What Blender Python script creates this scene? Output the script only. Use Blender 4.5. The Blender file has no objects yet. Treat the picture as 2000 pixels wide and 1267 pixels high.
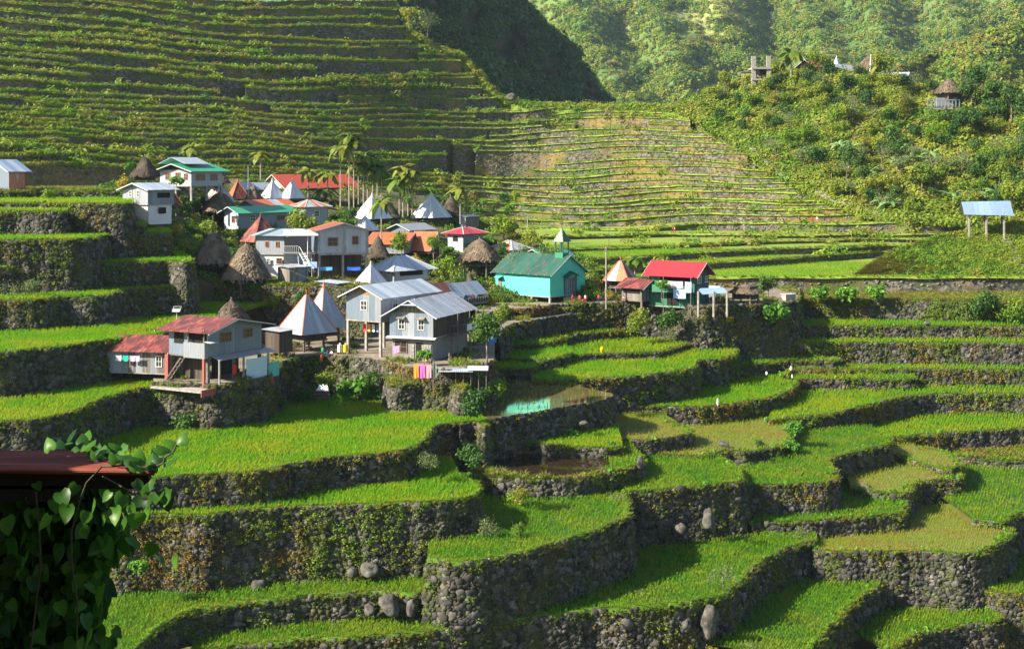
import bpy, math, random
import numpy as np
from mathutils import Vector, Matrix, geometry
random.seed(7); RNG = np.random.default_rng(7)
SC = bpy.context.scene; COL = SC.collection
# ---------------------------------------------------------------- camera, light, exposure
CAMZ, F, YH = 50.0, 2747.0, 330.0
cam_d = bpy.data.cameras.new('camera'); cam = bpy.data.objects.new('camera', cam_d); COL.objects.link(cam)
cam.location = (0, 0, CAMZ); cam.rotation_euler = (math.radians(90), 0, 0)
cam_d.sensor_width = 36; cam_d.lens = 36 * F / 2000; cam_d.shift_y = -(633.5 - YH) / 2000
cam_d.clip_start = 0.5; cam_d.clip_end = 6000
SC.camera = cam
SUN_AZ = math.atan2(-0.38, -0.925); SUN_EL = math.radians(34)     # direction towards the sun
w = bpy.data.worlds.new('World'); SC.world = w; w.use_nodes = True
nt = w.node_tree; bg = nt.nodes['Background']; sky = nt.nodes.new('ShaderNodeTexSky')
sky.sky_type = 'NISHITA'; sky.sun_disc = False; sky.sun_elevation = SUN_EL
sky.sun_rotation = math.pi / 2 - SUN_AZ; sky.air_density = 1.0; sky.dust_density = 1.0
nt.links.new(sky.outputs[0], bg.inputs[0]); bg.inputs[1].default_value = 0.065
sd = bpy.data.lights.new('sun', 'SUN'); sun = bpy.data.objects.new('sun', sd); COL.objects.link(sun)
sd.energy = 5.0; sd.angle = math.radians(0.5); sd.color = (1.0, 0.88, 0.70)
sdir = Vector((math.cos(SUN_AZ) * math.cos(SUN_EL), math.sin(SUN_AZ) * math.cos(SUN_EL), math.sin(SUN_EL)))
sun.rotation_euler = sdir.to_track_quat('Z', 'Y').to_euler(); sun.location = (0, 0, 200)
SC.view_settings.view_transform = 'Standard'; SC.view_settings.look = 'None'
SC.view_settings.exposure = 1.6; SC.view_settings.gamma = 1; SC.view_settings.use_curve_mapping = False
SC.cycles.max_bounces = 5; SC.cycles.transparent_max_bounces = 6; SC.cycles.diffuse_bounces = 3
SC.cycles.glossy_bounces = 2; SC.cycles.transmission_bounces = 3; SC.cycles.use_denoising = True

def P(px, py, D): return Vector(((px - 1000) * D / F, D, CAMZ - (py - YH) * D / F))
def PH(px, py, h): return P(px, py, h * F / (py - YH))

# ---------------------------------------------------------------- materials
def lin(c): return tuple(((v / 255) / 12.92 if v / 255 <= 0.04045 else ((v / 255 + 0.055) / 1.055) ** 2.4) for v in c)
class NT:
    def __init__(s, name):
        s.m = bpy.data.materials.new(name); s.m.use_nodes = True; s.t = s.m.node_tree
        s.b = s.t.nodes['Principled BSDF']; s.out = s.t.nodes['Material Output']
    def n(s, kind, **kw):
        nd = s.t.nodes.new('ShaderNode' + kind)
        for k, v in kw.items():
            if k in nd.inputs: nd.inputs[k].default_value = v
            else: setattr(nd, k, v)
        return nd
    def l(s, a, b): s.t.links.new(a, b)
    def noise(s, scale, detail=4, co=None, rough=0.6):
        nd = s.n('TexNoise'); nd.inputs['Scale'].default_value = scale; nd.inputs['Detail'].default_value = detail
        nd.inputs['Roughness'].default_value = rough
        s.l(co if co is not None else s.pos(), nd.inputs['Vector']); return nd.outputs['Fac']
    def pos(s):
        if not hasattr(s, '_p'): s._p = s.n('NewGeometry').outputs['Position']
        return s._p
    def obj(s):
        if not hasattr(s, '_o'): s._o = s.n('TexCoord').outputs['Object']
        return s._o
    def scaled(s, co, v):
        m = s.n('Mapping'); m.inputs['Scale'].default_value = v; s.l(co, m.inputs['Vector']); return m.outputs[0]
    def ramp(s, fac, stops):
        r = s.n('ValToRGB'); e = r.color_ramp.elements
        while len(e) < len(stops): e.new(0.5)
        for i, (p, c) in enumerate(stops):
            e[i].position = p; e[i].color = (*c, 1) if len(c) == 3 else c
        s.l(fac, r.inputs[0]); return r.outputs[0]
    def mix(s, fac, a, b, mode='MIX'):
        m = s.n('Mix', data_type='RGBA', blend_type=mode)
        if hasattr(fac, 'links') or hasattr(fac, 'is_output'): s.l(fac, m.inputs[0])
        else: m.inputs[0].default_value = fac
        for v, i in ((a, 6), (b, 7)):
            if hasattr(v, 'is_output'): s.l(v, m.inputs[i])
            else: m.inputs[i].default_value = (*v, 1)
        return m.outputs[2]
    def rand(s): return s.n('ObjectInfo').outputs['Random']
    def bump(s, h, strength=0.5, dist=0.05):
        b = s.n('Bump'); b.inputs['Strength'].default_value = strength; b.inputs['Distance'].default_value = dist
        s.l(h, b.inputs['Height']); s.l(b.outputs[0], s.b.inputs['Normal']); return b
    def base(s, c, rough=0.9, spec=0.3, metal=0):
        if hasattr(c, 'is_output'): s.l(c, s.b.inputs['Base Color'])
        else: s.b.inputs['Base Color'].default_value = (*c, 1)
        s.b.inputs['Roughness'].default_value = rough; s.b.inputs['Specular IOR Level'].default_value = spec
        s.b.inputs['Metallic'].default_value = metal; return s
def mat_noise(name, stops, scale=1.0, rough=0.9, bump=0.0, bscale=8.0, spec=0.25, stretch=None, co='pos', dist=0.05, detail=5, metal=0):
    m = NT(name); c0 = m.pos() if co == 'pos' else m.obj()
    c = m.scaled(c0, stretch) if stretch else c0
    m.base(m.ramp(m.noise(scale, detail, c), stops), rough, spec, metal)
    if bump: m.bump(m.noise(bscale, 4, c), bump, dist)
    return m.m
def mat_leaf(name, c1, c2, c3=None, trans=0.35, var=0.5, rough=0.55, nscale=0.15):
    """foliage: colour varies per object / instance and with a broad noise; part of the light passes through"""
    m = NT(name)
    a = m.mix(m.rand(), c1, c2)
    if c3 is not None:
        f = m.ramp(m.noise(nscale, 3), [(0.42, (0, 0, 0)), (0.62, (1, 1, 1))])
        a = m.mix(f, a, c3)
    m.base(a, rough, 0.25)
    tr = m.n('BsdfTranslucent'); m.l(a, tr.inputs[0])
    mx = m.n('MixShader'); mx.inputs[0].default_value = trans
    m.l(m.b.outputs[0], mx.inputs[1]); m.l(tr.outputs[0], mx.inputs[2]); m.l(mx.outputs[0], m.out.inputs[0])
    return m.m
M = {}
M['rice'] = mat_leaf('rice_bright', (0.12, 0.33, 0.005), (0.18, 0.40, 0.008), (0.29, 0.39, 0.014), trans=0.5, nscale=0.16)
M['rice_shade'] = mat_leaf('rice_shade_tint', (0.085, 0.26, 0.006), (0.135, 0.33, 0.009), (0.22, 0.34, 0.014), trans=0.45, nscale=0.22)  # darker copy of the rice: broad shade on lower fields put into colour
M['rice_gold'] = mat_leaf('rice_gold', (0.17, 0.30, 0.015), (0.26, 0.32, 0.02), (0.28, 0.25, 0.03), trans=0.42, nscale=0.2)
M['grass'] = mat_leaf('bank_grass', (0.12, 0.25, 0.012), (0.22, 0.32, 0.02), (0.27, 0.27, 0.04), trans=0.42, nscale=0.1)
M['grass_dry'] = mat_leaf('bank_grass_dry', (0.16, 0.17, 0.03), (0.20, 0.15, 0.04), (0.17, 0.22, 0.03), trans=0.35, nscale=0.06)
M['moss'] = mat_leaf('wall_fern', (0.08, 0.17, 0.015), (0.17, 0.24, 0.02), (0.20, 0.14, 0.03), trans=0.3, nscale=0.12)
M['leaf'] = mat_leaf('leaf_mid', (0.07, 0.17, 0.016), (0.15, 0.27, 0.02), (0.26, 0.30, 0.035), trans=0.38, nscale=0.05)
M['leaf_dark'] = mat_leaf('leaf_dark', (0.028, 0.085, 0.016), (0.065, 0.14, 0.02), trans=0.28)
M['leaf_grey'] = mat_leaf('leaf_greyish', (0.12, 0.17, 0.06), (0.17, 0.22, 0.08), trans=0.3)
M['leaf_yellow'] = mat_leaf('leaf_yellow', (0.28, 0.26, 0.02), (0.40, 0.30, 0.03), trans=0.3)
M['leaf_broad'] = mat_leaf('leaf_broad', (0.06, 0.19, 0.018), (0.13, 0.28, 0.03), trans=0.35)
M['leaf_red'] = mat_leaf('leaf_red', (0.30, 0.04, 0.02), (0.35, 0.10, 0.03), trans=0.2)
M['frond'] = mat_leaf('palm_frond', (0.05, 0.12, 0.012), (0.11, 0.19, 0.02), (0.20, 0.22, 0.03), trans=0.3)
M['banana'] = mat_leaf('banana_leaf', (0.15, 0.30, 0.08), (0.24, 0.36, 0.15), trans=0.35)
M['bark'] = mat_noise('bark', [(0.3, (0.09, 0.07, 0.05)), (0.7, (0.22, 0.19, 0.15))], 3, stretch=(1, 1, 0.3))
M['palm_bark'] = mat_noise('palm_bark', [(0.3, (0.20, 0.17, 0.13)), (0.7, (0.38, 0.34, 0.28))], 2, stretch=(0.2, 0.2, 3))
def stone_mat(name, dark, light, moss):
    m = NT(name); r = m.rand()
    a = m.ramp(r, [(0.0, dark), (0.45, tuple((d + l) / 2 for d, l in zip(dark, light))), (0.8, light), (1.0, tuple(min(0.6, v * 1.35) for v in light))])
    n = m.noise(3.0, 5)
    a = m.mix(m.ramp(n, [(0.35, (0.0, 0, 0)), (0.7, (0.55, 0.55, 0.55))]), a, tuple(v * 0.45 for v in dark))
    f = m.ramp(m.noise(0.5, 4), [(0.52, (0, 0, 0)), (0.66, (0.7, 0.7, 0.7))])
    m.base(m.mix(f, a, moss), 0.88, 0.3); m.bump(m.noise(14, 4), 0.5, 0.03); return m.m
M['stone'] = stone_mat('dry_stone', (0.022, 0.021, 0.019), (0.105, 0.10, 0.093), (0.042, 0.052, 0.016))
def fill_mat():
    """joined small stones: tone changes from stone to stone through a cell pattern at stone size"""
    m = NT('dry_stone_small'); v = m.n('TexVoronoi'); v.inputs['Scale'].default_value = 2.2; m.l(m.pos(), v.inputs['Vector'])
    sx = m.n('SeparateColor'); m.l(v.outputs['Color'], sx.inputs[0])
    a = m.ramp(sx.outputs[0], [(0, (0.016, 0.015, 0.013)), (0.5, (0.042, 0.040, 0.036)), (0.85, (0.09, 0.086, 0.078)), (1, (0.17, 0.165, 0.15))])
    f = m.ramp(m.noise(0.35, 4), [(0.44, (0, 0, 0)), (0.60, (0.85, 0.85, 0.85))])
    a = m.mix(f, a, (0.05, 0.065, 0.016))
    f2 = m.ramp(m.noise(0.22, 4, m.scaled(m.pos(), (1, 1, 1.6))), [(0.56, (0, 0, 0)), (0.66, (0.55, 0.55, 0.55))])
    a = m.mix(f2, a, (0.12, 0.075, 0.02))
    m.base(a, 0.9, 0.25); m.bump(m.noise(9, 4), 0.5, 0.04); return m.m
M['stone_fill'] = fill_mat()
def core_mat():
    m = NT('wall_core'); v = m.n('TexVoronoi', feature='DISTANCE_TO_EDGE'); v.inputs['Scale'].default_value = 2.4
    co = m.scaled(m.pos(), (1, 1, 1.35)); m.l(co, v.inputs['Vector'])
    v2 = m.n('TexVoronoi'); v2.inputs['Scale'].default_value = 2.4; m.l(co, v2.inputs['Vector'])
    sx = m.n('SeparateColor'); m.l(v2.outputs['Color'], sx.inputs[0])
    a = m.ramp(sx.outputs[0], [(0, (0.055, 0.052, 0.045)), (0.6, (0.13, 0.125, 0.11)), (1, (0.26, 0.25, 0.23))])
    e = m.ramp(v.outputs['Distance'], [(0.0, (0, 0, 0)), (0.09, (1, 1, 1))])
    a = m.mix(e, (0.025, 0.023, 0.018), a)
    f = m.ramp(m.noise(0.16, 5), [(0.40, (0, 0, 0)), (0.58, (0.85, 0.85, 0.85))])
    a = m.mix(f, a, (0.10, 0.125, 0.03))
    f = m.ramp(m.noise(0.11, 5, m.scaled(m.pos(), (1, 1, 1.5))), [(0.52, (0, 0, 0)), (0.64, (0.7, 0.7, 0.7))])
    a = m.mix(f, a, (0.19, 0.13, 0.035))
    m.base(a, 0.95, 0.15); m.bump(e, 0.8, 0.12); return m.m
M['core'] = core_mat()
def hill_core():
    m = NT('hillside_wall'); v = m.n('TexVoronoi'); v.inputs['Scale'].default_value = 1.6; co = m.scaled(m.pos(), (1, 1, 1.5)); m.l(co, v.inputs['Vector'])
    sx = m.n('SeparateColor'); m.l(v.outputs['Color'], sx.inputs[0])
    a = m.ramp(sx.outputs[0], [(0, (0.045, 0.042, 0.036)), (0.6, (0.10, 0.095, 0.08)), (1, (0.20, 0.19, 0.165))])
    f = m.ramp(m.noise(0.09, 6), [(0.46, (0, 0, 0)), (0.62, (0.8, 0.8, 0.8))]); a = m.mix(f, a, (0.22, 0.16, 0.045))
    f = m.ramp(m.noise(0.07, 5, m.scaled(m.pos(), (1, 1, 2))), [(0.50, (0, 0, 0)), (0.62, (0.85, 0.85, 0.85))]); a = m.mix(f, a, (0.08, 0.115, 0.022))
    m.base(a, 0.95, 0.15); m.bump(m.noise(3, 5), 0.9, 0.15); return m.m
M['field'] = mat_noise('paddy_soil', [(0.3, (0.035, 0.045, 0.012)), (0.7, (0.055, 0.085, 0.015))], 0.6, rough=0.4, bump=0.3)
M['hill_core'] = hill_core(); M['hill_stone'] = mat_noise('hillside_stone', [(.35, (.07, .066, .058)), (.5, (.13, .12, .105)), (.65, (.24, .225, .20))], 1.3, bump=.4)
M['field_far'] = mat_noise('paddy_green', [(0.3, (0.10, 0.24, 0.012)), (0.7, (0.15, 0.30, 0.018))], 0.12, rough=0.85, bump=0.6, bscale=3)
M['mud'] = mat_noise('paddy_mud', [(0.3, (0.14, 0.11, 0.035)), (0.7, (0.13, 0.17, 0.03))], 0.4, rough=0.45, bump=0.2, spec=0.5)
M['earth'] = mat_noise('trodden_earth', [(0.3, (0.11, 0.095, 0.07)), (0.7, (0.24, 0.21, 0.165))], 0.5, rough=0.95, bump=0.5, bscale=4)
M['slope'] = mat_noise('green_slope', [(0.25, (0.035, 0.055, 0.015)), (0.5, (0.085, 0.10, 0.025)), (0.75, (0.17, 0.14, 0.07))], 0.16, rough=0.95, bump=0.8, bscale=1.5, dist=0.3)
M['ledge'] = mat_noise('ledge_grass', [(0.3, (0.11, 0.19, 0.02)), (0.55, (0.17, 0.24, 0.03)), (0.75, (0.22, 0.20, 0.05))], 0.07, rough=0.95, bump=0.6, bscale=2)
M['lip'] = mat_noise('bank_lip', [(0.3, (0.08, 0.14, 0.012)), (0.5, (0.15, 0.24, 0.02)), (0.72, (0.24, 0.22, 0.05))], 0.22, rough=0.95, bump=0.6, bscale=3)
M['yard'] = mat_noise('village_slope_soil', [(0.25, (0.03, 0.035, 0.015)), (0.5, (0.075, 0.07, 0.035)), (0.75, (0.15, 0.12, 0.08))], 0.2, rough=0.95, bump=0.8, bscale=2, dist=0.3)
M['turf'] = mat_noise('turf_lip', [(0.3, (0.05, 0.12, 0.010)), (0.6, (0.09, 0.19, 0.012)), (0.8, (0.15, 0.20, 0.02))], 0.8, rough=0.95, bump=1.0, bscale=18, dist=0.08)
M['mound'] = mat_noise('mound_bracken', [(0.3, (0.13, 0.085, 0.028)), (0.6, (0.19, 0.135, 0.045)), (0.8, (0.12, 0.15, 0.03))], 0.3, rough=0.95, bump=0.8, bscale=5, dist=0.15)
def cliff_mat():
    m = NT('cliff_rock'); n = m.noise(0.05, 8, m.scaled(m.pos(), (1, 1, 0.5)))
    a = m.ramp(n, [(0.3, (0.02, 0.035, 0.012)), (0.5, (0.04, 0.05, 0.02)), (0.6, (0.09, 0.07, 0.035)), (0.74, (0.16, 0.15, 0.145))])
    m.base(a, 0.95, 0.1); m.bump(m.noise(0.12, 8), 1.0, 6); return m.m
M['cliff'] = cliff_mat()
def far_mat():
    m = NT('far_mountain_ground')
    a = m.ramp(m.noise(0.006, 6), [(0.35, (0.06, 0.12, 0.035)), (0.55, (0.12, 0.18, 0.05)), (0.70, (0.22, 0.24, 0.09))])
    m.base(a, 0.95, 0.1); m.bump(m.noise(0.06, 6), 1.0, 5); return m.m
M['far'] = far_mat()
def water_mat(name, c, rough=0.04):
    m = NT(name); m.base(c, rough, 0.6); m.bump(m.noise(1.6, 3, m.scaled(m.pos(), (1, 2.5, 1))), 0.05, 0.03); return m.m
M['water'] = water_mat('paddy_water', (0.10, 0.09, 0.032), 0.02); M['pond'] = water_mat('pond_water', (0.024, 0.016, 0.009), 0.02)

# ---------------------------------------------------------------- object helpers
def tag(o, label=None, cat=None, group=None, kind=None):
    if label: o['label'] = label
    if cat: o['category'] = cat
    if group: o['group'] = group
    if kind: o['kind'] = kind
    return o
def mesh(name, V, Fc, m=None, smooth=False):
    me = bpy.data.meshes.new(name)
    if isinstance(V, np.ndarray): V = V.tolist()
    me.from_pydata([tuple(v) for v in V], [], Fc)
    if m is not None:
        for q in (m if isinstance(m, (list, tuple)) else [m]): me.materials.append(q)
    if smooth: me.polygons.foreach_set('use_smooth', [True] * len(me.polygons))
    return me
def fast_mesh(name, V, Q, m, smooth=False):
    """numpy verts (n,3), faces (k,3 or 4)"""
    me = bpy.data.meshes.new(name); k = Q.shape[1]
    me.vertices.add(len(V)); me.vertices.foreach_set('co', np.ascontiguousarray(V, dtype=np.float32).ravel())
    me.loops.add(Q.size); me.loops.foreach_set('vertex_index', np.ascontiguousarray(Q, dtype=np.int32).ravel())
    me.polygons.add(len(Q)); me.polygons.foreach_set('loop_start', np.arange(0, Q.size, k, dtype=np.int32))
    if smooth: me.polygons.foreach_set('use_smooth', np.ones(len(Q), dtype=bool))
    me.update(calc_edges=True); me.materials.append(m); return me
def link(name, me, parent=None, loc=None):
    o = bpy.data.objects.new(name, me); COL.objects.link(o)
    if loc is not None: o.location = loc
    if parent is not None: o.parent = parent
    return o
def empty(name, loc, rz=0, label=None, cat=None, group=None):
    o = bpy.data.objects.new(name, None); COL.objects.link(o); o.location = loc; o.rotation_euler = (0, 0, rz)
    o.empty_display_size = 0.5
    return tag(o, label, cat, group)
def copy_tree(o, parent=None):
    c = o.copy(); COL.objects.link(c); c.parent = parent
    for ch in list(o.children): copy_tree(ch, c)
    return c
class MB:
    """collects boxes, bars, prisms into one mesh"""
    def __init__(s): s.v = []; s.f = []; s.mi = []
    def quad(s, pts, mi=0):
        n = len(s.v); s.v += [tuple(p) for p in pts]; s.f.append(tuple(range(n, n + len(pts)))); s.mi.append(mi); return s
    def box(s, x0, x1, y0, y1, z0, z1, mi=0, R=None):
        n = len(s.v); c = [(x, y, z) for z in (z0, z1) for x, y in ((x0, y0), (x1, y0), (x1, y1), (x0, y1))]
        if R is not None: c = [tuple(R @ Vector(p)) for p in c]
        s.v += c
        for q in ((3, 2, 1, 0), (4, 5, 6, 7), (0, 1, 5, 4), (1, 2, 6, 5), (2, 3, 7, 6), (3, 0, 4, 7)):
            s.f.append(tuple(n + i for i in q)); s.mi.append(mi)
        return s
    def slab(s, pts, t, mi=0):
        """planar polygon pts (top, CCW from outside) with thickness t along its normal downwards"""
        pts = [Vector(p) for p in pts]; nrm = (pts[1] - pts[0]).cross(pts[2] - pts[0]).normalized()
        n = len(s.v); k = len(pts); s.v += [tuple(p) for p in pts] + [tuple(p - nrm * t) for p in pts]
        s.f.append(tuple(range(n, n + k))); s.f.append(tuple(range(n + 2 * k - 1, n + k - 1, -1))); s.mi += [mi, mi]
        for i in range(k):
            j = (i + 1) % k; s.f.append((n + i, n + k + i, n + k + j, n + j)); s.mi.append(mi)
        return s
    def bar(s, a, b, r, n=6, r2=None, mi=0):
        a = Vector(a); b = Vector(b); d = (b - a); r2 = r if r2 is None else r2
        u = d.orthogonal().normalized(); v = d.cross(u).normalized(); k = len(s.v)
        for p, rr in ((a, r), (b, r2)):
            for i in range(n):
                t = 2 * math.pi * i / n; s.v.append(tuple(p + u * math.cos(t) * rr + v * math.sin(t) * rr))
        for i in range(n):
            j = (i + 1) % n; s.f.append((k + i, k + j, k + n + j, k + n + i)); s.mi.append(mi)
        s.f.append(tuple(k + n + i for i in range(n))); s.f.append(tuple(k + n - 1 - i for i in range(n))); s.mi += [mi, mi]
        return s
    def mesh(s, name, m, smooth=False):
        me = mesh(name, s.v, s.f, m, smooth)
        if isinstance(m, (list, tuple)): me.polygons.foreach_set('material_index', s.mi)
        return me
    def build(s, name, m, parent=None, loc=None, smooth=False): return link(name, s.mesh(name, m, smooth), parent, loc)
def scatter(name, pts, sc, templates, m_idx=None, label=None, rz=None, parent=None, tilt=0.0, zs=None):
    """one 'stuff' object: points carrying instances of the template meshes"""
    pts = np.asarray(pts, dtype=np.float32); n = len(pts)
    if n == 0: return None
    me = bpy.data.meshes.new(name); me.vertices.add(n); me.vertices.foreach_set('co', pts.ravel())
    s = np.empty((n, 3), dtype=np.float32); s[:] = np.asarray(sc, dtype=np.float32).reshape(-1, 1)
    if zs is not None: s[:, 2] *= zs
    a = me.attributes.new('sc', 'FLOAT_VECTOR', 'POINT'); a.data.foreach_set('vector', s.ravel())
    r = np.zeros((n, 3), dtype=np.float32); r[:, 2] = RNG.uniform(0, 6.283, n) if rz is None else rz
    if tilt: r[:, 0] = RNG.normal(0, tilt, n); r[:, 1] = RNG.normal(0, tilt, n)
    a = me.attributes.new('rt', 'FLOAT_VECTOR', 'POINT'); a.data.foreach_set('vector', r.ravel())
    k = RNG.integers(0, len(templates), n) if m_idx is None else m_idx
    a = me.attributes.new('k', 'INT', 'POINT'); a.data.foreach_set('value', np.asarray(k, dtype=np.int32))
    g = bpy.data.node_groups.new(name, 'GeometryNodeTree')
    g.interface.new_socket('Geometry', in_out='INPUT', socket_type='NodeSocketGeometry')
    g.interface.new_socket('Geometry', in_out='OUTPUT', socket_type='NodeSocketGeometry')
    gi = g.nodes.new('NodeGroupInput'); go = g.nodes.new('NodeGroupOutput'); jn = g.nodes.new('GeometryNodeJoinGeometry')
    def attr(nm, ty):
        q = g.nodes.new('GeometryNodeInputNamedAttribute'); q.data_type = ty; q.inputs[0].default_value = nm
        return [o for o in q.outputs if o.enabled][0]
    asc, art, ak = attr('sc', 'FLOAT_VECTOR'), attr('rt', 'FLOAT_VECTOR'), attr('k', 'INT')
    for i, t in enumerate(templates):
        oi = g.nodes.new('GeometryNodeObjectInfo'); oi.inputs['Object'].default_value = t
        cp = g.nodes.new('FunctionNodeCompare'); cp.data_type = 'INT'; cp.operation = 'EQUAL'
        ins = [x for x in cp.inputs if x.enabled]; g.links.new(ak, ins[0]); ins[1].default_value = i
        ip = g.nodes.new('GeometryNodeInstanceOnPoints')
        g.links.new(gi.outputs[0], ip.inputs['Points']); g.links.new(cp.outputs[0], ip.inputs['Selection'])
        g.links.new(oi.outputs['Geometry'], ip.inputs['Instance']); g.links.new(art, ip.inputs['Rotation']); g.links.new(asc, ip.inputs['Scale'])
        g.links.new(ip.outputs[0], jn.inputs[0])
    g.links.new(jn.outputs[0], go.inputs[0])
    o = link(name, me, parent); md = o.modifiers.new('scatter', 'NODES'); md.node_group = g
    tag(o, label, None, None, 'stuff'); return o
# ---- template meshes (never linked on their own)
def tmpl(name, me): return bpy.data.objects.new(name, me)
def blades(name, n, h, spread, wid, m, droop=0.35, seed=0):
    r = random.Random(seed); V = []; Fc = []
    for i in range(n):
        a = r.uniform(0, 6.283); d = Vector((math.cos(a), math.sin(a), 0)); s = Vector((-d.y, d.x, 0)) * wid * 0.5
        p0 = d * r.uniform(0, spread * 0.35); hh = h * r.uniform(0.7, 1.1); o = r.uniform(0.2, 1) * spread
        p1 = p0 + d * o * 0.35 + Vector((0, 0, hh * 0.6)); p2 = p0 + d * (o + droop * hh * 0.5) + Vector((0, 0, hh * r.uniform(0.85, 1.0)))
        k = len(V); V += [p0 - s, p0 + s, p1 + s * 0.8, p1 - s * 0.8, p2]
        Fc += [(k, k + 1, k + 2, k + 3), (k + 3, k + 2, k + 4)]
    return tmpl(name, mesh(name, V, Fc, m))
def leafball(name, n, R, ls, m, flat=0.8, seed=0, hollow=0.45, aspect=0.55, shape=None):
    r = np.random.default_rng(seed); d = r.normal(size=(n, 3)); d /= np.linalg.norm(d, axis=1)[:, None]
    rad = R * (hollow + (1 - hollow) * r.random(n) ** 0.6)
    lump = 1 + 0.28 * np.sin(d[:, 0] * 4 + seed) * np.cos(d[:, 1] * 3.7 + seed * 2) + 0.18 * np.sin(d[:, 2] * 6 + d[:, 0] * 5)
    c = d * (rad * lump)[:, None]; c[:, 2] *= flat
    nn = d + r.normal(0, 0.55, (n, 3)); nn[:, 2] += 0.35; nn /= np.linalg.norm(nn, axis=1)[:, None]
    u = np.cross(nn, r.normal(size=(n, 3))); u /= np.linalg.norm(u, axis=1)[:, None]; v = np.cross(nn, u)
    s = (ls * r.uniform(0.6, 1.3, n))[:, None]
    V = np.stack([c - u * s, c - v * s * aspect, c + u * s, c + v * s * aspect], 1).reshape(-1, 3)
    Q = np.arange(4 * n).reshape(n, 4); return fast_mesh(name, V, Q, m)
def lb(name, *a, **k): return tmpl(name, leafball(name, *a, **k))
T_RICE = [blades('rice_tuft', 10, 0.42, 0.12, 0.030, M['rice'], seed=i) for i in range(3)]
T_RICED = [blades('rice_tuft', 10, 0.44, 0.12, 0.030, M['rice_shade'], seed=5 + i) for i in range(3)]
T_RICEG = [blades('rice_seedling', 6, 0.38, 0.10, 0.03, M['rice_gold'], seed=9 + i) for i in range(3)]
T_GRASS = [blades('grass_tuft', 14, 0.30, 0.30, 0.05, M['grass'], droop=0.9, seed=20 + i) for i in range(3)]
T_DRY = [blades('dry_tuft', 14, 0.45, 0.35, 0.06, M['grass_dry'], droop=0.8, seed=30 + i) for i in range(2)]
T_MOSS = [lb('wall_fern', 26, 0.30, 0.10, M['moss'], flat=0.8, seed=40 + i) for i in range(3)]
T_SHRUB = [lb('shrub', 90, 0.8, 0.17, M['leaf'], flat=0.75, seed=50 + i) for i in range(3)] + [lb('shrub', 90, 0.8, 0.17, M['grass'], flat=0.7, seed=57)]
T_HILL = [lb('hill_shrub', 90, 1.0, 0.2, M[k], flat=0.7, seed=150 + i) for i, k in enumerate(('grass', 'leaf', 'grass_dry', 'leaf'))]
T_GREY = [lb('grey_shrub', 170, 1.2, 0.11, M['leaf_grey'], flat=0.6, seed=60 + i) for i in range(2)]
T_VILL = [lb('garden_shrub', 100, 0.8, 0.15, M[k], flat=0.8, seed=52 + i) for i, k in enumerate(('leaf_dark', 'leaf', 'leaf_dark', 'moss'))]
T_TARO = [lb('leafy_plant', 16, 0.32, 0.17, M['leaf_broad'], flat=0.7, seed=70 + i, aspect=0.7) for i in range(2)]
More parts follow.
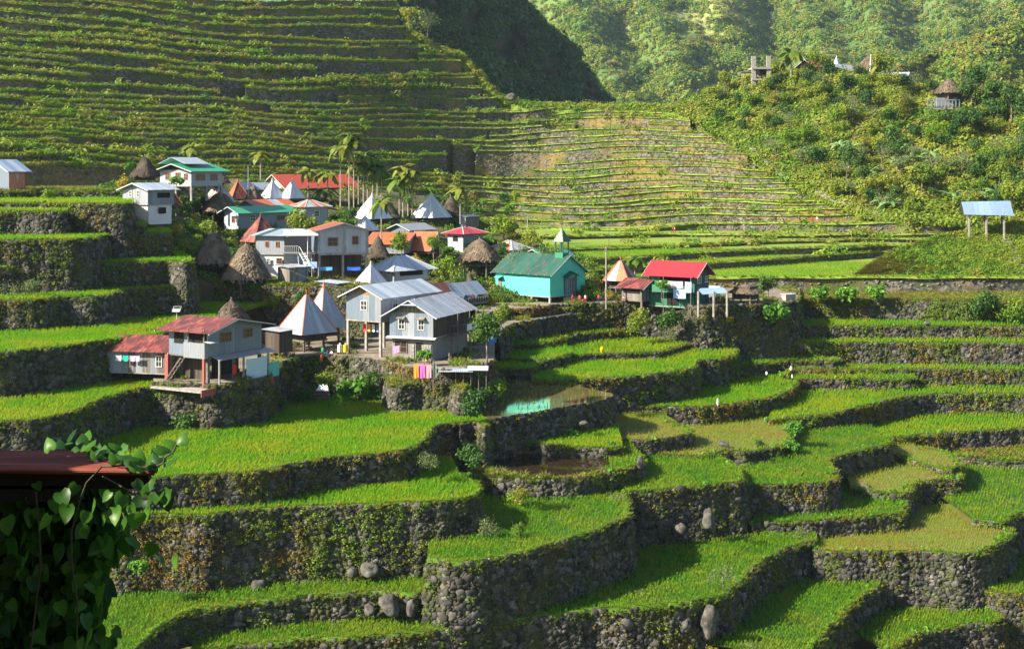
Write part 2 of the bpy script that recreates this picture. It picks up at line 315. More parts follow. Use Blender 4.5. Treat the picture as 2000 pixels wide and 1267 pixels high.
# ---------------------------------------------------------------- terraces: rim in picture coordinates on the level plane h below the camera
# key: (h, rim, foot of what stands behind (pushed 6 m back), surface kind, wall label)
TER = {
'V2': (20.3, [(975,648),(1000,633),(1035,627),(1090,617),(1145,611),(1200,608),(1300,601),(1366,599),(1372,590)], [(1366,585),(980,590)], 'path', 'low stone wall under the footpath below the green church'),
'V1': (19.0, [(930,640),(955,612),(992,604),(1030,602),(1085,595),(1115,594),(1175,591),(1250,590),(1312,592),(1366,598),(1420,596),(1500,592),(1540,589),(1562,584)], [(1562,545),(930,545)], 'earth', 'stone wall holding up the paved ground around the green church'),
'V3': (19.9, [(1535,588),(1600,586),(1735,587),(1860,590),(2000,590),(2150,592)], [(2150,570),(1545,570)], 'grass', 'overgrown stone bank below the strip of leafy crops, under the brown mound'),
'R1': (22.95, [(935,692),(955,684),(990,676),(1065,670),(1090,664),(1130,654),(1180,649),(1285,643),(1400,640),(1500,638.5),(1640,637.5),(1800,637),(2000,638),(2150,640)], [(2150,622),(1700,622),(1500,622),(1300,634),(1180,640),(1090,646),(940,660)], 'rice', 'stone wall of the first long rice terrace below the whole village'),
'S2': (23.8, [(930,704),(966,701),(1030,703),(1068,704),(1095,697),(1120,690)], [(1100,680),(930,688)], 'rice', 'very low stone edge of the small rice strip right of the dark bush'),
'R2': (24.2, [(925,724),(980,722),(1033,721),(1054,712),(1082,704),(1110,698),(1173,692),(1275,689),(1302,684),(1335,675),(1365,665),(1400,662),(1460,661)], [(1440,652),(1285,652),(1180,662),(1096,680),(930,695)], 'rice', 'stone wall below the paddy with the yellow bag'),
'R3': (24.85, [(1355,684),(1369,676),(1400,679),(1439,677),(1490,672),(1540,671),(1610,670),(1800,670),(2000,672),(2150,674)], [(2150,661),(1700,659),(1460,658),(1372,668)], 'rice', 'tall leafy stone wall of the second long terrace at right'),
'C1': (25.1, [(1040,740),(1064,745),(1131,743),(1187,740),(1250,735),(1320,726),(1356,717),(1360,706),(1404,702),(1430,695),(1440,684)], [(1430,680),(1369,682),(1278,708),(1173,712),(1096,718),(1040,728)], 'rice', 'dark ivy clad stone wall below the long curved paddy in the middle'),
'R4': (27.0, [(1405,722),(1427,718),(1480,712),(1540,706),(1600,706),(1634,707),(1640,702)], [(1634,698),(1500,698),(1420,708)], 'rice', 'short stone wall under the narrow rice strip left of the reddish bush'),
'R5': (28.0, [(1535,735),(1545,723),(1600,722),(1700,722),(1850,722.5),(2000,723),(2150,724)], [(2150,709),(1700,709),(1560,708)], 'rice', 'brownish mossy stone wall of the third long terrace at right'),
'R6': (28.75, [(1530,752),(1556,741.5),(1650,741),(1775,741),(1787,736)], [(1780,730),(1560,728)], 'rice', 'short stone wall of the stepped strip ending at a square corner'),
'R7': (30.3, [(1500,822),(1544,816),(1600,811),(1640,806),(1670,797),(1715,787),(1760,777),(1820,771),(1900,769.5),(2000,770),(2150,772)], [(2150,762),(1770,762),(1600,764),(1545,775),(1520,790)], 'rice', 'long dark leafy wall curving from the golden paddy to the right edge'),
'C2': (28.7, [(1180,797),(1222,796.5),(1285,795),(1340,796),(1400,793),(1460,785),(1512,776),(1540,764),(1554,750),(1560,738)], [(1540,728),(1425,738),(1369,762),(1285,774),(1215,782),(1190,784)], 'rice', 'dark plant covered wall below the paddy with the white bag scarecrow'),
'C6': (29.3, [(1170,850),(1195,854),(1238,860),(1290,857.5),(1330,851),(1350,846),(1346,836),(1322,829),(1310,820),(1300,812)], [(1320,806),(1215,800),(1180,805),(1160,830)], 'gold', 'low rounded stone wall below the small golden flooded paddy'),
'C3': (30.8, [(1200,884),(1240,885),(1300,887),(1345,890),(1383,889),(1425,881),(1460,883),(1495,877),(1523,873),(1544,859),(1553,842),(1560,822)], [(1545,812),(1450,820),(1330,822),(1345,862),(1280,878),(1225,876)], 'gold', 'curved stone wall below the wide golden paddy with a lone shrub'),
'C14': (28.5, [(925,850),(945,862),(990,862),(1035,866),(1080,871),(1130,874),(1185,876),(1215,872)], [(1205,835),(1124,825),(1049,838),(960,845)], 'rice', 'leafy low bank behind the brown pond'),
'P2': (25.45, [(900,830),(930,822),(968,817),(1010,810),(1055,803),(1100,795),(1160,785),(1187,779),(1195,771),(1175,764),(1140,757),(1130,751),(1070,748),(1019,743)], [(960,735),(905,760)], 'flood', 'rounded stone wall of the flooded paddy that mirrors the church'),
'C4': (31.1, [(1215,966),(1232,963),(1300,957),(1370,950),(1419,945),(1444,942),(1452,931),(1440,915),(1425,903),(1410,896)], [(1385,893),(1300,888),(1240,884),(1222,905)], 'riced', 'tall dark stone wall with large boulders below the bright central paddy'),
'C7': (32.0, [(1560,920),(1600,926),(1622,930),(1632,918),(1618,905),(1633,893),(1650,888),(1685,880),(1723,871),(1736,868),(1740,858)], [(1700,850),(1560,852),(1530,872),(1440,898)], 'riced', 'curving stone wall in the middle of the right paddies, above a light green field'),
'R8': (33.0, [(1700,859),(1723,857),(1765,853),(1820,848),(1900,843),(2000,837),(2150,830)], [(2150,808),(1850,806),(1730,820),(1650,845)], 'rice', 'dark leafy stone wall at the right edge above the shaded ledge'),
'C5': (32.2, [(1440,952),(1454,949),(1531,947),(1600,945),(1627,940),(1637,933),(1622,927),(1569,919),(1540,914)], [(1531,905),(1445,905)], 'riced', 'reddish brown mossy wall bulging out below the paddy with a concrete rim'),
'C10': (33.8, [(1732,884),(1790,902),(1850,918),(1868,914),(1874,903),(1862,889),(1838,880),(1792,873)], [(1765,868),(1735,874)], 'gold', 'low kerb of the small curved paddy at right'),
'C13': (35.3, [(1860,886),(1880,893),(1915,897),(1960,900),(2150,905)], [(2150,870),(1870,872)], 'grass', 'shaded ledge wall at the right edge below the long dark wall'),
'C8': (35.2, [(1470,1024),(1485,1020),(1569,1020),(1646,1013),(1723,1007),(1758,1003),(1771,988),(1766,972),(1742,958),(1715,950)], [(1690,955),(1640,965),(1631,992),(1569,1003),(1492,1008)], 'riced', 'curved stone wall below the paddy that ends in tall leafy plants'),
'C11': (34.4, [(1665,952),(1720,962),(1775,963),(1781,948),(1800,941),(1838,936.5),(1866,936),(1878,933),(1874,920),(1868,908)], [(1800,880),(1735,892),(1685,900),(1640,922)], 'gold', 'short round stone wall between the right hand paddies'),
'C12': (36.2, [(1900,1015),(1950,1020),(1971,1012),(1990,1003),(2030,1000),(2150,1000)], [(2150,900),(1870,900),(1870,950),(1790,960)], 'riced', 'dark stone wall at the right edge under the deep green field'),
'C9': (36.9, [(1592,1076),(1602,1077),(1685,1078.5),(1800,1077),(1877,1082),(1915,1077),(1954,1060),(1977,1042),(1970,1026),(1950,1011),(1915,993),(1877,984),(1831,976),(1788,966)], [(1760,950),(1775,1005),(1760,1032),(1685,1044),(1590,1056)], 'gold', 'broad pale stone wall below the big golden paddy at lower right'),
'G4': (40.4, [(1870,1140),(1890,1143),(1915,1146),(1950,1158),(2000,1162),(2150,1166)], [(2150,1045),(1990,1060),(1960,1100)], 'riced', 'line of grey boulders topping the stone wall at the lower right edge'),
'G1': (42.2, [(1735,1275),(1762,1257),(1800,1238),(1877,1222),(1946,1215),(1956,1206),(1935,1192)], [(1915,1180),(1819,1180),(1725,1182),(1700,1215),(1660,1275)], 'riced', 'low curved stone wall in the bottom right corner'),
'G2': (39.7, [(1570,1290),(1585,1267),(1608,1238),(1638,1211),(1665,1180),(1704,1153),(1721,1142),(1715,1132)], [(1592,1128),(1531,1168),(1485,1215),(1420,1262),(1350,1300)], 'riced', 'grass topped stone wall beside the deep green wedge shaped field'),
'P1': (29.5, [(915,915),(935,928),(965,934),(1010,937),(1070,938),(1130,935),(1190,925),(1220,917),(1244,908),(1258,898),(1250,888)], [(1215,868),(1130,868),(1035,862),(960,864)], 'pond', 'overgrown stone wall holding the brown pond'),
'T3': (31.3, [(835,1092),(860,1095),(885,1101),(960,1092),(1040,1075),(1120,1050),(1180,1030),(1222,1011),(1228,990),(1222,960)], [(1200,955),(1064,970),(990,972),(940,950),(935,1000),(840,1050)], 'riced', 'large dry stone wall in the centre foreground, dark and bare'),
'T2': (36.3, [(370,1275),(440,1264),(540,1257),(600,1250),(700,1246),(800,1238),(900,1226),(1000,1211),(1090,1201),(1150,1192),(1200,1191),(1300,1183),(1377,1171),(1415,1161),(1446,1136),(1473,1107),(1508,1085),(1546,1068),(1585,1058),(1597,1056)], [(1590,1040),(1515,1030),(1377,1041),(1280,1053),(1262,1095),(1130,1162),(1000,1190),(885,1200),(700,1238),(390,1275)], 'riced', 'lowest long stone wall along the bottom of the picture'),
'T1': (34.2, [(240,1300),(265,1265),(300,1235),(340,1207),(400,1190),(500,1176),(600,1166),(700,1158),(760,1156),(800,1162),(860,1152),(890,1146)], [(870,1100),(820,1110),(740,1120),(620,1132),(520,1138),(400,1158),(320,1160),(250,1185),(150,1300)], 'riced', 'grass lipped stone wall with boulders that bends round at lower left'),
'T4': (28.1, [(-60,1012),(150,1010),(240,1010),(300,1006),(400,1007),(450,1000),(550,992),(650,988),(750,985),(850,980),(900,975),(926,968),(937,956),(926,944),(905,935)], [(880,920),(830,922),(760,928),(680,940),(600,955),(450,972),(320,988),(150,1000),(-60,1002)], 'rice', 'tallest stone wall at left, sunlit and covered with yellow green ferns'),
'T5': (25.4, [(-100,965),(100,950),(220,940),(310,935),(400,928),(480,925),(560,911),(640,896),(700,890),(760,885),(800,876),(826,862),(845,838),(870,829),(900,826),(930,824),(946,834),(948,820),(930,808)], [(900,800),(800,795),(780,775),(560,775),(500,795),(400,820),(320,840),(230,866),(100,880),(-100,890)], 'rice', 'long rusty brown and grey stone wall below the biggest rice field'),
'VN': (22.6, [(752,742),(770,752),(790,753),(850,748),(880,753),(903,763),(912,752),(915,742)], [(960,720),(760,720)], 'grass', 'rounded dry stone wall below the laundry line of the two storey house'),
'T6': (21.6, [(-120,828),(0,825),(60,822),(130,808),(200,780),(260,763),(310,756),(350,755),(400,757),(440,760)], [(385,745),(300,748),(200,742),(130,745),(60,755),(0,768),(-120,780)], 'rice', 'tall shaded stone wall at left below the small curved paddy'),
'VS': (20.6, [(160,704),(178,711),(200,716),(300,725),(345,728)], [(350,700),(160,680)], 'earth', 'low sunlit stone wall under the weathered board shed'),
'VL': (21.0, [(300,745),(345,748),(385,748),(420,752),(490,742),(520,735),(560,702),(620,694),(700,698),(760,708),(800,716),(870,722),(945,712),(965,700)], [(965,600),(375,592),(330,640),(300,700)], 'earth', 'stone wall edging the ground of the lower village houses'),
'T7': (17.4, [(-120,695),(0,691),(60,684),(120,678),(175,671),(218,665),(300,656)], [(540,600),(560,586),(377,585),(370,603),(262,617),(200,628),(90,630),(0,638),(-120,645)], 'rice', 'shaded stone wall at left behind the small curved paddy'),
'VR': (15.1, [(362,552),(366,554),(420,557),(500,559),(560,560),(640,562),(730,566)], [(740,548),(362,540)], 'grass', 'rough stone wall with bushes below the two thatched huts'),
'T8': (14.1, [(-120,592),(0,588),(82,586),(119,581),(176,581),(213,577),(230,571),(290,565),(361,562),(374,559),(377,550)], [(370,545),(205,560),(82,568),(0,572),(-120,580)], 'rice', 'stone wall with a sunlit rounded bulge above the left field'),
'T9': (11.1, [(-120,528),(0,525),(82,520),(246,514),(328,511),(366,514),(374,506)], [(355,500),(205,508),(0,516),(-120,520)], 'rice', 'third stone wall from the solar lamp upwards at the left edge'),
'T10': (8.05, [(-120,472),(0,470),(90,469),(172,467),(213,460),(300,458),(335,457)], [(330,452),(135,456),(0,463),(-120,466)], 'rice', 'stone wall at left level with the two thatched huts'),
'T10b': (7.1, [(122,446),(132,444),(200,443.5),(285,443)], [(285,438),(132,438)], 'rice', 'low stone kerb of a short strip left of the white cube house'),
'T11': (5.1, [(-120,415),(0,414),(60,414),(112,414),(130,413.5)], [(133,415),(0,409),(-120,409)], 'rice', 'upper left stone wall with a square mossy end'),
'T12': (4.3, [(-120,399),(0,398),(115,398.5),(170,399),(240,399),(262,398)], [(262,393),(0,390),(-120,390)], 'rice', 'low wall of the bright strip directly left of the white cube house'),
'T12b': (3.2, [(-120,376),(0,376),(120,375),(225,375)], [(225,371),(0,371),(-120,371)], 'grass', 'hedge topped bank left of the white cube house roof'),
}
def resample(pts, step):
    """Catmull-Rom through 2-D points, then even steps"""
    p = [Vector(q) for q in pts]; p = [2 * p[0] - p[1]] + p + [2 * p[-1] - p[-2]]; out = []
    for i in range(1, len(p) - 2):
        for k in range(12):
            t = k / 12; a, b, c, d = p[i - 1:i + 3]
            out.append(0.5 * ((2 * b) + (c - a) * t + (2 * a - 5 * b + 4 * c - d) * t * t + (3 * b - a - 3 * c + d) * t ** 3))
    out.append(p[-2]); o = np.array([(v.x, v.y) for v in out])
    L = np.concatenate([[0], np.cumsum(np.linalg.norm(np.diff(o, axis=0), axis=1))])
    n = max(2, int(L[-1] / step)); s = np.linspace(0, L[-1], n + 1)
    return np.stack([np.interp(s, L, o[:, 0]), np.interp(s, L, o[:, 1])], 1)
TP = {}
for key, (h, rim, back, surf, lab) in TER.items():
    r = resample([PH(x, y, h).xy for x, y in rim], 0.7)
    n = len(r); ph = RNG.uniform(0, 6, 3); s = np.arange(n) * 0.7
    wob = 0.10 * np.sin(s * 1.3 + ph[0]) + 0.07 * np.sin(s * 3.1 + ph[1]) + RNG.normal(0, 0.03, n)
    tg = np.gradient(r, axis=0); tg /= np.linalg.norm(tg, axis=1)[:, None] + 1e-9; nr = np.stack([tg[:, 1], -tg[:, 0]], 1)
    r = r + nr * wob[:, None]
    b = np.array([tuple(PH(x, y, h).xy + Vector(((x - 1000) / F * 6, 6))) for x, y in back])
    TP[key] = dict(h=h, z=CAMZ - h, rim=r, nr=nr, poly=np.concatenate([r, b]), surf=surf, lab=lab)
def inpoly(x, y, poly):
    ins = np.zeros(len(x), bool); bb = poly.min(0), poly.max(0)
    c = (x >= bb[0][0]) & (x <= bb[1][0]) & (y >= bb[0][1]) & (y <= bb[1][1]); idx = np.nonzero(c)[0]
    if len(idx) == 0: return ins
    X, Y = x[idx], y[idx]; r = np.zeros(len(idx), bool); q = np.roll(poly, 1, 0)
    for (x1, y1), (x2, y2) in zip(poly, q):
        if y1 == y2: continue
        r ^= ((y1 > Y) != (y2 > Y)) & (X < (x2 - x1) * (Y - y1) / (y2 - y1) + x1)
    ins[idx] = r; return ins
def topz(x, y):
    """height of the highest terrace over each plan point, and its key index"""
    z = np.full(len(x), -1e9); ki = np.full(len(x), -1)
    for i, (k, t) in enumerate(TP.items()):
        m = inpoly(x, y, t['poly']) & (z < t['z']); z[m] = t['z']; ki[m] = i
    return z, ki
KEYS = list(TP)
SURF_MAT = {'rice': 'field', 'riced': 'field', 'gold': 'mud', 'flood': 'mud', 'pond': 'field', 'earth': 'earth', 'path': 'earth', 'grass': 'slope'}
# ground sheet far below everything, out to the horizon
g = MB(); g.quad([(-3000, -200, 2), (3000, -200, 2), (3000, 5000, 2), (-3000, 5000, 2)])
tag(g.build('ground', M['slope']), 'low valley ground below the rice terraces', kind='structure')
# stone shapes shared by every wall
def stone_mesh(seed, m):
    r = random.Random(seed); V = []; ns, rg = 6, (-0.62, -0.1, 0.45)
    V.append((0, 0, -0.5 * r.uniform(0.8, 1.05)))
    for k, z in enumerate(rg):
        rr = (0.40, 0.52, 0.40)[k]
        for i in range(ns):
            a = 6.283 * (i + 0.5 * (k % 2)) / ns + r.uniform(-.25, .25); q = rr * r.uniform(0.82, 1.18)
            ca, sa = math.cos(a), math.sin(a); sq = 1 / max(abs(ca), abs(sa)) ** 0.8
            V.append((ca * q * sq, sa * q * sq, z * 0.78 + r.uniform(-.10, .10)))
    V.append((0, 0, 0.5 * r.uniform(0.7, 1.0))); top = len(V) - 1; Fc = []
    for i in range(ns):
        j = (i + 1) % ns; Fc.append((0, 1 + j, 1 + i)); Fc.append((top, 1 + 2 * ns + i, 1 + 2 * ns + j))
        for k in range(2):
            a, b, c, d = 1 + k * ns + i, 1 + k * ns + j, 1 + (k + 1) * ns + j, 1 + (k + 1) * ns + i
            Fc += [(a, b, c), (a, c, d)]
    return mesh('stone', V, Fc, m, True)
STONES = [stone_mesh(i, M['stone']) for i in range(14)]
SV = [np.array([v.co[:] for v in s.vertices]) for s in STONES]
ST = np.array([p.vertices[:] for p in STONES[0].polygons])
STv = [np.array([p.vertices[:] for p in s.polygons]) for s in STONES]
WALLS = {}; moss_pts = []; moss_sc = []; lip_pts = []; lip_sc = []; taro_pts = []; taro_sc = []
NSTONE = 0
for key, t in TP.items():
    r, nr, z = t['rim'], t['nr'], t['z']; n = len(r)
    out = r + nr * 0.7; zl, _ = topz(out[:, 0], out[:, 1])
    zl2, _ = topz(r[:, 0] + nr[:, 0] * 1.6, r[:, 1] + nr[:, 1] * 1.6); zl = np.where(zl2 > -1e8, np.minimum(np.where(zl > -1e8, zl, zl2), zl2), zl)
    drop = np.where(zl > -1e8, z - zl, 5.0); drop = np.clip(drop, 0, 9)
    drop = np.convolve(np.pad(drop, 2, mode='edge'), np.ones(3) / 3, mode='same')[2:-2]; t['drop'] = drop
    # surface
    if t['surf'] in ('rice', 'riced', 'gold', 'flood', 'pond'): nm, lb_ = 'rice_paddy', None
    elif t['surf'] == 'path': nm = 'footpath'
    elif t['surf'] == 'earth': nm = 'village_ground'
    else: nm = 'grass_terrace'
    poly = [Vector((p[0], p[1], z)) for p in t['poly']]
    tri = geometry.tessellate_polygon([poly])
    me = mesh(nm, poly, [tuple(q) for q in tri], M[SURF_MAT[t['surf']]])
    bmn = me.polygons[0].normal.z if len(me.polygons) else 1
    if bmn < 0: me.flip_normals()
    t['ground'] = tag(link(nm, me), kind='structure')
    # wall core
    if drop.max() < 0.12: continue
    V = []; Fc = []; K = 5; bat = 0.14
    for i in range(n):
        d = drop[i] + 0.35
        for k in range(K + 1):
            f = k / K; o = bat * d * f + (RNG.normal(0, 0.03) if 0 < k else -0.02)
            V.append((r[i, 0] + nr[i, 0] * o, r[i, 1] + nr[i, 1] * o, z + 0.02 - d * f))
    for i in range(n - 1):
        for k in range(K):
            a = i * (K + 1) + k; Fc.append((a, a + 1, a + K + 2, a + K + 1))
    if not Fc: continue
    wo = link('stone_wall', mesh('stone_wall', V, Fc, M['core'])); tag(wo, t['lab'], 'stone wall', kind='thing'); WALLS[key] = wo
    # stones
    L = (n - 1) * 0.7; dist = float(np.median(r[:, 1]))
    base = {'T2': 0.31, 'T1': 0.31, 'T3': 0.33, 'T4': 0.27}.get(key, 0.32 if dist < 165 else 0.36)
    s_, f_, a_ = [], [], []
    row = 0.0
    while row < drop.max() + 0.1:
        xs = 0.0
        while xs < L:
            a = base * float(np.clip(RNG.lognormal(0, 0.34), 0.5, 1.75))
            if RNG.random() < 0.006: a *= 1.7
            s_.append(xs + RNG.uniform(-.05, .05)); f_.append(row + RNG.uniform(-.12, .12) * base * 2); a_.append(a); xs += min(a, base * 1.4) * 0.88
        row += base * 0.66
    s_, f_, a_ = map(np.array, (s_, f_, a_))
    s_ = np.clip(s_, 0, L - 1e-3); fi = s_ / 0.7; i0 = fi.astype(int); fr = (fi - i0)[:, None]; i1 = np.minimum(i0 + 1, n - 1)
    rp = r[i0] * (1 - fr) + r[i1] * fr; nn = nr[i0] * (1 - fr) + nr[i1] * fr; dd = drop[i0] * (1 - fr[:, 0]) + drop[i1] * fr[:, 0]
    px = 1000 + rp[:, 0] * F / rp[:, 1]
    keep = (f_ < dd + 0.1) & (dd > 0.15) & (px > -60) & (px < 2060) & ((nn * (-rp)).sum(1) > -0.45 * np.linalg.norm(rp, axis=1))
    rp, nn, f_, a_, dd, px = rp[keep], nn[keep], f_[keep], a_[keep], dd[keep], px[keep]
    a_ = np.minimum(a_, dd * 0.9 + 0.15); m = len(a_); NSTONE += m
    if m == 0: continue
    off = bat * f_ + a_ * 0.10 - 0.04
    cx = rp[:, 0] + nn[:, 0] * off; cy = rp[:, 1] + nn[:, 1] * off; cz = z - np.maximum(f_, 0.12 * a_) - 0.04
    yaw = np.arctan2(nn[:, 1], nn[:, 0]) + RNG.uniform(-.3, .3, m); roll = RNG.normal(0, 0.25, m)
    sx, sy, sz = a_ * RNG.uniform(0.45, 0.7, m), a_ * RNG.uniform(0.95, 1.5, m), a_ * RNG.uniform(0.75, 1.25, m)
    which = RNG.integers(0, len(STONES), m)
    pxs = np.maximum(sy, sz) * F / cy
    big = np.argsort(-pxs); nb = min(200, int((pxs > 10.0).sum())); chosen = np.zeros(m, bool); chosen[big[:nb]] = True
    cyw, syw, cr, sr = np.cos(yaw), np.sin(yaw), np.cos(roll), np.sin(roll)
    VV = []; QQ = []; base_i = 0
    for w_ in range(len(STONES)):
        q = np.nonzero((which == w_) & ~chosen)[0]
        if len(q) == 0: continue
        v = SV[w_][None] * np.stack([sx[q], sy[q], sz[q]], 1)[:, None, :]
        y2 = v[:, :, 1] * cr[q, None] - v[:, :, 2] * sr[q, None]; z2 = v[:, :, 1] * sr[q, None] + v[:, :, 2] * cr[q, None]; x2 = v[:, :, 0]
        X = x2 * cyw[q, None] - y2 * syw[q, None] + cx[q, None]; Y = x2 * syw[q, None] + y2 * cyw[q, None] + cy[q, None]; Z = z2 + cz[q, None]
        VV.append(np.stack([X, Y, Z], 2).reshape(-1, 3)); nv = SV[w_].shape[0]
        QQ.append((STv[w_][None] + (base_i + np.arange(len(q)) * nv)[:, None, None]).reshape(-1, 3)); base_i += len(q) * nv
    if VV:
        tag(link('small_stones', fast_mesh('small_stones', np.concatenate(VV), np.concatenate(QQ), M['stone_fill'], True), wo), kind='stuff')
    for i in np.nonzero(chosen)[0]:
        o = bpy.data.objects.new('stone', STONES[which[i]]); COL.objects.link(o); o.parent = wo
        R = Matrix.Translation((cx[i], cy[i], cz[i])) @ Matrix.Rotation(yaw[i], 4, 'Z') @ Matrix.Rotation(roll[i], 4, 'X')
        o.matrix_local = R @ Matrix.Diagonal((sx[i], sy[i], sz[i], 1))
    if key in ('T1', 'T2', 'T3', 'G1', 'G2', 'C9', 'C10', 'C12', 'R8', 'R7', 'C7', 'T4'):
        V, Fc = [], []; prof = ((.12, -.20), (.05, .05), (-.12, .16), (-.34, .16), (-.52, .02)) if key in ('T1', 'T2', 'T3') else ((.06, -.10), (.0, .05), (-.12, .10), (-.25, .08), (-.36, .0))
        for i in range(n):
            for a_l, b_l in prof: V.append((r[i, 0] + nr[i, 0] * a_l, r[i, 1] + nr[i, 1] * a_l, z + b_l + .02 * math.sin(i * 1.7)))
        for i in range(n - 1):
            if drop[i] < .1: continue
            for k in range(4): a = i * 5 + k; Fc.append((a, a + 5, a + 6, a + 1))
        if Fc: lo_ = link('grass_lip', mesh('grass_lip', V, Fc, M['turf'], True), wo)
    # grass lip on the rim, ferns on the face
    k = int(L / 0.11); s = RNG.uniform(0, L, k); fi = s / 0.7; i0 = np.minimum(fi.astype(int), n - 2); fr = (fi - i0)[:, None]
    q = r[i0] * (1 - fr) + r[i0 + 1] * fr; of = RNG.uniform(-0.30, 0.5, k); q2 = q - nr[i0] * of[:, None]; dz = np.where(of < 0, RNG.uniform(0, .55, k), 0) * np.minimum(drop[i0] * .4, 1)
    ok = drop[i0] > 0.1
    if t['surf'] not in ('flood', 'path', 'earth'):
        lip_pts.append(np.column_stack([q2, z - dz])[ok]); lip_sc.append(RNG.uniform(0.6, 1.25, k)[ok])
    dens = {'T4': 1.5, 'T3': 0.12, 'T2': 0.45, 'T1': 0.35, 'R3': 2.4, 'R1': 1.6, 'R5': 2.2, 'R7': 2.2, 'C1': 1.5, 'C2': 2.4, 'R8': 1.6, 'V3': 3.4, 'C4': 0.5, 'C9': 0.35, 'T5': 0.8, 'T6': 0.8,
            'P1': 1.8, 'VN': 0.15, 'C5': 0.9, 'C6': 0.4, 'P2': 0.25, 'C3': 0.4, 'V1': 1.0, 'V2': 1.2, 'T8': 1.2, 'T9': 1.6, 'T10': 1.2, 'T11': 2.5, 'T12': 2.5, 'T7': 1.0, 'VL': 1.3}.get(key, 1.0)
    k = int(L * max(drop.mean(), .3) * dens * 2.6) * (2 if key == 'T4' else 1); s = RNG.uniform(0, L - .01, k); i0 = np.minimum((s / 0.7).astype(int), n - 2); fr = (s / 0.7 - i0)[:, None]
    fdepth = RNG.beta(0.9, 1.4, k) * drop[i0]
    clump = np.sin(s * 0.35 + z) + 0.6 * np.sin(s * 0.11 + 2 * z) + 0.5 * np.sin(fdepth * 1.9 + s * 0.2)
    okm = (clump > -0.35) & (drop[i0] > 0.3)
    q = r[i0] * (1 - fr) + r[i0 + 1] * fr + nr[i0] * (bat * fdepth + 0.18)[:, None]
    moss_pts.append(np.column_stack([q, z - fdepth])[okm]); moss_sc.append(RNG.uniform(0.45, 1.15, k)[okm] * (1.0 if dist < 165 else 1.25))
    if t['surf'] in ('rice', 'riced', 'gold', 'pond') and key not in ('T4', 'T1', 'T5', 'T2', 'T3', 'T6'):
        k = int(L / 0.8); i0 = RNG.integers(0, n, k); q = r[i0] - nr[i0] * RNG.uniform(0.1, 0.9, k)[:, None]
        taro_pts.append(np.column_stack([q, np.full(k, z + .12)])); taro_sc.append(RNG.uniform(0.5, 1.2, k))
print('stones', NSTONE)
scatter('bank_grass', np.concatenate(lip_pts), np.concatenate(lip_sc), T_GRASS, label='grass growing along the tops of the terrace walls')
scatter('wall_ferns', np.concatenate(moss_pts), np.concatenate(moss_sc), T_MOSS, label='ferns and moss growing out of the stone terrace walls')
scatter('bank_taro', np.concatenate(taro_pts), np.concatenate(taro_sc), T_TARO, label='broad leaved plants growing along the paddy edges')
# rice in every field, topmost terrace only
def field_points(spacing, dmin, dmax):
    ys = []; y = dmin
    gx, gy = [], []
    while y < dmax:
        hw = 1120 / F * y; nx = int(2 * hw / spacing); gx.append(np.linspace(-hw, hw, nx)); gy.append(np.full(nx, y)); y += spacing
    x = np.concatenate(gx); y = np.concatenate(gy)
    return x + RNG.normal(0, spacing * 0.16, len(x)), y + RNG.normal(0, spacing * 0.16, len(y))
POND = resample([PH(x, y, 29.48).xy for x, y in [(955,906),(980,890),(1020,880),(1070,876),(1125,880),(1172,891),(1192,905),(1168,921),(1112,932),(1050,933),(995,925),(962,915),(955,906)]], 0.6)
acc = {'rice': [[], []], 'riced': [[], []], 'gold': [[], []]}
for sp, d0, d1, s0 in ((0.265, 95, 150, 1.0), (0.34, 150, 185, 1.12), (0.44, 185, 232, 1.3)):
    x, y = field_points(sp, d0, d1); z, ki = topz(x, y)
    for i, k in enumerate(KEYS):
        su = TP[k]['surf']; m = ki == i
        if su in ('earth', 'path', 'grass'): continue
        X, Y = x[m], y[m]
        # thin out: golden and flooded paddies stand sparse
        if su == 'gold': kp = RNG.random(len(X)) < 0.85
        elif su == 'flood': kp = RNG.random(len(X)) < 0.07
        elif su == 'riced': kp = RNG.random(len(X)) < 0.90 + 0.08 * np.sin(X * .45 + np.sin(Y * .3) * 2) * np.sin(Y * .35)
        else: kp = RNG.random(len(X)) < 0.90 + 0.09 * np.sin(X * .35 + Y * .2)
        if su == 'pond': kp &= ~inpoly(X, Y, POND) & (Y > 137.5)
        b = {'rice': 'rice', 'riced': 'riced', 'gold': 'gold', 'flood': 'gold', 'pond': 'riced'}[su]
        X, Y = X[kp], Y[kp]; acc[b][0].append(np.column_stack([X, Y, np.full(len(X), TP[k]['z'])])); acc[b][1].append(RNG.uniform(0.75, 1.2, len(X)) * s0)
for b, T_, lab in (('rice', T_RICE, 'bright green young rice standing in the terraced paddies'), ('riced', T_RICED, 'rice in the lower paddies, its darker green standing in for broad shade'), ('gold', T_RICEG, 'sparse yellowing rice seedlings in wet mud')):
    pts = np.concatenate(acc[b][0]); print(b, len(pts)); scatter('rice_plants', pts, np.concatenate(acc[b][1]), T_, label=lab)
pm = MB(); pm.quad([(p[0], p[1], CAMZ - 29.5 + 0.03) for p in POND[:-1]]); tag(pm.build('pond_water', M['pond']), 'brown pond with bright reflections between rice paddies', kind='structure')
wp = TP['P2']; pm = MB(); me = mesh('paddy_water', [Vector((p[0], p[1], wp['z'] + 0.06)) for p in wp['poly']], [tuple(q) for q in geometry.tessellate_polygon([[Vector((p[0], p[1], 0)) for p in wp['poly']]])], M['water'])
if me.polygons[0].normal.z < 0: me.flip_normals()
tag(link('paddy_water', me), 'still water in the flooded paddy mirroring the church', kind='structure')

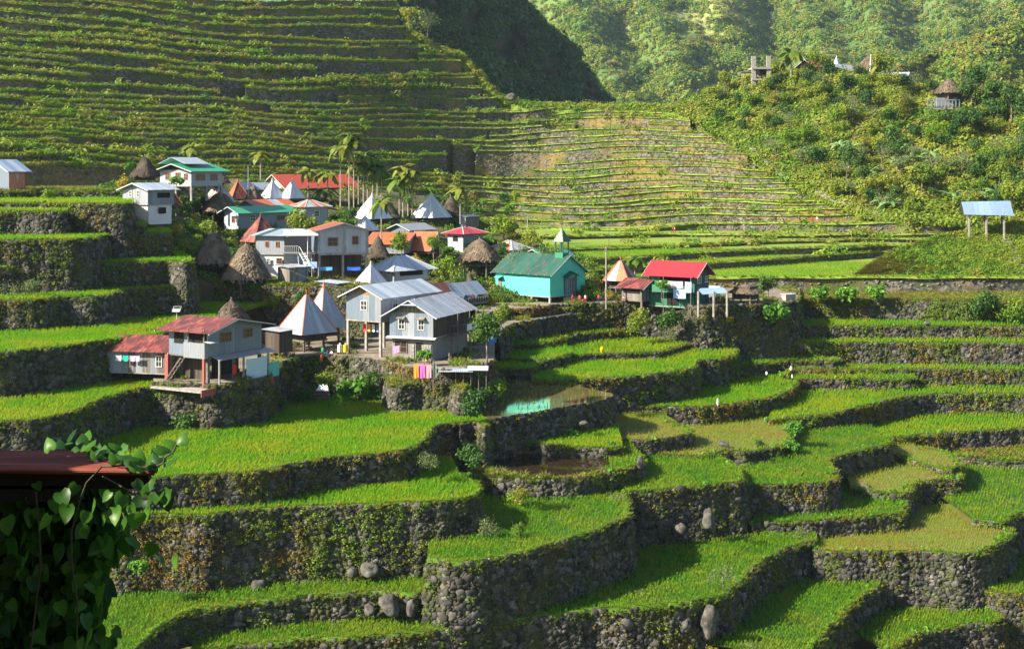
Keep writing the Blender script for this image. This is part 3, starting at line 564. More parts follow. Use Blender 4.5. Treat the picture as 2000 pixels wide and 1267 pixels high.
# low growth on the grassy and trodden terraces
x, y = field_points(0.5, 120, 232); z, ki = topz(x, y); gp = []
for i, k in enumerate(KEYS):
    su = TP[k]['surf']
    if su == 'grass': m = ki == i
    elif su in ('earth', 'path'): m = (ki == i) & (np.sin(x * .9) + np.sin(y * 1.1 + x * .3) + RNG.normal(0, .6, len(x)) > 1.35)
    elif su == 'pond': m = (ki == i) & (y < 137.5) & ~inpoly(x, y, POND)
    else: continue
    gp.append(np.column_stack([x[m], y[m], z[m]]))
gp = np.concatenate(gp); scatter('low_grass', gp, RNG.uniform(.8, 1.9, len(gp)), T_GRASS + T_DRY, label='rough grass and weeds on banks and around the houses')
# ---------------------------------------------------------------- terraced mountain: level ledges between stone walls
_px = np.array([-150, 0, 350, 700, 900, 1300, 1720, 2150], float); _py = np.array([-60, 0, 100, 200, 300, 390, 430, 545], float)
_D = np.array([[360, 335, 290, 246, 212, 194, 188, 150], [362, 338, 294, 252, 216, 197, 190, 150], [400, 380, 342, 304, 266, 244, 232, 190], [438, 420, 392, 362, 326, 288, 272, 205],
               [465, 455, 445, 430, 398, 360, 338, 222], [450, 440, 428, 400, 362, 334, 316, 222], [425, 412, 398, 366, 334, 312, 300, 222], [400, 388, 375, 345, 320, 304, 296, 222]], float)
def Dm(px, py): return sum(Dm0(px + o, py) for o in (-160, -95, -40, 0, 40, 95, 160)) / 7
def Dm0(px, py):
    px = np.clip(px, -150, 2149); py = np.clip(py, -60, 544)
    i = np.clip(np.searchsorted(_px, px, 'right') - 1, 0, 6); j = np.clip(np.searchsorted(_py, py, 'right') - 1, 0, 6)
    u = (px - _px[i]) / (_px[i + 1] - _px[i]); v = (py - _py[j]) / (_py[j + 1] - _py[j])
    return (_D[i, j] * (1 - u) + _D[i + 1, j] * u) * (1 - v) + (_D[i, j + 1] * (1 - u) + _D[i + 1, j + 1] * u) * v
XK = [-150, 0, 175, 350, 525, 700, 900, 1100, 1300, 1500, 1720, 2150]
LINES = []   # (y at XK, h or None, xmin, xmax)
def LN(ys, h=None, x0=-150, x1=2150): LINES.append((ys, h, x0, x1))
LN([545]*6+[545,543,541,541,541,541], 17.3, 930); LN([525]*6+[529,528,518,507,490,484], 16.1, 930); LN([510]*6+[511,509,497,486,479,476], 14.9, 930)
LN([490]*6+[489,487,479,471,466,464], 14.25, 930); LN([461]*6+[461,461,456,459,457,455], 13.5, 930); LN([440]*6+[440,439.5,439,437,436,436], None, 900); LN([427]*6+[427,427,425,424.5,424,424], None, 860)
for ys, x0, x1 in [
 ([408,408,408,406,406,407,407,408,409.5,410,410,410], 340, 1720), ([395,395,395,392,392,393,392,395,397,397.5,400,400], 340, 1680),
 ([385,385,385,378,378,379,384,387,389,389,392,392], 340, 1620), ([375,375,375,366,366,366,372,378,379,377,377,377], 340, 1600),
 ([365,365,365,354,354,356,361,366,368,368,368,368], 340, 1580), ([356,356,356,344,345,347,351,355,357,361,361,361], 340, 1560),
 ([318,317,320,332,336,338,340,341,343,347,349,349], -150, 1530), ([302,300,306,320,325,326,327,328,330,334,336,336], -150, 1505),
 ([284,282,291,305,310,313,315,316,318,322,324,324], -150, 1482), ([275,272,282,294,299,302,303,303,304,307,307,307], -150, 1470),
 ([262,262,270,283,290,292,293,292,293,297,297,297], -150, 1450), ([250,251,260,273,280,284,283,281,282,285,285,285], -150, 1430),
 ([238,241,250,262,269,273,272,269,270,272,272,272], -150, 1400), ([228,231,240,252,258,262,260,257,258,258,258,258], -150, 1380),
 ([216,222,231,243,248,250,247,246,247,247,247,247], -150, 1360), ([204,212,221,232,236,238,236,235,236,236,236,236], -150, 1350),
 ([196,203,211,220,226,227,226,226,226,226,226,226], -150, 1300), ([184,191,199,210,212,213,214,216,216,216,216,216], -150, 1200),
 ([170,178,186,197,199,200,200,204,206,206,206,206], -150, 1050), ([150,156,167,182,187,188,188,190,190,190,190,190], -150, 1000),
 ([132,139,152,168,172,171,170,170,170,170,170,170], -150, 960), ([117,121,138,154,160,158,150,150,150,150,150,150], -150, 950),
 ([104,108,122,139,148,149,142,142,142,142,142,142], -150, 930), ([90,95,108,124,130,133,133,133,133,133,133,133], -150, 920),
 ([78,83,93,108,114,118,121,121,121,121,121,121], -150, 900), ([62,67,78,93,98,105,105,105,105,105,105,105], -150, 880),
 ([42,46,60,78,85,92,92,92,92,92,92,92], -150, 860), ([20,24,42,60,68,80,80,80,80,80,80,80], -150, 815),
 ([6,10,24,40,50,52,52,52,52,52,52,52], -150, 790), ([-8,-5,8,25,33,35,35,35,35,35,35,35], -150, 785), ([-25,-22,-8,8,16,17,17,17,17,17,17,17], -150, 785), ([-45,-40,-25,-10,-2,0,0,0,0,0,0,0], -150, 785)]:
    LN(ys, None, x0, x1)
def ytop(px):
    return np.interp(px, [-150, 786, 800, 850, 900, 940, 975, 1040, 1350, 1400, 1440, 1480, 1530, 1610, 1720, 1760, 2150], [-70, -70, 60, 95, 108, 150, 190, 207, 210, 240, 265, 298, 335, 378, 416, 421, 422])
cols = np.arange(-150, 2151, 14.0); NC = len(cols); nl = len(LINES)
LY = np.zeros((nl, NC)); LD = np.zeros((nl, NC)); act = np.zeros((nl, NC), bool)
yt = ytop(cols)
for i, (ys, h, x0, x1) in enumerate(LINES):
    y = np.interp(cols, XK, ys)
    ph = RNG.uniform(0, 6, 3); y = y + (1.3 if h is None else 0.3) * (np.sin(cols / 67 + ph[0]) + 0.6 * np.sin(cols / 29 + ph[1])) + (RNG.normal(0, 0.25, NC) + RNG.normal(0, 1.6) + 5 * np.sin(cols / 150 + i * .12) + 2.5 * np.sin(cols / 61 + i * .2) if h is None else 0)
    LY[i] = y
    LD[i] = Dm(cols, y) if h is None else h * F / (y - YH)
    if h is None: LD[i] += 0.5 * np.sin(cols / 30 + ph[2])
    act[i] = (cols >= x0) & (cols <= x1) & (y > yt + 3)
for i in range(14, nl - 5):      # ledges that merge for a stretch, so that walls differ in height
    for _ in range(RNG.integers(0, 3)):
        c0 = RNG.uniform(-150, 1250); act[i] &= ~((cols > c0) & (cols < c0 + RNG.uniform(90, 320)))
for i in range(1, nl):       # keep every ledge at least 1.2 m deep
    for j in range(NC):
        if act[i, j]:
            prev = [k for k in range(i) if act[k, j]]
            if prev: LD[i, j] = max(LD[i, j], LD[prev[-1], j] + 1.2)
hill = empty('terraced_mountainside', (0, 0, 0)); tag(hill, 'terraced mountainside of stone walls and grassy ledges behind the village', kind='structure')
def pt(px, py, D): return ((px - 1000) * D / F, D, CAMZ - (py - YH) * D / F)
lpv, lpf = [], []
lv, lf, wv = [], [], [[] for _ in range(nl)]; wf = [[] for _ in range(nl)]
hm_k = []; hl_pts, hl_sc, hs_pts, hs_sc, hg_pts, hg_sc, hm_pts, hm_sc, hst = [], [], [], [], [], [], [], [], []
for j in range(NC - 1):
    A = [i for i in range(nl) if act[i, j] and act[i, j + 1]]
    pxm_ = cols[j]
    for q, i in enumerate(A):
        a0, a1 = np.array(pt(cols[j], LY[i, j], LD[i, j])), np.array(pt(cols[j + 1], LY[i, j + 1], LD[i, j + 1]))
        # wall drop: down to the ledge below (or 3 m)
        if q:
            k = A[q - 1]; zb0 = pt(cols[j], LY[k, j], LD[k, j])[2]; zb1 = pt(cols[j + 1], LY[k, j + 1], LD[k, j + 1])[2]
        else: zb0, zb1 = a0[2] - 6, a1[2] - 6
        n0 = len(wv[i]); b = 0.1
        wv[i] += [tuple(a0), tuple(a1), (a1[0], a1[1] - b * (a1[2] - zb1), zb1 - .1), (a0[0], a0[1] - b * (a0[2] - zb0), zb0 - .1)]
        wf[i].append((n0, n0 + 3, n0 + 2, n0 + 1))
        if q + 1 < len(A):
            k = A[q + 1]; e0 = np.array(pt(cols[j], LY[k, j], LD[k, j])); e1 = np.array(pt(cols[j + 1], LY[k, j + 1], LD[k, j + 1]))
            e0[2], e1[2] = a0[2], a1[2]
        elif pxm_ > 1352 or LY[i, j] - yt[j] > 26:
            e0 = a0 + [0, 6, 0]; e1 = a1 + [0, 6, 0]
        else:
            e0 = np.array(pt(cols[j], yt[j], LD[i, j] + 9)); e1 = np.array(pt(cols[j + 1], yt[j + 1], LD[i, j + 1] + 9))
        n0 = len(lv); lv += [tuple(a0), tuple(a1), tuple(e1 + [0, .3, 0]), tuple(e0 + [0, .3, 0])]; lf.append((n0, n0 + 1, n0 + 2, n0 + 3))
        # grassy lip: a low sloping bank on the rim
        lh = 0.12 + 0.16 * max(0, math.sin(cols[j] / 31 + i * 2.1)); n0 = len(lpv); lpv += [tuple(a0 + [0, .05, .10]), tuple(a1 + [0, .05, .10]), tuple(a1 + [0, -.42, -lh]), tuple(a0 + [0, -.42, -lh])]; lpf.append((n0, n0 + 3, n0 + 2, n0 + 1))
        # planting
        W = np.linalg.norm(a1 - a0); hh = max(a0[2] - zb0, .2) if q else 1.5; pxm = cols[j]
        for _ in range(int(W * 2.6)):
            u = RNG.random(); hl_pts.append(a0 * (1 - u) + a1 * u + [0, RNG.uniform(-.4, .6), 0.0]); hl_sc.append(RNG.uniform(.7, 1.5) * (1.6 if pxm < 860 else 1.0))
        veg = 0.5 + 0.5 * math.sin(pxm / 90 + i * 0.7) + 0.35 * math.sin(pxm / 37 + i * 1.9)
        for _ in range(int(RNG.poisson(W * hh * (0.75 if pxm > 820 else 0.55) * max(veg, .15)))):
            u, v = RNG.random(), RNG.random(); p = a0 * (1 - u) + a1 * u; p[2] -= v * hh; p[1] -= .3 + .1 * v * hh; hm_pts.append(p); hm_sc.append(RNG.uniform(.6, 1.5)); hm_k.append(RNG.choice(6, p=(.05, .1, .1, .5, .15, .1)) if pxm > 840 + 60 * math.sin(LY[i, j] / 25) else RNG.choice(6, p=(.25, .25, .25, .1, 0, .15)))
        wild = 0
        if 60 < pxm < 860 and LY[i, j] < 175 and i >= 20:    # overgrown belt across the middle of the left flank
            wild = math.exp(-((LY[i, j] - (35 + 0.19 * pxm)) / 36) ** 2) * (0.85 + .6 * math.sin(pxm / 60 + i))
            if 395 < pxm < 560 and LY[i, j] < 85: wild = 0.05
        if pxm > 900 and LY[i, j] < 245: wild = 0.35
        dep = min(e0[1] - a0[1], 8)
        for _ in range(int(RNG.poisson((max(0, wild) + (.12 if pxm < 860 else .05)) * W * dep * 0.33))):
            u, v = RNG.random(), RNG.random(); p = (a0 * (1 - u) + a1 * u) * (1 - v) + (e0 * (1 - u) + e1 * u) * v; hs_pts.append(p + [0, 0, .3]); hs_sc.append(RNG.uniform(.8, 2.1))
        gl = 0.0
        for (gx, gy, gw, gh) in ((330, 270, 190, 12), (600, 265, 120, 14), (60, 115, 110, 9), (200, 180, 60, 10), (150, 140, 90, 8), (400, 215, 120, 10), (1090, 446, 170, 6), (760, 330, 90, 9), (1380, 462, 110, 5), (500, 245, 200, 16), (80, 55, 60, 8), (620, 215, 120, 8), (560, 120, 90, 6), (1650, 450, 120, 4)):
            gl = max(gl, math.exp(-((pxm - gx) / gw) ** 2 - ((LY[i, j] - gy) / gh) ** 2))
        for _ in range(int(RNG.poisson(W * 0.75 * gl))):
            u = RNG.random(); hg_pts.append(a0 * (1 - u) + a1 * u + [0, RNG.uniform(.2, 2.5), .25]); hg_sc.append(RNG.uniform(.6, 1.35))
        if hh > .5 and -20 < pxm < 2010:                       # real stones in the face
            m = int(W * hh * (1.5 if LD[i, j] < 330 else 0.8)); u, v = RNG.random(m)[:, None], RNG.random(m)[:, None]
            p = a0 * (1 - u) + a1 * u; p[:, 2:] -= v * hh; p[:, 1:2] -= .04 + .1 * v * hh; hst.append(p)
tag(link('ledge', mesh('ledge', lv, lf, M['ledge']), hill)); link('grass_bank', mesh('grass_bank', lpv, lpf, M['lip']), hill)
for i in range(nl):
    if wf[i]: link('terrace_wall', mesh('terrace_wall', wv[i], wf[i], M['hill_core']), hill)
hst = np.concatenate(hst); m = len(hst); print('hill stones', m)
w_ = RNG.integers(0, 14, m); VV, QQ, b0 = [], [], 0
for k in range(14):
    q = np.nonzero(w_ == k)[0]; s = RNG.uniform(.35, .75, len(q))[:, None, None]
    oc = np.array([[0, 0, -.5], [.5, 0, 0], [0, .5, 0], [-.5, 0, 0], [0, -.5, 0], [0, 0, .5]]) * RNG.uniform(.8, 1.1, (6, 3)) * [1.3, .5, .8]
    v = oc[None] * s + hst[q][:, None, :]; VV.append(v.reshape(-1, 3)); tr = np.array([[0, 2, 1], [0, 3, 2], [0, 4, 3], [0, 1, 4], [5, 1, 2], [5, 2, 3], [5, 3, 4], [5, 4, 1]])
    QQ.append((tr[None] + (b0 + np.arange(len(q)) * 6)[:, None, None]).reshape(-1, 3)); b0 += len(q) * 6
tag(link('wall_stones', fast_mesh('wall_stones', np.concatenate(VV), np.concatenate(QQ), M['hill_stone'], True), hill), kind='stuff')
scatter('ledge_grass', hl_pts, np.array(hl_sc) * 1.25, T_GRASS, label='grass fringing the ledges of the terraced mountainside', rz=None)
scatter('wall_weeds', hm_pts, hm_sc, T_MOSS + T_DRY + T_GRASS[:1], m_idx=hm_k, label='weeds on the far terrace walls')
scatter('wild_shrubs', hs_pts, hs_sc, T_HILL, label='overgrown bushes on the abandoned mountainside terraces')
scatter('grey_shrubs', hg_pts, hg_sc, T_GREY, label='feathery grey green shrubs growing in rows along the mountainside ledges')

# ---------------------------------------------------------------- soft terrain patches
def fbm(x, y, s):
    from mathutils import noise
    return np.array([noise.fractal(Vector((a / s, b / s, 3.1)), 1.0, 2.0, 4) for a, b in zip(x, y)])
def patch(name, pxs, top, bot, dfun, nrow, m, label, back=40, noise_px=0.0, nscale=60, drop=6, dn=0.0):
    pxs = np.asarray(pxs, float); V = []; Fc = []; nc = len(pxs)
    for k in range(nrow):
        f = k / (nrow - 1); py = bot(pxs) * (1 - f) + top(pxs) * f; D = dfun(pxs, py)
        if noise_px: py = py - noise_px * (f ** .5) * fbm(pxs, py * 2.2, nscale)
        if dn: D = D + dn * fbm(pxs + 900, py * 2.5, nscale)
        V += [pt(a, b, c) for a, b, c in zip(pxs, py, D)]
    lo = [V[i] for i in range(nc)]; hi = V[-nc:]
    G = np.array(V).reshape(nrow, nc, 3)
    V = [(v[0], v[1] + .5, v[2] - drop) for v in lo] + V + [(v[0] * 1.05, v[1] + back, v[2] - back * .8) for v in hi]
    for k in range(nrow + 1):
        for j in range(nc - 1): a = k * nc + j; Fc.append((a, a + 1, a + nc + 1, a + nc))
    o = link(name, mesh(name, V, Fc, m, True)); tag(o, label, kind='structure'); return o, G
def on_grid(G, n, wfun=None):
    """n random points on a patch, roughly even in the picture"""
    r, c = G.shape[:2]; i = RNG.uniform(0, r - 1.001, n); j = RNG.uniform(0, c - 1.001, n)
    a, b = i.astype(int), j.astype(int); u, v = (i - a)[:, None], (j - b)[:, None]
    p = (G[a, b] * (1 - u) + G[a + 1, b] * u) * (1 - v) + (G[a, b + 1] * (1 - u) + G[a + 1, b + 1] * u) * v
    return p
def to_px(p): p = np.asarray(p); return 1000 + p[..., 0] * F / p[..., 1], YH + (CAMZ - p[..., 2]) * F / p[..., 1]
I = np.interp
# village slope
vx = np.linspace(196, 1160, 66)
def Dv(px, py):
    k0, k1 = [340, 400, 450, 500, 560, 600], [205, 192, 181, 172, 160, 150]
    a = I(py, [340, 350, 400, 440, 460], [212, 207, 192, 181, 176]); b = I(py, [340, 350, 400, 450, 500, 560, 600], [252, 248, 230, 215, 200, 183, 176]); c = I(py, [340, 400, 450, 500, 560, 600], [285, 262, 240, 222, 206, 200])
    t1 = np.clip((px - 250) / 190, 0, 1); t2 = np.clip((px - 520) / 430, 0, 1)
    return (a * (1 - t1) + b * t1) * (1 - t2) + c * t2
vo, GV = patch('village_slope', vx, lambda x: I(x, [196, 300, 600, 900, 985, 1050, 1160], [368, 350, 348, 395, 440, 478, 512]), lambda x: I(x, [196, 290, 340, 372, 560, 620, 985, 1160], [404, 447, 500, 556, 566, 598, 600, 575]), Dv, 22, M['yard'], 'sloping ground between the upper village houses', back=6, drop=12, dn=0.6)
# path-side boundary hill (jungle)
jx = np.linspace(1335, 2150, 90)
jtop = lambda x: I(x, [1335, 1350, 1365, 1400, 1450, 1500, 1560, 1650, 1750, 1800, 1900, 2000, 2150], [212, 205, 196, 176, 160, 152, 146, 146, 158, 172, 186, 192, 190])
jo, GJ = patch('jungle_hill', jx, jtop, lambda x: ytop(x) + 16, lambda x, y: Dm(x, y) + 1.0, 36, M['slope'], 'steep jungle covered hill at right', back=60, noise_px=5, nscale=50, dn=4)
mx = np.linspace(1672, 2150, 60)
mo, GM = patch('grassy_mound', mx, lambda x: I(x, [1672, 1690, 1710, 1740, 1780, 1840, 1900, 1960, 2000, 2150], [538, 522, 508, 494, 477, 460, 450, 440, 430, 415]), lambda x: 0 * x + 538.5, lambda x, y: 228.3 + (538 - y) * 0.17, 24, M['mound'], 'brown bracken mound with a green right half below the tin roofed shelter', back=10, noise_px=2, nscale=40, drop=3, dn=1.0)
cx_ = np.linspace(770, 1196, 70)
def ctop(x): return I(x, [770, 1000, 1012, 1040, 1065, 1090, 1115, 1130, 1150, 1170, 1190, 1196], [-90, -80, 0, 28, 55, 78, 100, 125, 150, 180, 205, 212])
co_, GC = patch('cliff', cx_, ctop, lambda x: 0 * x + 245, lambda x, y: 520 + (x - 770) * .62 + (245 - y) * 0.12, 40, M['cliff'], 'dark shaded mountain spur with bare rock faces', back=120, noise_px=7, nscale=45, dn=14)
bx = np.linspace(900, 2300, 150)
def Db(x, y): return 1150 + (260 - y) * 1.25 + 34 * np.sin(x / 115.0 + 0.6 + y * .004) + 18 * np.sin(x / 47.0 + y * .012) + 30 * np.sin(x / 23.0 - y * .02)
bo, GB = patch('far_mountain', bx, lambda x: 0 * x - 170, lambda x: 0 * x + 330, Db, 90, M['far'], 'hazy forested mountain filling the background', back=50, drop=60, dn=22, noise_px=0, nscale=70)
sx_ = np.linspace(1640, 2250, 70)
stop_ = lambda x: I(x, [1640, 1700, 1750, 1790, 1860, 1930, 2000, 2250], [210, 165, 131, 115, 88, 63, 38, -30])
so, GS = patch('brown_spur', sx_, stop_, lambda x: 0 * x + 330, lambda x, y: 700 + (330 - y) * .5 + 35 * np.sin(x / 40.), 40, M['far'], 'brownish grassy mountain spur at upper right', back=150, noise_px=4, nscale=40, dn=12)
# ---- vegetation on the patches
def pick(G, n, cond, lift=0.0):
    p = on_grid(G, n); x, y = to_px(p); k = cond(x, y); return p[k] + [0, 0, lift]
T_FTREE = [lb('forest_tree', 150, 5.2, 1.25, M[k], flat=0.8, seed=80 + i, hollow=.55) for i, k in enumerate(('leaf', 'leaf', 'leaf_dark', 'grass'))]
T_FBUSH = [lb('hill_bush', 70, 2.4, .8, M[k], flat=0.6, seed=90 + i) for i, k in enumerate(('grass', 'leaf', 'grass_dry'))]
def far_forest(G, n, name, label, dens, s0, s1):
    p = on_grid(G, n); x, y = to_px(p); k = dens(x, y) > RNG.random(n); p = p[k]; scatter(name, p, RNG.uniform(s0, s1, len(p)), T_FTREE, label=label)
far_forest(GB, 16000, 'far_forest', 'distant forest covering the far mountain', lambda x, y: ((y < 245) & (x > 985) & (x < 2040)) * np.clip(.55 + .5 * np.sin(x / 62. + y / 33.) + .25 * np.sin(x / 21. - y / 17.), .06, 1), 0.5, 1.15)
p = pick(GB, 14000, lambda x, y: (y < 245) & (x > 985) & (x < 2040)); scatter('far_scrub', p, RNG.uniform(.8, 1.7, len(p)), T_FBUSH, label='scrub covering the far mountain')
far_forest(GS, 2600, 'spur_forest', 'scattered trees on the brown spur', lambda x, y: (y < 230) * (x < 2040) * np.clip(.12 + .6 * (np.sin(x / 30. + y / 18.) > .4), 0, 1), .5, 1.1)
p = pick(GS, 6500, lambda x, y: (y < 230) & (x < 2040)); scatter('spur_scrub', p, RNG.uniform(.6, 1.3, len(p)), [T_FBUSH[2], T_FBUSH[0], T_FBUSH[2]], label='dry scrub on the brown spur')
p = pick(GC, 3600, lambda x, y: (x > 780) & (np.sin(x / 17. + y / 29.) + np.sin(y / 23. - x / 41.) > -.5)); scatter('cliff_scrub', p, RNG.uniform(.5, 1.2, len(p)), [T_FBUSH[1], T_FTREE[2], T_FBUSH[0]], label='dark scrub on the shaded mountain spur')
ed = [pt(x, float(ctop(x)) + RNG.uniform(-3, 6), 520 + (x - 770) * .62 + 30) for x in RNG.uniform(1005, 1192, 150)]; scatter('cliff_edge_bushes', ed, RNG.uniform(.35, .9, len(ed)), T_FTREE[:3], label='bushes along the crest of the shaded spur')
# jungle hill: dense ground cover (trees come one by one below)
p = pick(GJ, 15000, lambda x, y: (x < 2040), .4); scatter('hill_undergrowth', p, RNG.uniform(.7, 2.6, len(p)), T_HILL + [T_SHRUB[0], T_GRASS[0]], label='dense bushes and creepers covering the jungle hill')
xe = RNG.uniform(1350, 2040, 1500); ye = ytop(xe) + RNG.uniform(-2, 15, 1500); p = [pt(a, b, c) for a, b, c in zip(xe, ye, Dm(xe, ye) - .6)]; scatter('hill_foot_bushes', p, RNG.uniform(.7, 1.8, 1500), T_SHRUB, label='bushes along the foot of the jungle hill')
p = pick(GJ, 9000, lambda x, y: (x < 2040), .3); scatter('hill_grass', p, RNG.uniform(1.5, 4.0, len(p)), T_DRY + T_GRASS, label='tall grass on the jungle hill')
p = pick(GM, 9000, lambda x, y: (x < 1855 + 40 * np.sin(y / 9.) + RNG.normal(0, 30, len(x))), 0); scatter('bracken', p, RNG.uniform(.5, 1.2, len(p)), T_DRY + [T_DRY[0]], label='brown bracken on the mound')
p = pick(GM, 7000, lambda x, y: (x > 1825 + 30 * np.sin(y / 9.) + RNG.normal(0, 45, len(x))) & (x < 2040), .1); scatter('mound_shrubs', p, RNG.uniform(.35, 1.0, len(p)), T_SHRUB, label='green bushes on the right side of the mound')
p = pick(GV, 5200, lambda x, y: np.sin(x / 19. + y / 7.) + np.sin(x / 8. - y / 11.) + RNG.normal(0, .5, len(x)) > -.7, .1); scatter('village_weeds', p, RNG.uniform(.3, 1.35, len(p)) ** 1.2, T_VILL + T_GRASS[:1], label='weeds and garden plants between the village houses')
# ridge crest growth along the saddle and shoulder of the terraced mountain
ed = []
for x in RNG.uniform(785, 1360, 900):
    y = float(ytop(x)); D = float(Dm(x, max(y, 0))) + RNG.uniform(0, 8); ed.append(pt(x, y + RNG.uniform(-2, 10), D))
scatter('ridge_bushes', ed, RNG.uniform(.8, 2.6, len(ed)), T_SHRUB, label='bushes along the crest of the terraced mountain')
# rice on the wide far fields (lowest ledges right of the church)
fx, fy = field_points(0.62, 205, 262); pp = []
zz = np.full(len(fx), np.nan)
PX = 1000 + fx * F / fy
for q in range(4):
    y0 = I(PX, cols, LY[q]); d0 = LINES[q][1] * F / (y0 - YH); y1 = I(PX, cols, LY[q + 1]); d1 = LINES[q + 1][1] * F / (y1 - YH)
    m = (PX > 945) & (PX < 2030) & (fy > d0 + .2) & (fy < d1 - .2); zz[m] = CAMZ - LINES[q][1]
m = ~np.isnan(zz); pp = np.column_stack([fx, fy, zz])[m]
scatter('rice_plants', pp, RNG.uniform(1.1, 1.6, len(pp)), T_RICE, label='bright rice in the distant fields right of the church', zs=.6)
# ---------------------------------------------------------------- haze
hz = MB(); hz.box(-1150, 1500, -60, 2300, 0.2, 900); hm = bpy.data.materials.new('haze'); hm.use_nodes = True; hn = hm.node_tree
for nd in list(hn.nodes): hn.nodes.remove(nd)
ho = hn.nodes.new('ShaderNodeOutputMaterial'); pv = hn.nodes.new('ShaderNodeVolumePrincipled'); hn.links.new(pv.outputs[0], ho.inputs['Volume'])
pv.inputs['Color'].default_value = (0.62, 0.82, 1.0, 1); pv.inputs['Density'].default_value = 0.00007; pv.inputs['Anisotropy'].default_value = 0.3
tag(hz.build('haze', hm), 'thin bluish haze in the valley air', kind='stuff')
# ---------------------------------------------------------------- building materials (UV: u across the sheet in metres, v up the slope)
def metal(name, base, rust=0.0, rustc=(0.22, 0.07, 0.03), rib=0.22, rough=0.42, spec=0.5, met=0.0, band=0.9, dirt=0.25):
    m = NT(name); uv = m.n('UVMap').outputs[0]; rnd = m.rand()
    st = m.noise(2.2, 4, m.scaled(uv, (1.6, 0.22, 1)), 0.7); blot = m.noise(0.9, 5, m.scaled(uv, (1, 0.7, 1)), 0.7)
    dk = tuple(v * 0.55 for v in base)
    c = m.mix(m.ramp(st, [(0.35, (0, 0, 0)), (0.75, (dirt * 2,) * 3)]), base, dk)
    br = m.n('MapRange'); br.inputs['To Min'].default_value = 1 - band * 0.28; br.inputs['To Max'].default_value = 1.0; m.l(rnd, br.inputs[0])
    c = m.mix(1.0, c, br.outputs[0], 'MULTIPLY')
    if rust > 0:
        t = 0.72 - rust * 0.42; ad = m.n('Math', operation='ADD'); m.l(st, ad.inputs[0]); m.l(blot, ad.inputs[1])
        ad2 = m.n('Math', operation='MULTIPLY'); m.l(ad.outputs[0], ad2.inputs[0]); ad2.inputs[1].default_value = 0.5
        f = m.ramp(ad2.outputs[0], [(t - 0.04, (0, 0, 0)), (t + 0.05, (1, 1, 1))])
        c = m.mix(f, c, m.mix(blot, rustc, tuple(min(1, v * 1.9) for v in rustc)))
    m.base(c, rough, spec, met)
    wv = m.n('TexWave', wave_profile='SIN'); wv.bands_direction = 'X'; wv.inputs['Scale'].default_value = 0.314 / rib; m.l(uv, wv.inputs['Vector'])
    m.bump(wv.outputs['Fac'], 0.5, 0.03); return m.m
def boards(name, base, pitch=0.2, dark=0.5, rough=0.85):
    m = NT(name); uv = m.n('UVMap').outputs[0]
    s = m.n('SeparateXYZ'); m.l(uv, s.inputs[0]); q = m.n('Math', operation='DIVIDE'); m.l(s.outputs[0], q.inputs[0]); q.inputs[1].default_value = pitch
    fl = m.n('Math', operation='FLOOR'); m.l(q.outputs[0], fl.inputs[0]); wn = m.n('TexWhiteNoise', noise_dimensions='1D'); m.l(fl.outputs[0], wn.inputs['W'])
    c = m.mix(wn.outputs['Value'], tuple(v * dark for v in base), base)
    st = m.noise(3, 5, m.scaled(uv, (3, 0.35, 1)), 0.7); c = m.mix(m.ramp(st, [(0.4, (0, 0, 0)), (0.75, (.5, .5, .5))]), c, tuple(v * 0.4 for v in base))
    fr = m.n('Math', operation='FRACT'); m.l(q.outputs[0], fr.inputs[0]); g = m.ramp(fr.outputs[0], [(0.0, (0, 0, 0)), (0.08, (1, 1, 1))])
    m.base(m.mix(g, tuple(v * 0.15 for v in base), c), rough, 0.2); m.bump(g, 0.4, 0.02); return m.m
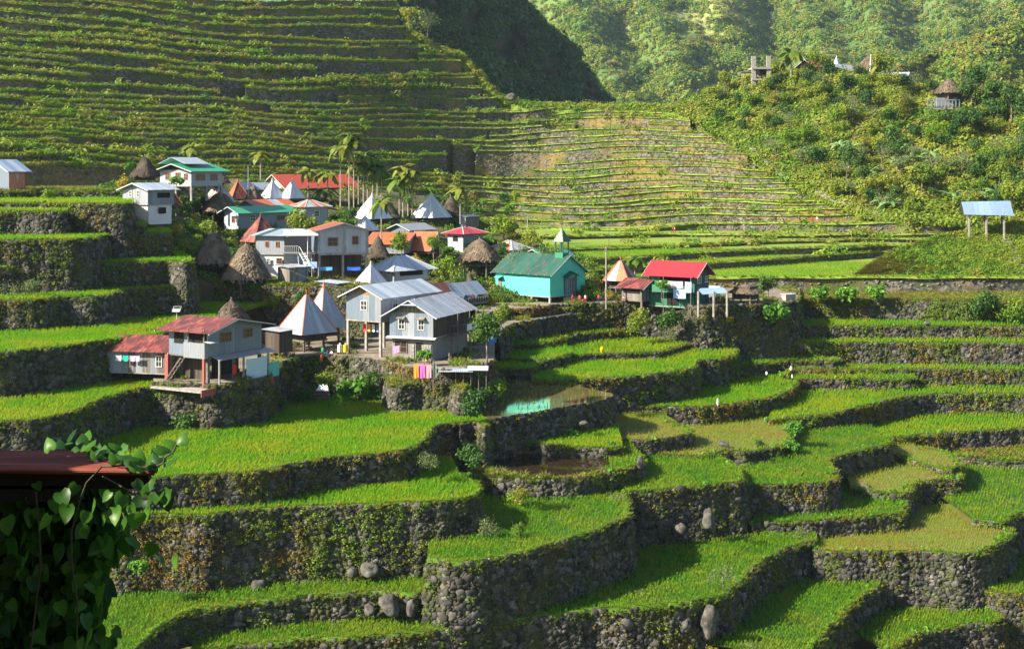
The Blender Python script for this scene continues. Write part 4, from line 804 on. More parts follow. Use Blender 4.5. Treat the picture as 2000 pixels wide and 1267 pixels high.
M.update(galv=metal('galvanised_roof', (0.32, 0.39, 0.48), 0.25, (.18, .08, .05)), galv_clean=metal('clean_galvanised_roof', (0.42, 0.49, 0.58), 0.10, (.2, .12, .08), dirt=.28), galv_rusty=metal('streaked_galvanised_roof', (0.40, 0.45, 0.50), 0.42, (0.17, .065, .035)),
    rust=metal('rusty_roof', (0.42, 0.16, 0.08), 0.75, (0.28, .075, .03)), rust_dark=metal('dark_rusty_roof', (0.10, 0.035, 0.03), 0.5, (0.17, .04, .03)), maroon=metal('maroon_roof', (0.15, 0.035, 0.03), .45, (0.19, .065, .04), dirt=.4),
    red=metal('red_roof', (0.44, 0.035, 0.045), 0.12, (.2, .05, .04), dirt=.25), orange=metal('orange_red_roof', (0.62, 0.10, 0.045), 0.0, dirt=.12), green=metal('green_roof', (0.04, 0.30, 0.17), 0.0, dirt=.1), green_old=metal('weathered_green_roof', (0.022, 0.105, 0.075), 0.42, (0.06, .05, .04)),
    white=metal('white_sheet_wall', (0.42, 0.46, 0.52), 0.22, (0.30, .17, .10), dirt=.3), bluegrey=metal('blue_grey_sheet_wall', (0.17, 0.225, 0.29), 0.15, (0.16, .13, .11), dirt=.3), palewall=metal('pale_sheet_wall', (0.28, 0.315, 0.36), 0.2, (.2, .15, .12)),
    rustwall=metal('rusty_sheet_wall', (0.50, 0.42, 0.38), 0.7, (0.30, .10, .05)), turq=metal('turquoise_wall', (0.08, 0.54, 0.43), 0.0, band=0, rough=.8, rib=.8, dirt=.16), dkgreen=metal('dark_green_wall', (0.012, 0.075, 0.06), 0.0, rough=.7, band=.2), midgreen=metal('green_painted_wall', (0.02, 0.20, 0.11), 0.0, rough=.7),
    tin_bright=metal('bright_tin', (0.60, 0.66, 0.74), 0.0, dirt=.15), shelter=metal('blue_tin_roof', (0.22, 0.33, 0.52), 0.0, dirt=.2), whitewash=metal('whitewashed_wall', (0.58, 0.60, 0.62), 0.0, rough=.85, band=0, rib=2, dirt=.1), blockwall=metal('bare_block_wall', (0.27, 0.28, 0.29), 0.0, rough=.9, rib=3, dirt=.3),
    wood=boards('weathered_boards', (0.26, 0.235, 0.21)), wood_dark=boards('dark_boards', (0.11, 0.09, 0.075)), wood_tan=boards('tan_plywood', (0.42, 0.30, 0.17), 0.9), wood_blue=boards('blue_grey_boards', (0.20, 0.25, 0.29), 0.25))
def flat(name, c, rough=0.7, spec=0.3): m = NT(name); m.base(c, rough, spec); return m.m
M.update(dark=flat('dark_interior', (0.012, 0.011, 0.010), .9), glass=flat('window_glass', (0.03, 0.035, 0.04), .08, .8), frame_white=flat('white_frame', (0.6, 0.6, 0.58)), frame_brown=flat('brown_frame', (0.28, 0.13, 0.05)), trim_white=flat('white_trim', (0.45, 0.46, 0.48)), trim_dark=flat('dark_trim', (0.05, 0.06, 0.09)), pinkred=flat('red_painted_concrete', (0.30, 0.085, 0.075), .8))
M['concrete'] = mat_noise('concrete', [(0.3, (0.17, 0.16, 0.15)), (0.7, (0.36, 0.35, 0.33))], 2.5)
M['timber'] = mat_noise('grey_timber', [(0.3, (0.07, 0.055, 0.045)), (0.7, (0.21, 0.185, 0.16))], 3)
M['thatch'] = mat_noise('thatch', [(0.25, (0.055, 0.042, 0.03)), (0.5, (0.17, 0.135, 0.095)), (0.75, (0.30, 0.245, 0.175))], 1.2, stretch=(1, 1, .4), bump=.5, rough=.95)
M['thatch_dark'] = mat_noise('old_dark_thatch', [(0.25, (0.03, 0.024, 0.02)), (0.5, (0.10, 0.08, 0.062)), (0.75, (0.17, 0.14, 0.11))], 1.2, stretch=(1, 1, .4), bump=.5, rough=.95)
def uvmesh(name, quads, m, t=0.04):
    """list of planar quads/tris (b0,b1,t1,t0) as thin plates with a metric UV map"""
    V, Fc, UV = [], [], []
    for q in quads:
        q = [Vector(p) for p in q]; u = (q[1] - q[0]); L = u.length; u.normalize(); nrm = (q[1] - q[0]).cross(q[-1] - q[0]).normalized(); v = nrm.cross(u)
        uv = [((p - q[0]).dot(u) + q[0].dot(u), (p - q[0]).dot(v)) for p in q]; k = len(q); n = len(V)
        V += [tuple(p) for p in q] + [tuple(p - nrm * t) for p in q]
        Fc.append(tuple(range(n, n + k))); UV += uv; Fc.append(tuple(range(n + 2 * k - 1, n + k - 1, -1))); UV += uv[::-1]
        for i in range(k): j = (i + 1) % k; Fc.append((n + i, n + k + i, n + k + j, n + j)); UV += [uv[i], uv[i], uv[j], uv[j]]
    me = mesh(name, V, Fc, m); lay = me.uv_layers.new(name='UVMap'); lay.data.foreach_set('uv', [c for p in UV for c in p]); return me
def plate(name, root, quads, m, t=0.04): return link(name, uvmesh(name, quads, m, t), root)
def lerpq(q, a, b):
    q = [Vector(p) for p in q]; T1 = q[2]; T0 = q[3] if len(q) == 4 else q[2]
    return [q[0].lerp(q[1], a), q[0].lerp(q[1], b), T0.lerp(T1, b), T0.lerp(T1, a)]
def clean(q):
    if (q[2] - q[3]).length < 1e-4: return q[:3]
    if (q[1] - q[0]).length < 1e-4: return [q[0], q[2], q[3]]
    return q
def roof_plane(root, q, mats, w=0.85, name='roof_sheet', t=0.035, whole=False):
    q = [Vector(p) for p in q]; L = (q[1] - q[0]).length; n = max(1, int(round(L / w))); mats = mats if isinstance(mats, (list, tuple)) else [mats]
    if whole or n == 1: plate('roof_side' if name == 'roof_sheet' else name, root, [clean(lerpq(q, 0, 1))], mats[0], t); return
    nrm = (q[1] - q[0]).cross(q[-1] - q[0]).normalized()
    for i in range(n):
        s = clean(lerpq(q, max(0, i / n - .003), min(1, (i + 1) / n + .003))); off = nrm * (0.012 * (i % 2) + random.uniform(0, .01))
        plate(name, root, [[p + off for p in s]], mats[0] if random.random() < .35 else random.choice(mats), t)
def window(root, o, u, n, w, h, frame='frame_white', nm=2, shutter=False):
    """window with its frame, muntins and pane; o = lower left corner on the wall, u = along the wall, n = outwards"""
    o, u, n = Vector(o), Vector(u), Vector(n); up = Vector((0, 0, 1)); f = MB(); fw = 0.07
    def bar(a0, a1, b0, b1, d0=0.0, d1=.06):
        c = [o + u * a + up * b + n * d for d in (d0, d1) for a, b in ((a0, b0), (a1, b0), (a1, b1), (a0, b1))]; k = len(f.v); f.v += [tuple(p) for p in c]
        for qd in ((3, 2, 1, 0), (4, 5, 6, 7), (0, 1, 5, 4), (1, 2, 6, 5), (2, 3, 7, 6), (3, 0, 4, 7)): f.f.append(tuple(k + i for i in qd)); f.mi.append(0)
    bar(0, fw, 0, h); bar(w - fw, w, 0, h); bar(fw, w - fw, 0, fw); bar(fw, w - fw, h - fw, h)
    for i in range(1, nm): a = w * i / nm; bar(a - .02, a + .02, fw, h - fw, 0, .045)
    bar(fw, w - fw, h * .5 - .02, h * .5 + .02, 0, .043)
    wo = f.build('window', M[frame], root)
    p = MB(); p.quad([o + u * a + up * b + n * .012 for a, b in ((fw, fw), (w - fw, fw), (w - fw, h - fw), (fw, h - fw))]); p.build('pane', M['glass'], wo); return wo
def door(root, o, u, n, w, h, m='wood_dark'):
    o, u, n = Vector(o), Vector(u), Vector(n); up = Vector((0, 0, 1))
    d = plate('door', root, [[o + n * .05, o + u * w + n * .05, o + u * w + up * h + n * .05, o + up * h + n * .05]], M[m], .04)
    k = MB(); c = o + u * (w * .85) + up * (h * .48) + n * .08; k.box(c.x - .04, c.x + .04, c.y - .04, c.y + .04, c.z - .04, c.z + .04); k.build('handle', M['trim_dark'], d); return d
def house(name, label, cx, py, D, wl, wr, H, th=50, stilt=0, rise=12, ridge='x', roof='galv', wallL='palewall', wallR=None, oh=8, lower=None, win=(), sheets=True, z=None, cat='house', group=None, post='concrete', wsheet=False, roofR=None, apex=.5, gable=None, floor=True, roof_w=.85, whole=False):
    """cx,py: near corner foot in the picture; wl/wr: picture widths of the walls running left/right from it; other sizes in picture pixels at that distance.
    local +x = right hand wall, +y = left hand wall"""
    k = D / F; t = math.radians(th); A = wr * k / math.cos(t); B = wl * k / math.sin(t); H *= k; S = stilt * k; R = rise * k; O = oh * k
    root = empty(name, P(cx, py, D), t, label, cat, group); wallR = wallR or wallL
    zt = S + H
    if S > 0 and lower is None:
        for i, (x, y) in enumerate([(a, b) for a in np.linspace(.15, A - .15, max(2, int(A / 3.2) + 1)) for b in np.linspace(.15, B - .15, max(2, int(B / 3.2) + 1))]):
            MB().box(x - .14, x + .14, y - .14, y + .14, -1.2, S - .02).build('post', M[post], root)
    if lower:
        wl_ = [[(A - .15, .15, -.6), (A - .15, .15, S)], ]
        for nm_, q in (('lower_wall', [(0.2, .2, -.8), (A - .2, .2, -.8), (A - .2, .2, S), (.2, .2, S)]), ('lower_wall', [(.2, B - .2, -.8), (.2, .2, -.8), (.2, .2, S), (.2, B - .2, S)]), ('lower_wall', [(A - .2, .2, -.8), (A - .2, B - .2, -.8), (A - .2, B - .2, S), (A - .2, .2, S)])):
            plate(nm_, root, [q], M[lower], .1)
    if floor: MB().box(-.05, A + .05, -.05, B + .05, S - .12, S + .0).build('floor', M['timber' if post != 'concrete' else 'concrete'], root)
    gm = M[gable] if gable else None
    def wallp(q, m, nm='wall'):
        if wsheet: roof_plane(root, q, m if isinstance(m, list) else [m], .8, 'wall_sheet', .05)
        else: plate(nm, root, [q], m if not isinstance(m, list) else m[0], .1)
    mL = [M[x] for x in wallL] if isinstance(wallL, (list, tuple)) else M[wallL]; mR = [M[x] for x in wallR] if isinstance(wallR, (list, tuple)) else M[wallR]
    wallp([(0, 0, S), (A, 0, S), (A, 0, zt), (0, 0, zt)], mR); wallp([(0, B, S), (0, 0, S), (0, 0, zt), (0, B, zt)], mL)
    plate('wall', root, [[(A, 0, S), (A, B, S), (A, B, zt), (A, 0, zt)]], mR if not isinstance(mR, list) else mR[0], .1); plate('wall', root, [[(A, B, S), (0, B, S), (0, B, zt), (A, B, zt)]], mR if not isinstance(mR, list) else mR[0], .1)
    mats = [M[x] for x in (roof if isinstance(roof, (list, tuple)) else [roof])]; matsR = [M[x] for x in roofR] if roofR else mats
    rp = lambda q, m=mats: roof_plane(root, q, m, roof_w, whole=whole)
    e = 0.04
    if ridge == 'x':      # gables on the left-hand wall; slopes face -y and +y
        c = B * apex; s = R / c; s2 = R / (B - c); z0, z1 = zt + e - s * O, zt + e - s2 * O; zr = zt + R + e
        rp([(-O, -O, z0), (A + O, -O, z0), (A + O, c, zr), (-O, c, zr)]); rp([(A + O, B + O, z1), (-O, B + O, z1), (-O, c, zr), (A + O, c, zr)], matsR)
        for x, f in ((0, 1), (A, -1)):
            q = [(x, B, zt), (x, 0, zt), (x, c, zt + R)]; plate('gable', root, [q if f > 0 else [q[1], q[0], q[2]]], gm or (mL if f > 0 and not isinstance(mL, list) else (mR[0] if isinstance(mR, list) else mR)), .08)
        for x in (-O, A + O): MB().bar((x, -O, z0 - .08), (x, c, zr - .08), .07, 4).bar((x, c, zr - .08), (x, B + O, z1 - .08), .07, 4).build('bargeboard', M['trim_white'], root)
    elif ridge == 'y':
        c = A * apex; s = R / c; s2 = R / (A - c); z0, z1 = zt + e - s * O, zt + e - s2 * O; zr = zt + R + e
        rp([(-O, B + O, z0), (-O, -O, z0), (c, -O, zr), (c, B + O, zr)]); rp([(A + O, -O, z1), (A + O, B + O, z1), (c, B + O, zr), (c, -O, zr)], matsR)
        for y, f in ((0, 1), (B, -1)):
            q = [(0, y, zt), (A, y, zt), (c, y, zt + R)]; plate('gable', root, [q if f > 0 else [q[1], q[0], q[2]]], gm or (mR[0] if isinstance(mR, list) else mR), .08)
        for y in (-O, B + O): MB().bar((-O, y, z0 - .08), (c, y, zr - .08), .07, 4).bar((c, y, zr - .08), (A + O, y, z1 - .08), .07, 4).build('bargeboard', M['trim_white'], root)
    elif ridge in ('hip', 'pyr'):
        if ridge == 'pyr': a = Vector((A / 2, B / 2, zt + R)); b = a.copy()
        elif A > B: a = Vector((B / 2, B / 2, zt + R)); b = Vector((A - B / 2, B / 2, zt + R))
        else: a = Vector((A / 2, A / 2, zt + R)); b = Vector((A / 2, B - A / 2, zt + R))
        z0 = zt + e - R / (min(A, B) / 2) * O * .8
        c0, c1, c2, c3 = (Vector(v) for v in ((-O, -O, z0), (A + O, -O, z0), (A + O, B + O, z0), (-O, B + O, z0)))
        if A > B or ridge == 'pyr': rp([c0, c1, b, a]); rp([c3, c0, a], mats); rp([c1, c2, b], matsR); rp([c2, c3, a, b], matsR)
        else: rp([c0, c1, a]); rp([c3, c0, a, b]); rp([c1, c2, b, a], matsR); rp([c2, c3, b], matsR)
        MB().bar(c0, a, .07, 5).bar(c1, b, .07, 5).bar(c3, a if A > B else b, .07, 5).build('ridge_cap', M['trim_white'], root)
    elif ridge == 'flat':
        rp([(-O, -O, zt + .05), (A + O, -O, zt + .05), (A + O, B + O, zt + .05 + R), (-O, B + O, zt + .05 + R)])
    for w in win:   # (side, centre 0..1, sill px above floor, width px, height px, kind)
        side, c, sill, ww, hh = w[:5]; kind = w[5] if len(w) > 5 else 'frame_white'; base = S + sill * k
        if len(w) > 6: base = w[6] * k
        tL = math.sin(t); tR = math.cos(t)
        if side == 'R': W = ww * k / tR; o = (c * A - W / 2, -.02, base); u, n = (1, 0, 0), (0, -1, 0)
        else: W = ww * k / tL; o = (-.02, (c * B) + W / 2, base); u, n = (0, -1, 0), (-1, 0, 0)
        if kind.startswith('door'): door(root, o, u, n, W, hh * k, 'wood_dark' if kind == 'door' else kind[5:])
        elif kind == 'open':
            oo, uu, nn_ = Vector(o), Vector(u), Vector(n); q = [oo + nn_ * .03, oo + uu * W + nn_ * .03, oo + uu * W + nn_ * .03 + Vector((0, 0, hh * k)), oo + nn_ * .03 + Vector((0, 0, hh * k))]
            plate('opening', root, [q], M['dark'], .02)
        else: window(root, o, u, n, W, hh * k, kind, 2 if W < 1.6 else 3)
    root['dims'] = 0; del root['dims']
    return root, A, B, k, S, zt
def pyramid(name, label, cx, py, D, wl, wr, eave, apex_y, mats=('galv', 'galv'), cap='trim_white', cat='hut', top=0.0, oc='timber', group=None, concave=.0, w=.8):
    """native hut: steep four sided metal roof on posts. cx,py = ground under the front eave corner"""
    k = D / F; t = math.atan2(wl, wr); A = wr * k / math.cos(t); root = empty(name, P(cx, py, D), t, label, cat, group); E = eave * k
    cen = root.location + Vector((math.cos(t) * A / 2 - math.sin(t) * A / 2, math.sin(t) * A / 2 + math.cos(t) * A / 2, 0)); za = CAMZ - (apex_y - YH) * cen.y / F - root.location.z
    a = Vector((A / 2, A / 2, za)); mL, mR = [M[m] for m in (mats[0] if isinstance(mats[0], tuple) else (mats[0],))], [M[m] for m in (mats[1] if isinstance(mats[1], tuple) else (mats[1],))]
    c = [Vector(v) for v in ((0, 0, E), (A, 0, E), (A, A, E), (0, A, E))]
    f = 1 - top; tp = [ci.lerp(a, f) for ci in c]
    for i, j, mm in ((0, 1, mR), (3, 0, mL), (1, 2, mR), (2, 3, mL)): roof_plane(root, [c[i], c[j], tp[j], tp[i]] if top else [c[i], c[j], a], mm, w)
    rc = MB()
    for i in range(4): rc.bar(c[i], tp[i], .09, 5, .07)
    rc.build('ridge_cap', M[cap], root)
    MB().bar(a - Vector((0, 0, .5 + top * za * .3)), a + Vector((0, 0, .35)), .22 if not top else .05, 6, .10).build('roof_peak', M[cap], root)
    for x, y in ((.22, .22), (.78, .22), (.22, .78), (.78, .78)): MB().bar((x * A, y * A, -1), (x * A, y * A, E + .25), .13, 6).build('post', M[oc], root)
    MB().box(.16 * A, .84 * A, .16 * A, .84 * A, E * .55, E * .55 + .15).build('floor', M['timber'], root)
    plate('wall', root, [[(.2 * A, .2 * A, E * .6), (.8 * A, .2 * A, E * .6), (.8 * A, .2 * A, E + .8), (.2 * A, .2 * A, E + .8)], [(.2 * A, .8 * A, E * .6), (.2 * A, .2 * A, E * .6), (.2 * A, .2 * A, E + .8), (.2 * A, .8 * A, E + .8)]], M['wood_dark'], .05)
    return root, A, k
def thatch_mesh(name, m, seed, steep=1.0, n=2600):
    """unit thatched roof: radius 1, height 1, shaggy; rounded pyramid"""
    r = np.random.default_rng(seed); V, Fc = [], []; NA, NR = 40, 12
    def prof(f): return (1 - f) ** (0.82 * steep) * (1.0) + 0.03
    for i in range(NR + 1):
        f = i / NR
        for j in range(NA):
            a = 6.283 * j / NA; sq = 1 / max(abs(math.cos(a)), abs(math.sin(a))) ** .35; rr = prof(f) * sq * (1 + r.normal(0, .018)) * .93
            V.append((rr * math.cos(a), rr * math.sin(a), f))
    for i in range(NR):
        for j in range(NA): b = (j + 1) % NA; Fc.append((i * NA + j, i * NA + b, (i + 1) * NA + b, (i + 1) * NA + j))
    V.append((0, 0, 1.03)); t = len(V) - 1
    for j in range(NA): Fc.append((NR * NA + j, NR * NA + (j + 1) % NA, t))
    for _ in range(n):
        f = r.random() ** .8 * .98; a = r.uniform(0, 6.283); sq = 1 / max(abs(math.cos(a)), abs(math.sin(a))) ** .35
        f1 = max(-.10, f - r.uniform(.06, .16)); R0, R1 = prof(f) * sq * .93 + .0, prof(max(f1, 0)) * sq * .93 + r.uniform(.03, .09)
        da = r.uniform(.015, .05) / max(.25, prof(f)); k = len(V); a1 = a + r.normal(0, .04)
        V += [(R0 * math.cos(a - da), R0 * math.sin(a - da), f), (R0 * math.cos(a + da), R0 * math.sin(a + da), f), (R1 * math.cos(a1 + da * .6), R1 * math.sin(a1 + da * .6), f1), (R1 * math.cos(a1 - da * .6), R1 * math.sin(a1 - da * .6), f1)]
        Fc.append((k + 3, k + 2, k + 1, k))
    return mesh(name, V, Fc, m)
TH = [thatch_mesh('thatch_roof', M['thatch'], 1), thatch_mesh('thatch_roof', M['thatch'], 2, .9), thatch_mesh('thatch_roof', M['thatch_dark'], 3, 1.25)]
def thatched(label, cx, py, D, R, eave_y, apex_y, v=0, cat='thatched hut', posts=True, group=None):
    k = D / F; o = P(cx, py, D); root = empty('thatched_hut', o, random.uniform(0, 1.5), label, cat, group); r = R * k; ze = (py - eave_y) * k; za = (py - apex_y) * k
    rf = link('thatch_roof', TH[v], root); rf.scale = (r, r, za - ze); rf.location = (0, 0, ze)
    pk = MB().bar((0, 0, za - .3), (0, 0, za + .3), .14, 6, .08).build('roof_peak', M['timber'], root)
    s = r * .55
    if posts:
        for x, y in ((-s, -s), (s, -s), (s, s), (-s, s)): MB().bar((x, y, -1), (x, y, ze + .5), .13, 6).build('post', M['timber'], root)
        MB().box(-s - .2, s + .2, -s - .2, s + .2, ze * .45, ze * .45 + .12).build('floor', M['timber'], root)
    q = s * .95; zz = ze * .5
    plate('wall', root, [[(-q, -q, zz), (q, -q, zz), (q, -q, ze + .9), (-q, -q, ze + .9)], [(q, -q, zz), (q, q, zz), (q, q, ze + .9), (q, -q, ze + .9)], [(-q, q, zz), (-q, -q, zz), (-q, -q, ze + .9), (-q, q, ze + .9)]], M['wood_dark'], .05)
    return root
def rail(root, a, b, h=1.0, n=8, m='timber', r=.03, name='railing'):
    a, b = Vector(a), Vector(b); f = MB(); f.bar(a + Vector((0, 0, h)), b + Vector((0, 0, h)), r * 1.3, 4); f.bar(a + Vector((0, 0, .12)), b + Vector((0, 0, .12)), r, 4)
    for i in range(n + 1): p = a.lerp(b, i / n); f.bar(p + Vector((0, 0, 0)), p + Vector((0, 0, h)), r, 4)
    return f.build(name, M[m], root)
def cloth(name, label, cat, a, b, drop, m, folds=3, parent=None, group=None, sag=.05):
    """hanging cloth between two points, folded, with real thickness"""
    a, b = Vector(a), Vector(b); V, Fc = [], []; nx, nz = 10, 4; d = (b - a); nr = Vector((-d.y, d.x, 0)).normalized()
    for i in range(nx + 1):
        f = i / nx
        for j in range(nz + 1):
            g = j / nz; p = a.lerp(b, f) - Vector((0, 0, drop * g + sag * math.sin(math.pi * f))) + nr * (.05 * g * math.sin(f * folds * 6.283)); V.append(tuple(p))
    for i in range(nx):
        for j in range(nz): q = i * (nz + 1) + j; Fc.append((q, q + 1, q + nz + 2, q + nz + 1))
    n = len(V); V += [tuple(Vector(v) + nr * .015) for v in V]; Fc += [tuple(n + i for i in reversed(f)) for f in Fc]
    o = link(name, mesh(name, V, Fc, m, True), parent); return tag(o, label, cat, group) if parent is None else o
# ---------------------------------------------------------------- the village, from the front to the back
def hD(h, py): return h * F / (py - YH)
W = lambda root, x, y, z: root.matrix_basis @ Vector((x, y, z))
# --- two storey grey house with the jerkinhead roof
r, A, B, k, S, zt = house('two_storey_house', 'two storey blue grey corrugated house with laundry line below, jerkinhead tin roof', 846, 706, 153.4, 88, 66, 47, th=68, stilt=46, rise=26, ridge='x', roof=['galv_clean', 'galv_rusty', 'galv', 'galv_rusty'], wallL=['bluegrey', 'palewall', 'bluegrey'], wallR='wood_dark', oh=14, lower='blockwall', wsheet=True, gable='wood', floor=True,
    win=[('L', .72, 14, 13, 20), ('L', .27, 14, 13, 20), ('R', .45, 2, 8, 34, 'door')])
plate('skirt_roof', r, [[(-.45, B + .3, S - .12), (-.45, -.4, S - .12), (.0, -.4, S + .03), (.0, B + .3, S + .03)]], M['trim_white'], .05)
c = B / 2; R_ = 26 * k; O = 12 * k   # clipped gable end
plate('hip_end', r, [[(-O - .25, c + 1.0, zt + R_ * .64), (-O - .25, c - 1.0, zt + R_ * .64), (.9, c, zt + R_ + .1)]], M['galv_clean'], .05)
for yy in (.72, .27): plate('window_awning', r, [[(-.5, yy * B + .55, S + 36 * k), (-.5, yy * B - .5, S + 36 * k), (-.02, yy * B - .5, S + 40 * k), (-.02, yy * B + .55, S + 40 * k)]], M['wood'], .04)
window(r, (.17, B * .90, .75), (0, -1, 0), (-1, 0, 0), 1.55, 1.35, 'frame_brown', 2)
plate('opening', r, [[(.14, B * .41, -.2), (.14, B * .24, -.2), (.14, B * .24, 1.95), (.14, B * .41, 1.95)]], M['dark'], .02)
for b_ in range(5):
    for q_ in range(4): # courses of concrete blocks beside the door
        y0 = .35 + q_ * .28; MB().box(.12, .17, y0, y0 + .25, -.3 + b_ * .42, .08 + b_ * .42).build('block', M['concrete'], r)
    for q_ in range(4):
        y0 = B * .44 + .05 + q_ * .3; MB().box(.12, .17, y0, y0 + .27, -.3 + b_ * .42, .08 + b_ * .42).build('block', M['concrete'], r) if b_ < 2 or q_ < 1 else None
MB().box(A * .35, A + .8, -1.5, 0, S - .15, S - .03).build('balcony_floor', M['timber'], r); rail(r, (A * .35, -1.45, S), (A + .8, -1.45, S), 1.05, 14); rail(r, (A * .35, -1.45, S), (A * .35, 0, S), 1.05, 3)
for x in (A * .35, A * .68, A + .75): MB().bar((x, -1.42, -1), (x, -1.42, zt - .1), .06, 5).build('balcony_post', M['timber'], r)
MB().bar((A * .62, -1.5, S), (A * .95, -2.6, -.5), .05, 5).build('brace', M['timber'], r)
st = MB().bar((A * .33, -.5, S), (A * -.02, -2.0, -.2), .06, 5).bar((A * .40, -.4, S), (A * .06, -1.9, -.2), .06, 5)
st.build('stair_stringer', M['timber'], r)
for i in range(8):
    f = (i + .5) / 8; p = Vector((A * .37, -.45, S)).lerp(Vector((A * .02, -1.95, -.2)), f); MB().box(p.x - .45, p.x + .45, p.y - .1, p.y + .1, p.z - .03, p.z + .03).build('stair_tread', M['timber'], r)
plate('side_roof', r, [[(A + .2, -2.2, S - .3), (A + 2.6, -2.2, S - .3), (A + 2.6, .2, S + .1), (A + .2, .2, S + .1)]], M['galv_clean'], .04)
a, b_ = W(r, A + .6, -2.25, S - .35), W(r, A + 2.7, -2.25, S - .35)
cloth('tarp', 'bright blue tarp hanging at the right side of the two storey house', 'tarp', a, b_, 1.45, flat('blue_tarp', (0.0, 0.10, 0.62), .5), 1.5)
for i, (u0, cc, nm_) in enumerate(((.50, (0.75, .75, .76), 'white towel'), (.58, (.55, .40, .62), 'lilac towel'), (.43, (.6, .65, .7), 'pale blue shirt'))):
    cloth('laundry', nm_ + ' hanging on the balcony rail of the two storey house', 'laundry', W(r, A * (u0 + .15), -1.52, S + 1.0), W(r, A * (u0 + .22), -1.52, S + 1.0), .75, flat('cloth_%d' % i, cc), 1)
# --- long gabled house on stilts behind it
r, A, B, k, S, zt = house('stilt_house', 'long blue grey tin house on concrete stilts behind the two storey house', 744, 683, 157, 73, 96, 50, th=58, stilt=55, rise=19, ridge='x', roof=['galv_clean', 'galv_clean', 'galv'], wallL=['bluegrey', 'palewall', 'bluegrey', 'bluegrey'], wallR=['palewall', 'bluegrey'], oh=12, wsheet=True, gable='wood_tan', win=[('L', .48, 20, 14, 19), ('R', .25, 22, 9, 20), ('R', .62, 24, 9, 12)])
for i, (u0, cc, nm_) in enumerate(((.30, (.75, .06, .04), 'bright red shirt'), (.42, (.8, .35, .1), 'orange shirt'), (.55, (.7, .72, .75), 'white shirt'), (.66, (.12, .2, .3), 'dark blue trousers'), (.76, (.6, .1, .12), 'crimson cloth'))):
    cloth('laundry', nm_ + ' drying in the shade under the long stilt house', 'laundry', W(r, 1.2 + i * .02, B * (1 - u0), S - .5), W(r, 1.2, B * (1 - u0) - .42, S - .5), .85, flat('wash_%d' % i, cc), 1)
MB().bar(W(r, 1.2, B, S - .5), W(r, 1.2, 0, S - .5), .012, 4).build('clothes_line', M['trim_dark'], None)
tag(bpy.data.objects['clothes_line'], 'clothes line strung under the long stilt house', 'clothes line')
# --- blue house at left, on its slab and thin posts
r, A, B, k, S, zt = house('blue_house', 'dusty blue corrugated house with a patchy red roof on a raised slab at left', 406, 757, 137.5, 88, 80, 52, th=60, stilt=60, rise=17, ridge='y', roof=['maroon', 'maroon', 'rust_dark', 'galv_rusty', 'maroon'], roofR=['maroon', 'rust_dark'], wallL=['bluegrey', 'palewall', 'wood'], wallR=['bluegrey'], oh=20, lower=None, wsheet=True, apex=.42, post='timber', win=[('R', .32, 24, 16, 20, 'frame_brown'), ('R', .74, 26, 13, 19, 'frame_brown')])
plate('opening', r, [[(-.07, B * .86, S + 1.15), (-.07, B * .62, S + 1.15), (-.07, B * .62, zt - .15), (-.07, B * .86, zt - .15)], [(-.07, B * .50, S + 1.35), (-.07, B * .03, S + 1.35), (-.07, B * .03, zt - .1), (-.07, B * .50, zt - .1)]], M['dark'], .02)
plate('balcony_front', r, [[(-.5, B * .54, S - .15), (-.5, -.05, S - .15), (-.5, -.05, S + 1.35), (-.5, B * .54, S + 1.35)], [(-.5, -.05, S - .15), (0, -.05, S - .15), (0, -.05, S + 1.35), (-.5, -.05, S + 1.35)]], M['palewall'], .06)
for y in (B * .42, .1): MB().box(-.5, -.4, y - .05, y + .05, S + 1.35, zt + .1).build('balcony_post', M['timber'], r)
plate('sill_shelf', r, [[(-.6, -.9, S + 1.45), (.5, -.9, S + 1.45), (.5, -.02, S + 1.55), (-.6, -.02, S + 1.55)]], M['trim_white'], .04)
plate('lean_roof', r, [[(.5, -1.1, S - .35), (A + 1.0, -1.1, S - .35), (A + 1.0, 0, S - .02), (.5, 0, S - .02)]], M['galv_rusty'], .04)
MB().box(-2.2, A + .4, -1.15, B + .4, -.18, .0).build('slab', M['concrete'], r); MB().box(-2.25, A + .45, -1.25, -1.16, -.55, .12).build('edge_beam', M['pinkred'], r)
for x in (.3, A * .48, A * .95): MB().bar((x, -1.22, -4.6 if x < 1 else -3.4), (x, -1.22, S - .3), .13, 6).build('tall_post', M['concrete'], r)
MB().box(-.5, -.3, .05, .28, 0, S - .15).build('red_post', M['pinkred'], r); MB().box(-.3, .0, B - .1, B + .3, 0, S - .05).build('red_post', M['pinkred'], r)
plate('back_wall', r, [[(1.8, B, 0), (1.8, B * .45, 0), (1.8, B * .45, S - .2), (1.8, B, S - .2)], [(A * .5, B * .6, 0), (A, B * .6, 0), (A, B * .6, S - .2), (A * .5, B * .6, S - .2)]], M['wood_dark'], .06)
s0, s1 = Vector((-.75, B * .50, S - .1)), Vector((-.75, B * .98, 0.0)); f_ = MB().bar(s0 + Vector((.3, 0, 0)), s1 + Vector((.3, 0, 0)), .07, 4).bar(s0 - Vector((.3, 0, 0)), s1 - Vector((.3, 0, 0)), .09, 4); f_.build('stair_stringer', M['timber'], r)
for i in range(7): p = s0.lerp(s1, (i + .5) / 7); MB().box(p.x - .3, p.x + .3, p.y - .13, p.y + .13, p.z - .03, p.z + .03).build('stair_tread', M['timber'], r)
cloth('banner', 'large pale blue plastic sheet hung under the blue house', 'plastic sheet', W(r, A * .52, -1.3, S - .6), W(r, A * .92, -1.3, S - .6), 2.2, flat('pale_sheet', (.45, .60, .66), .5), 1.3)
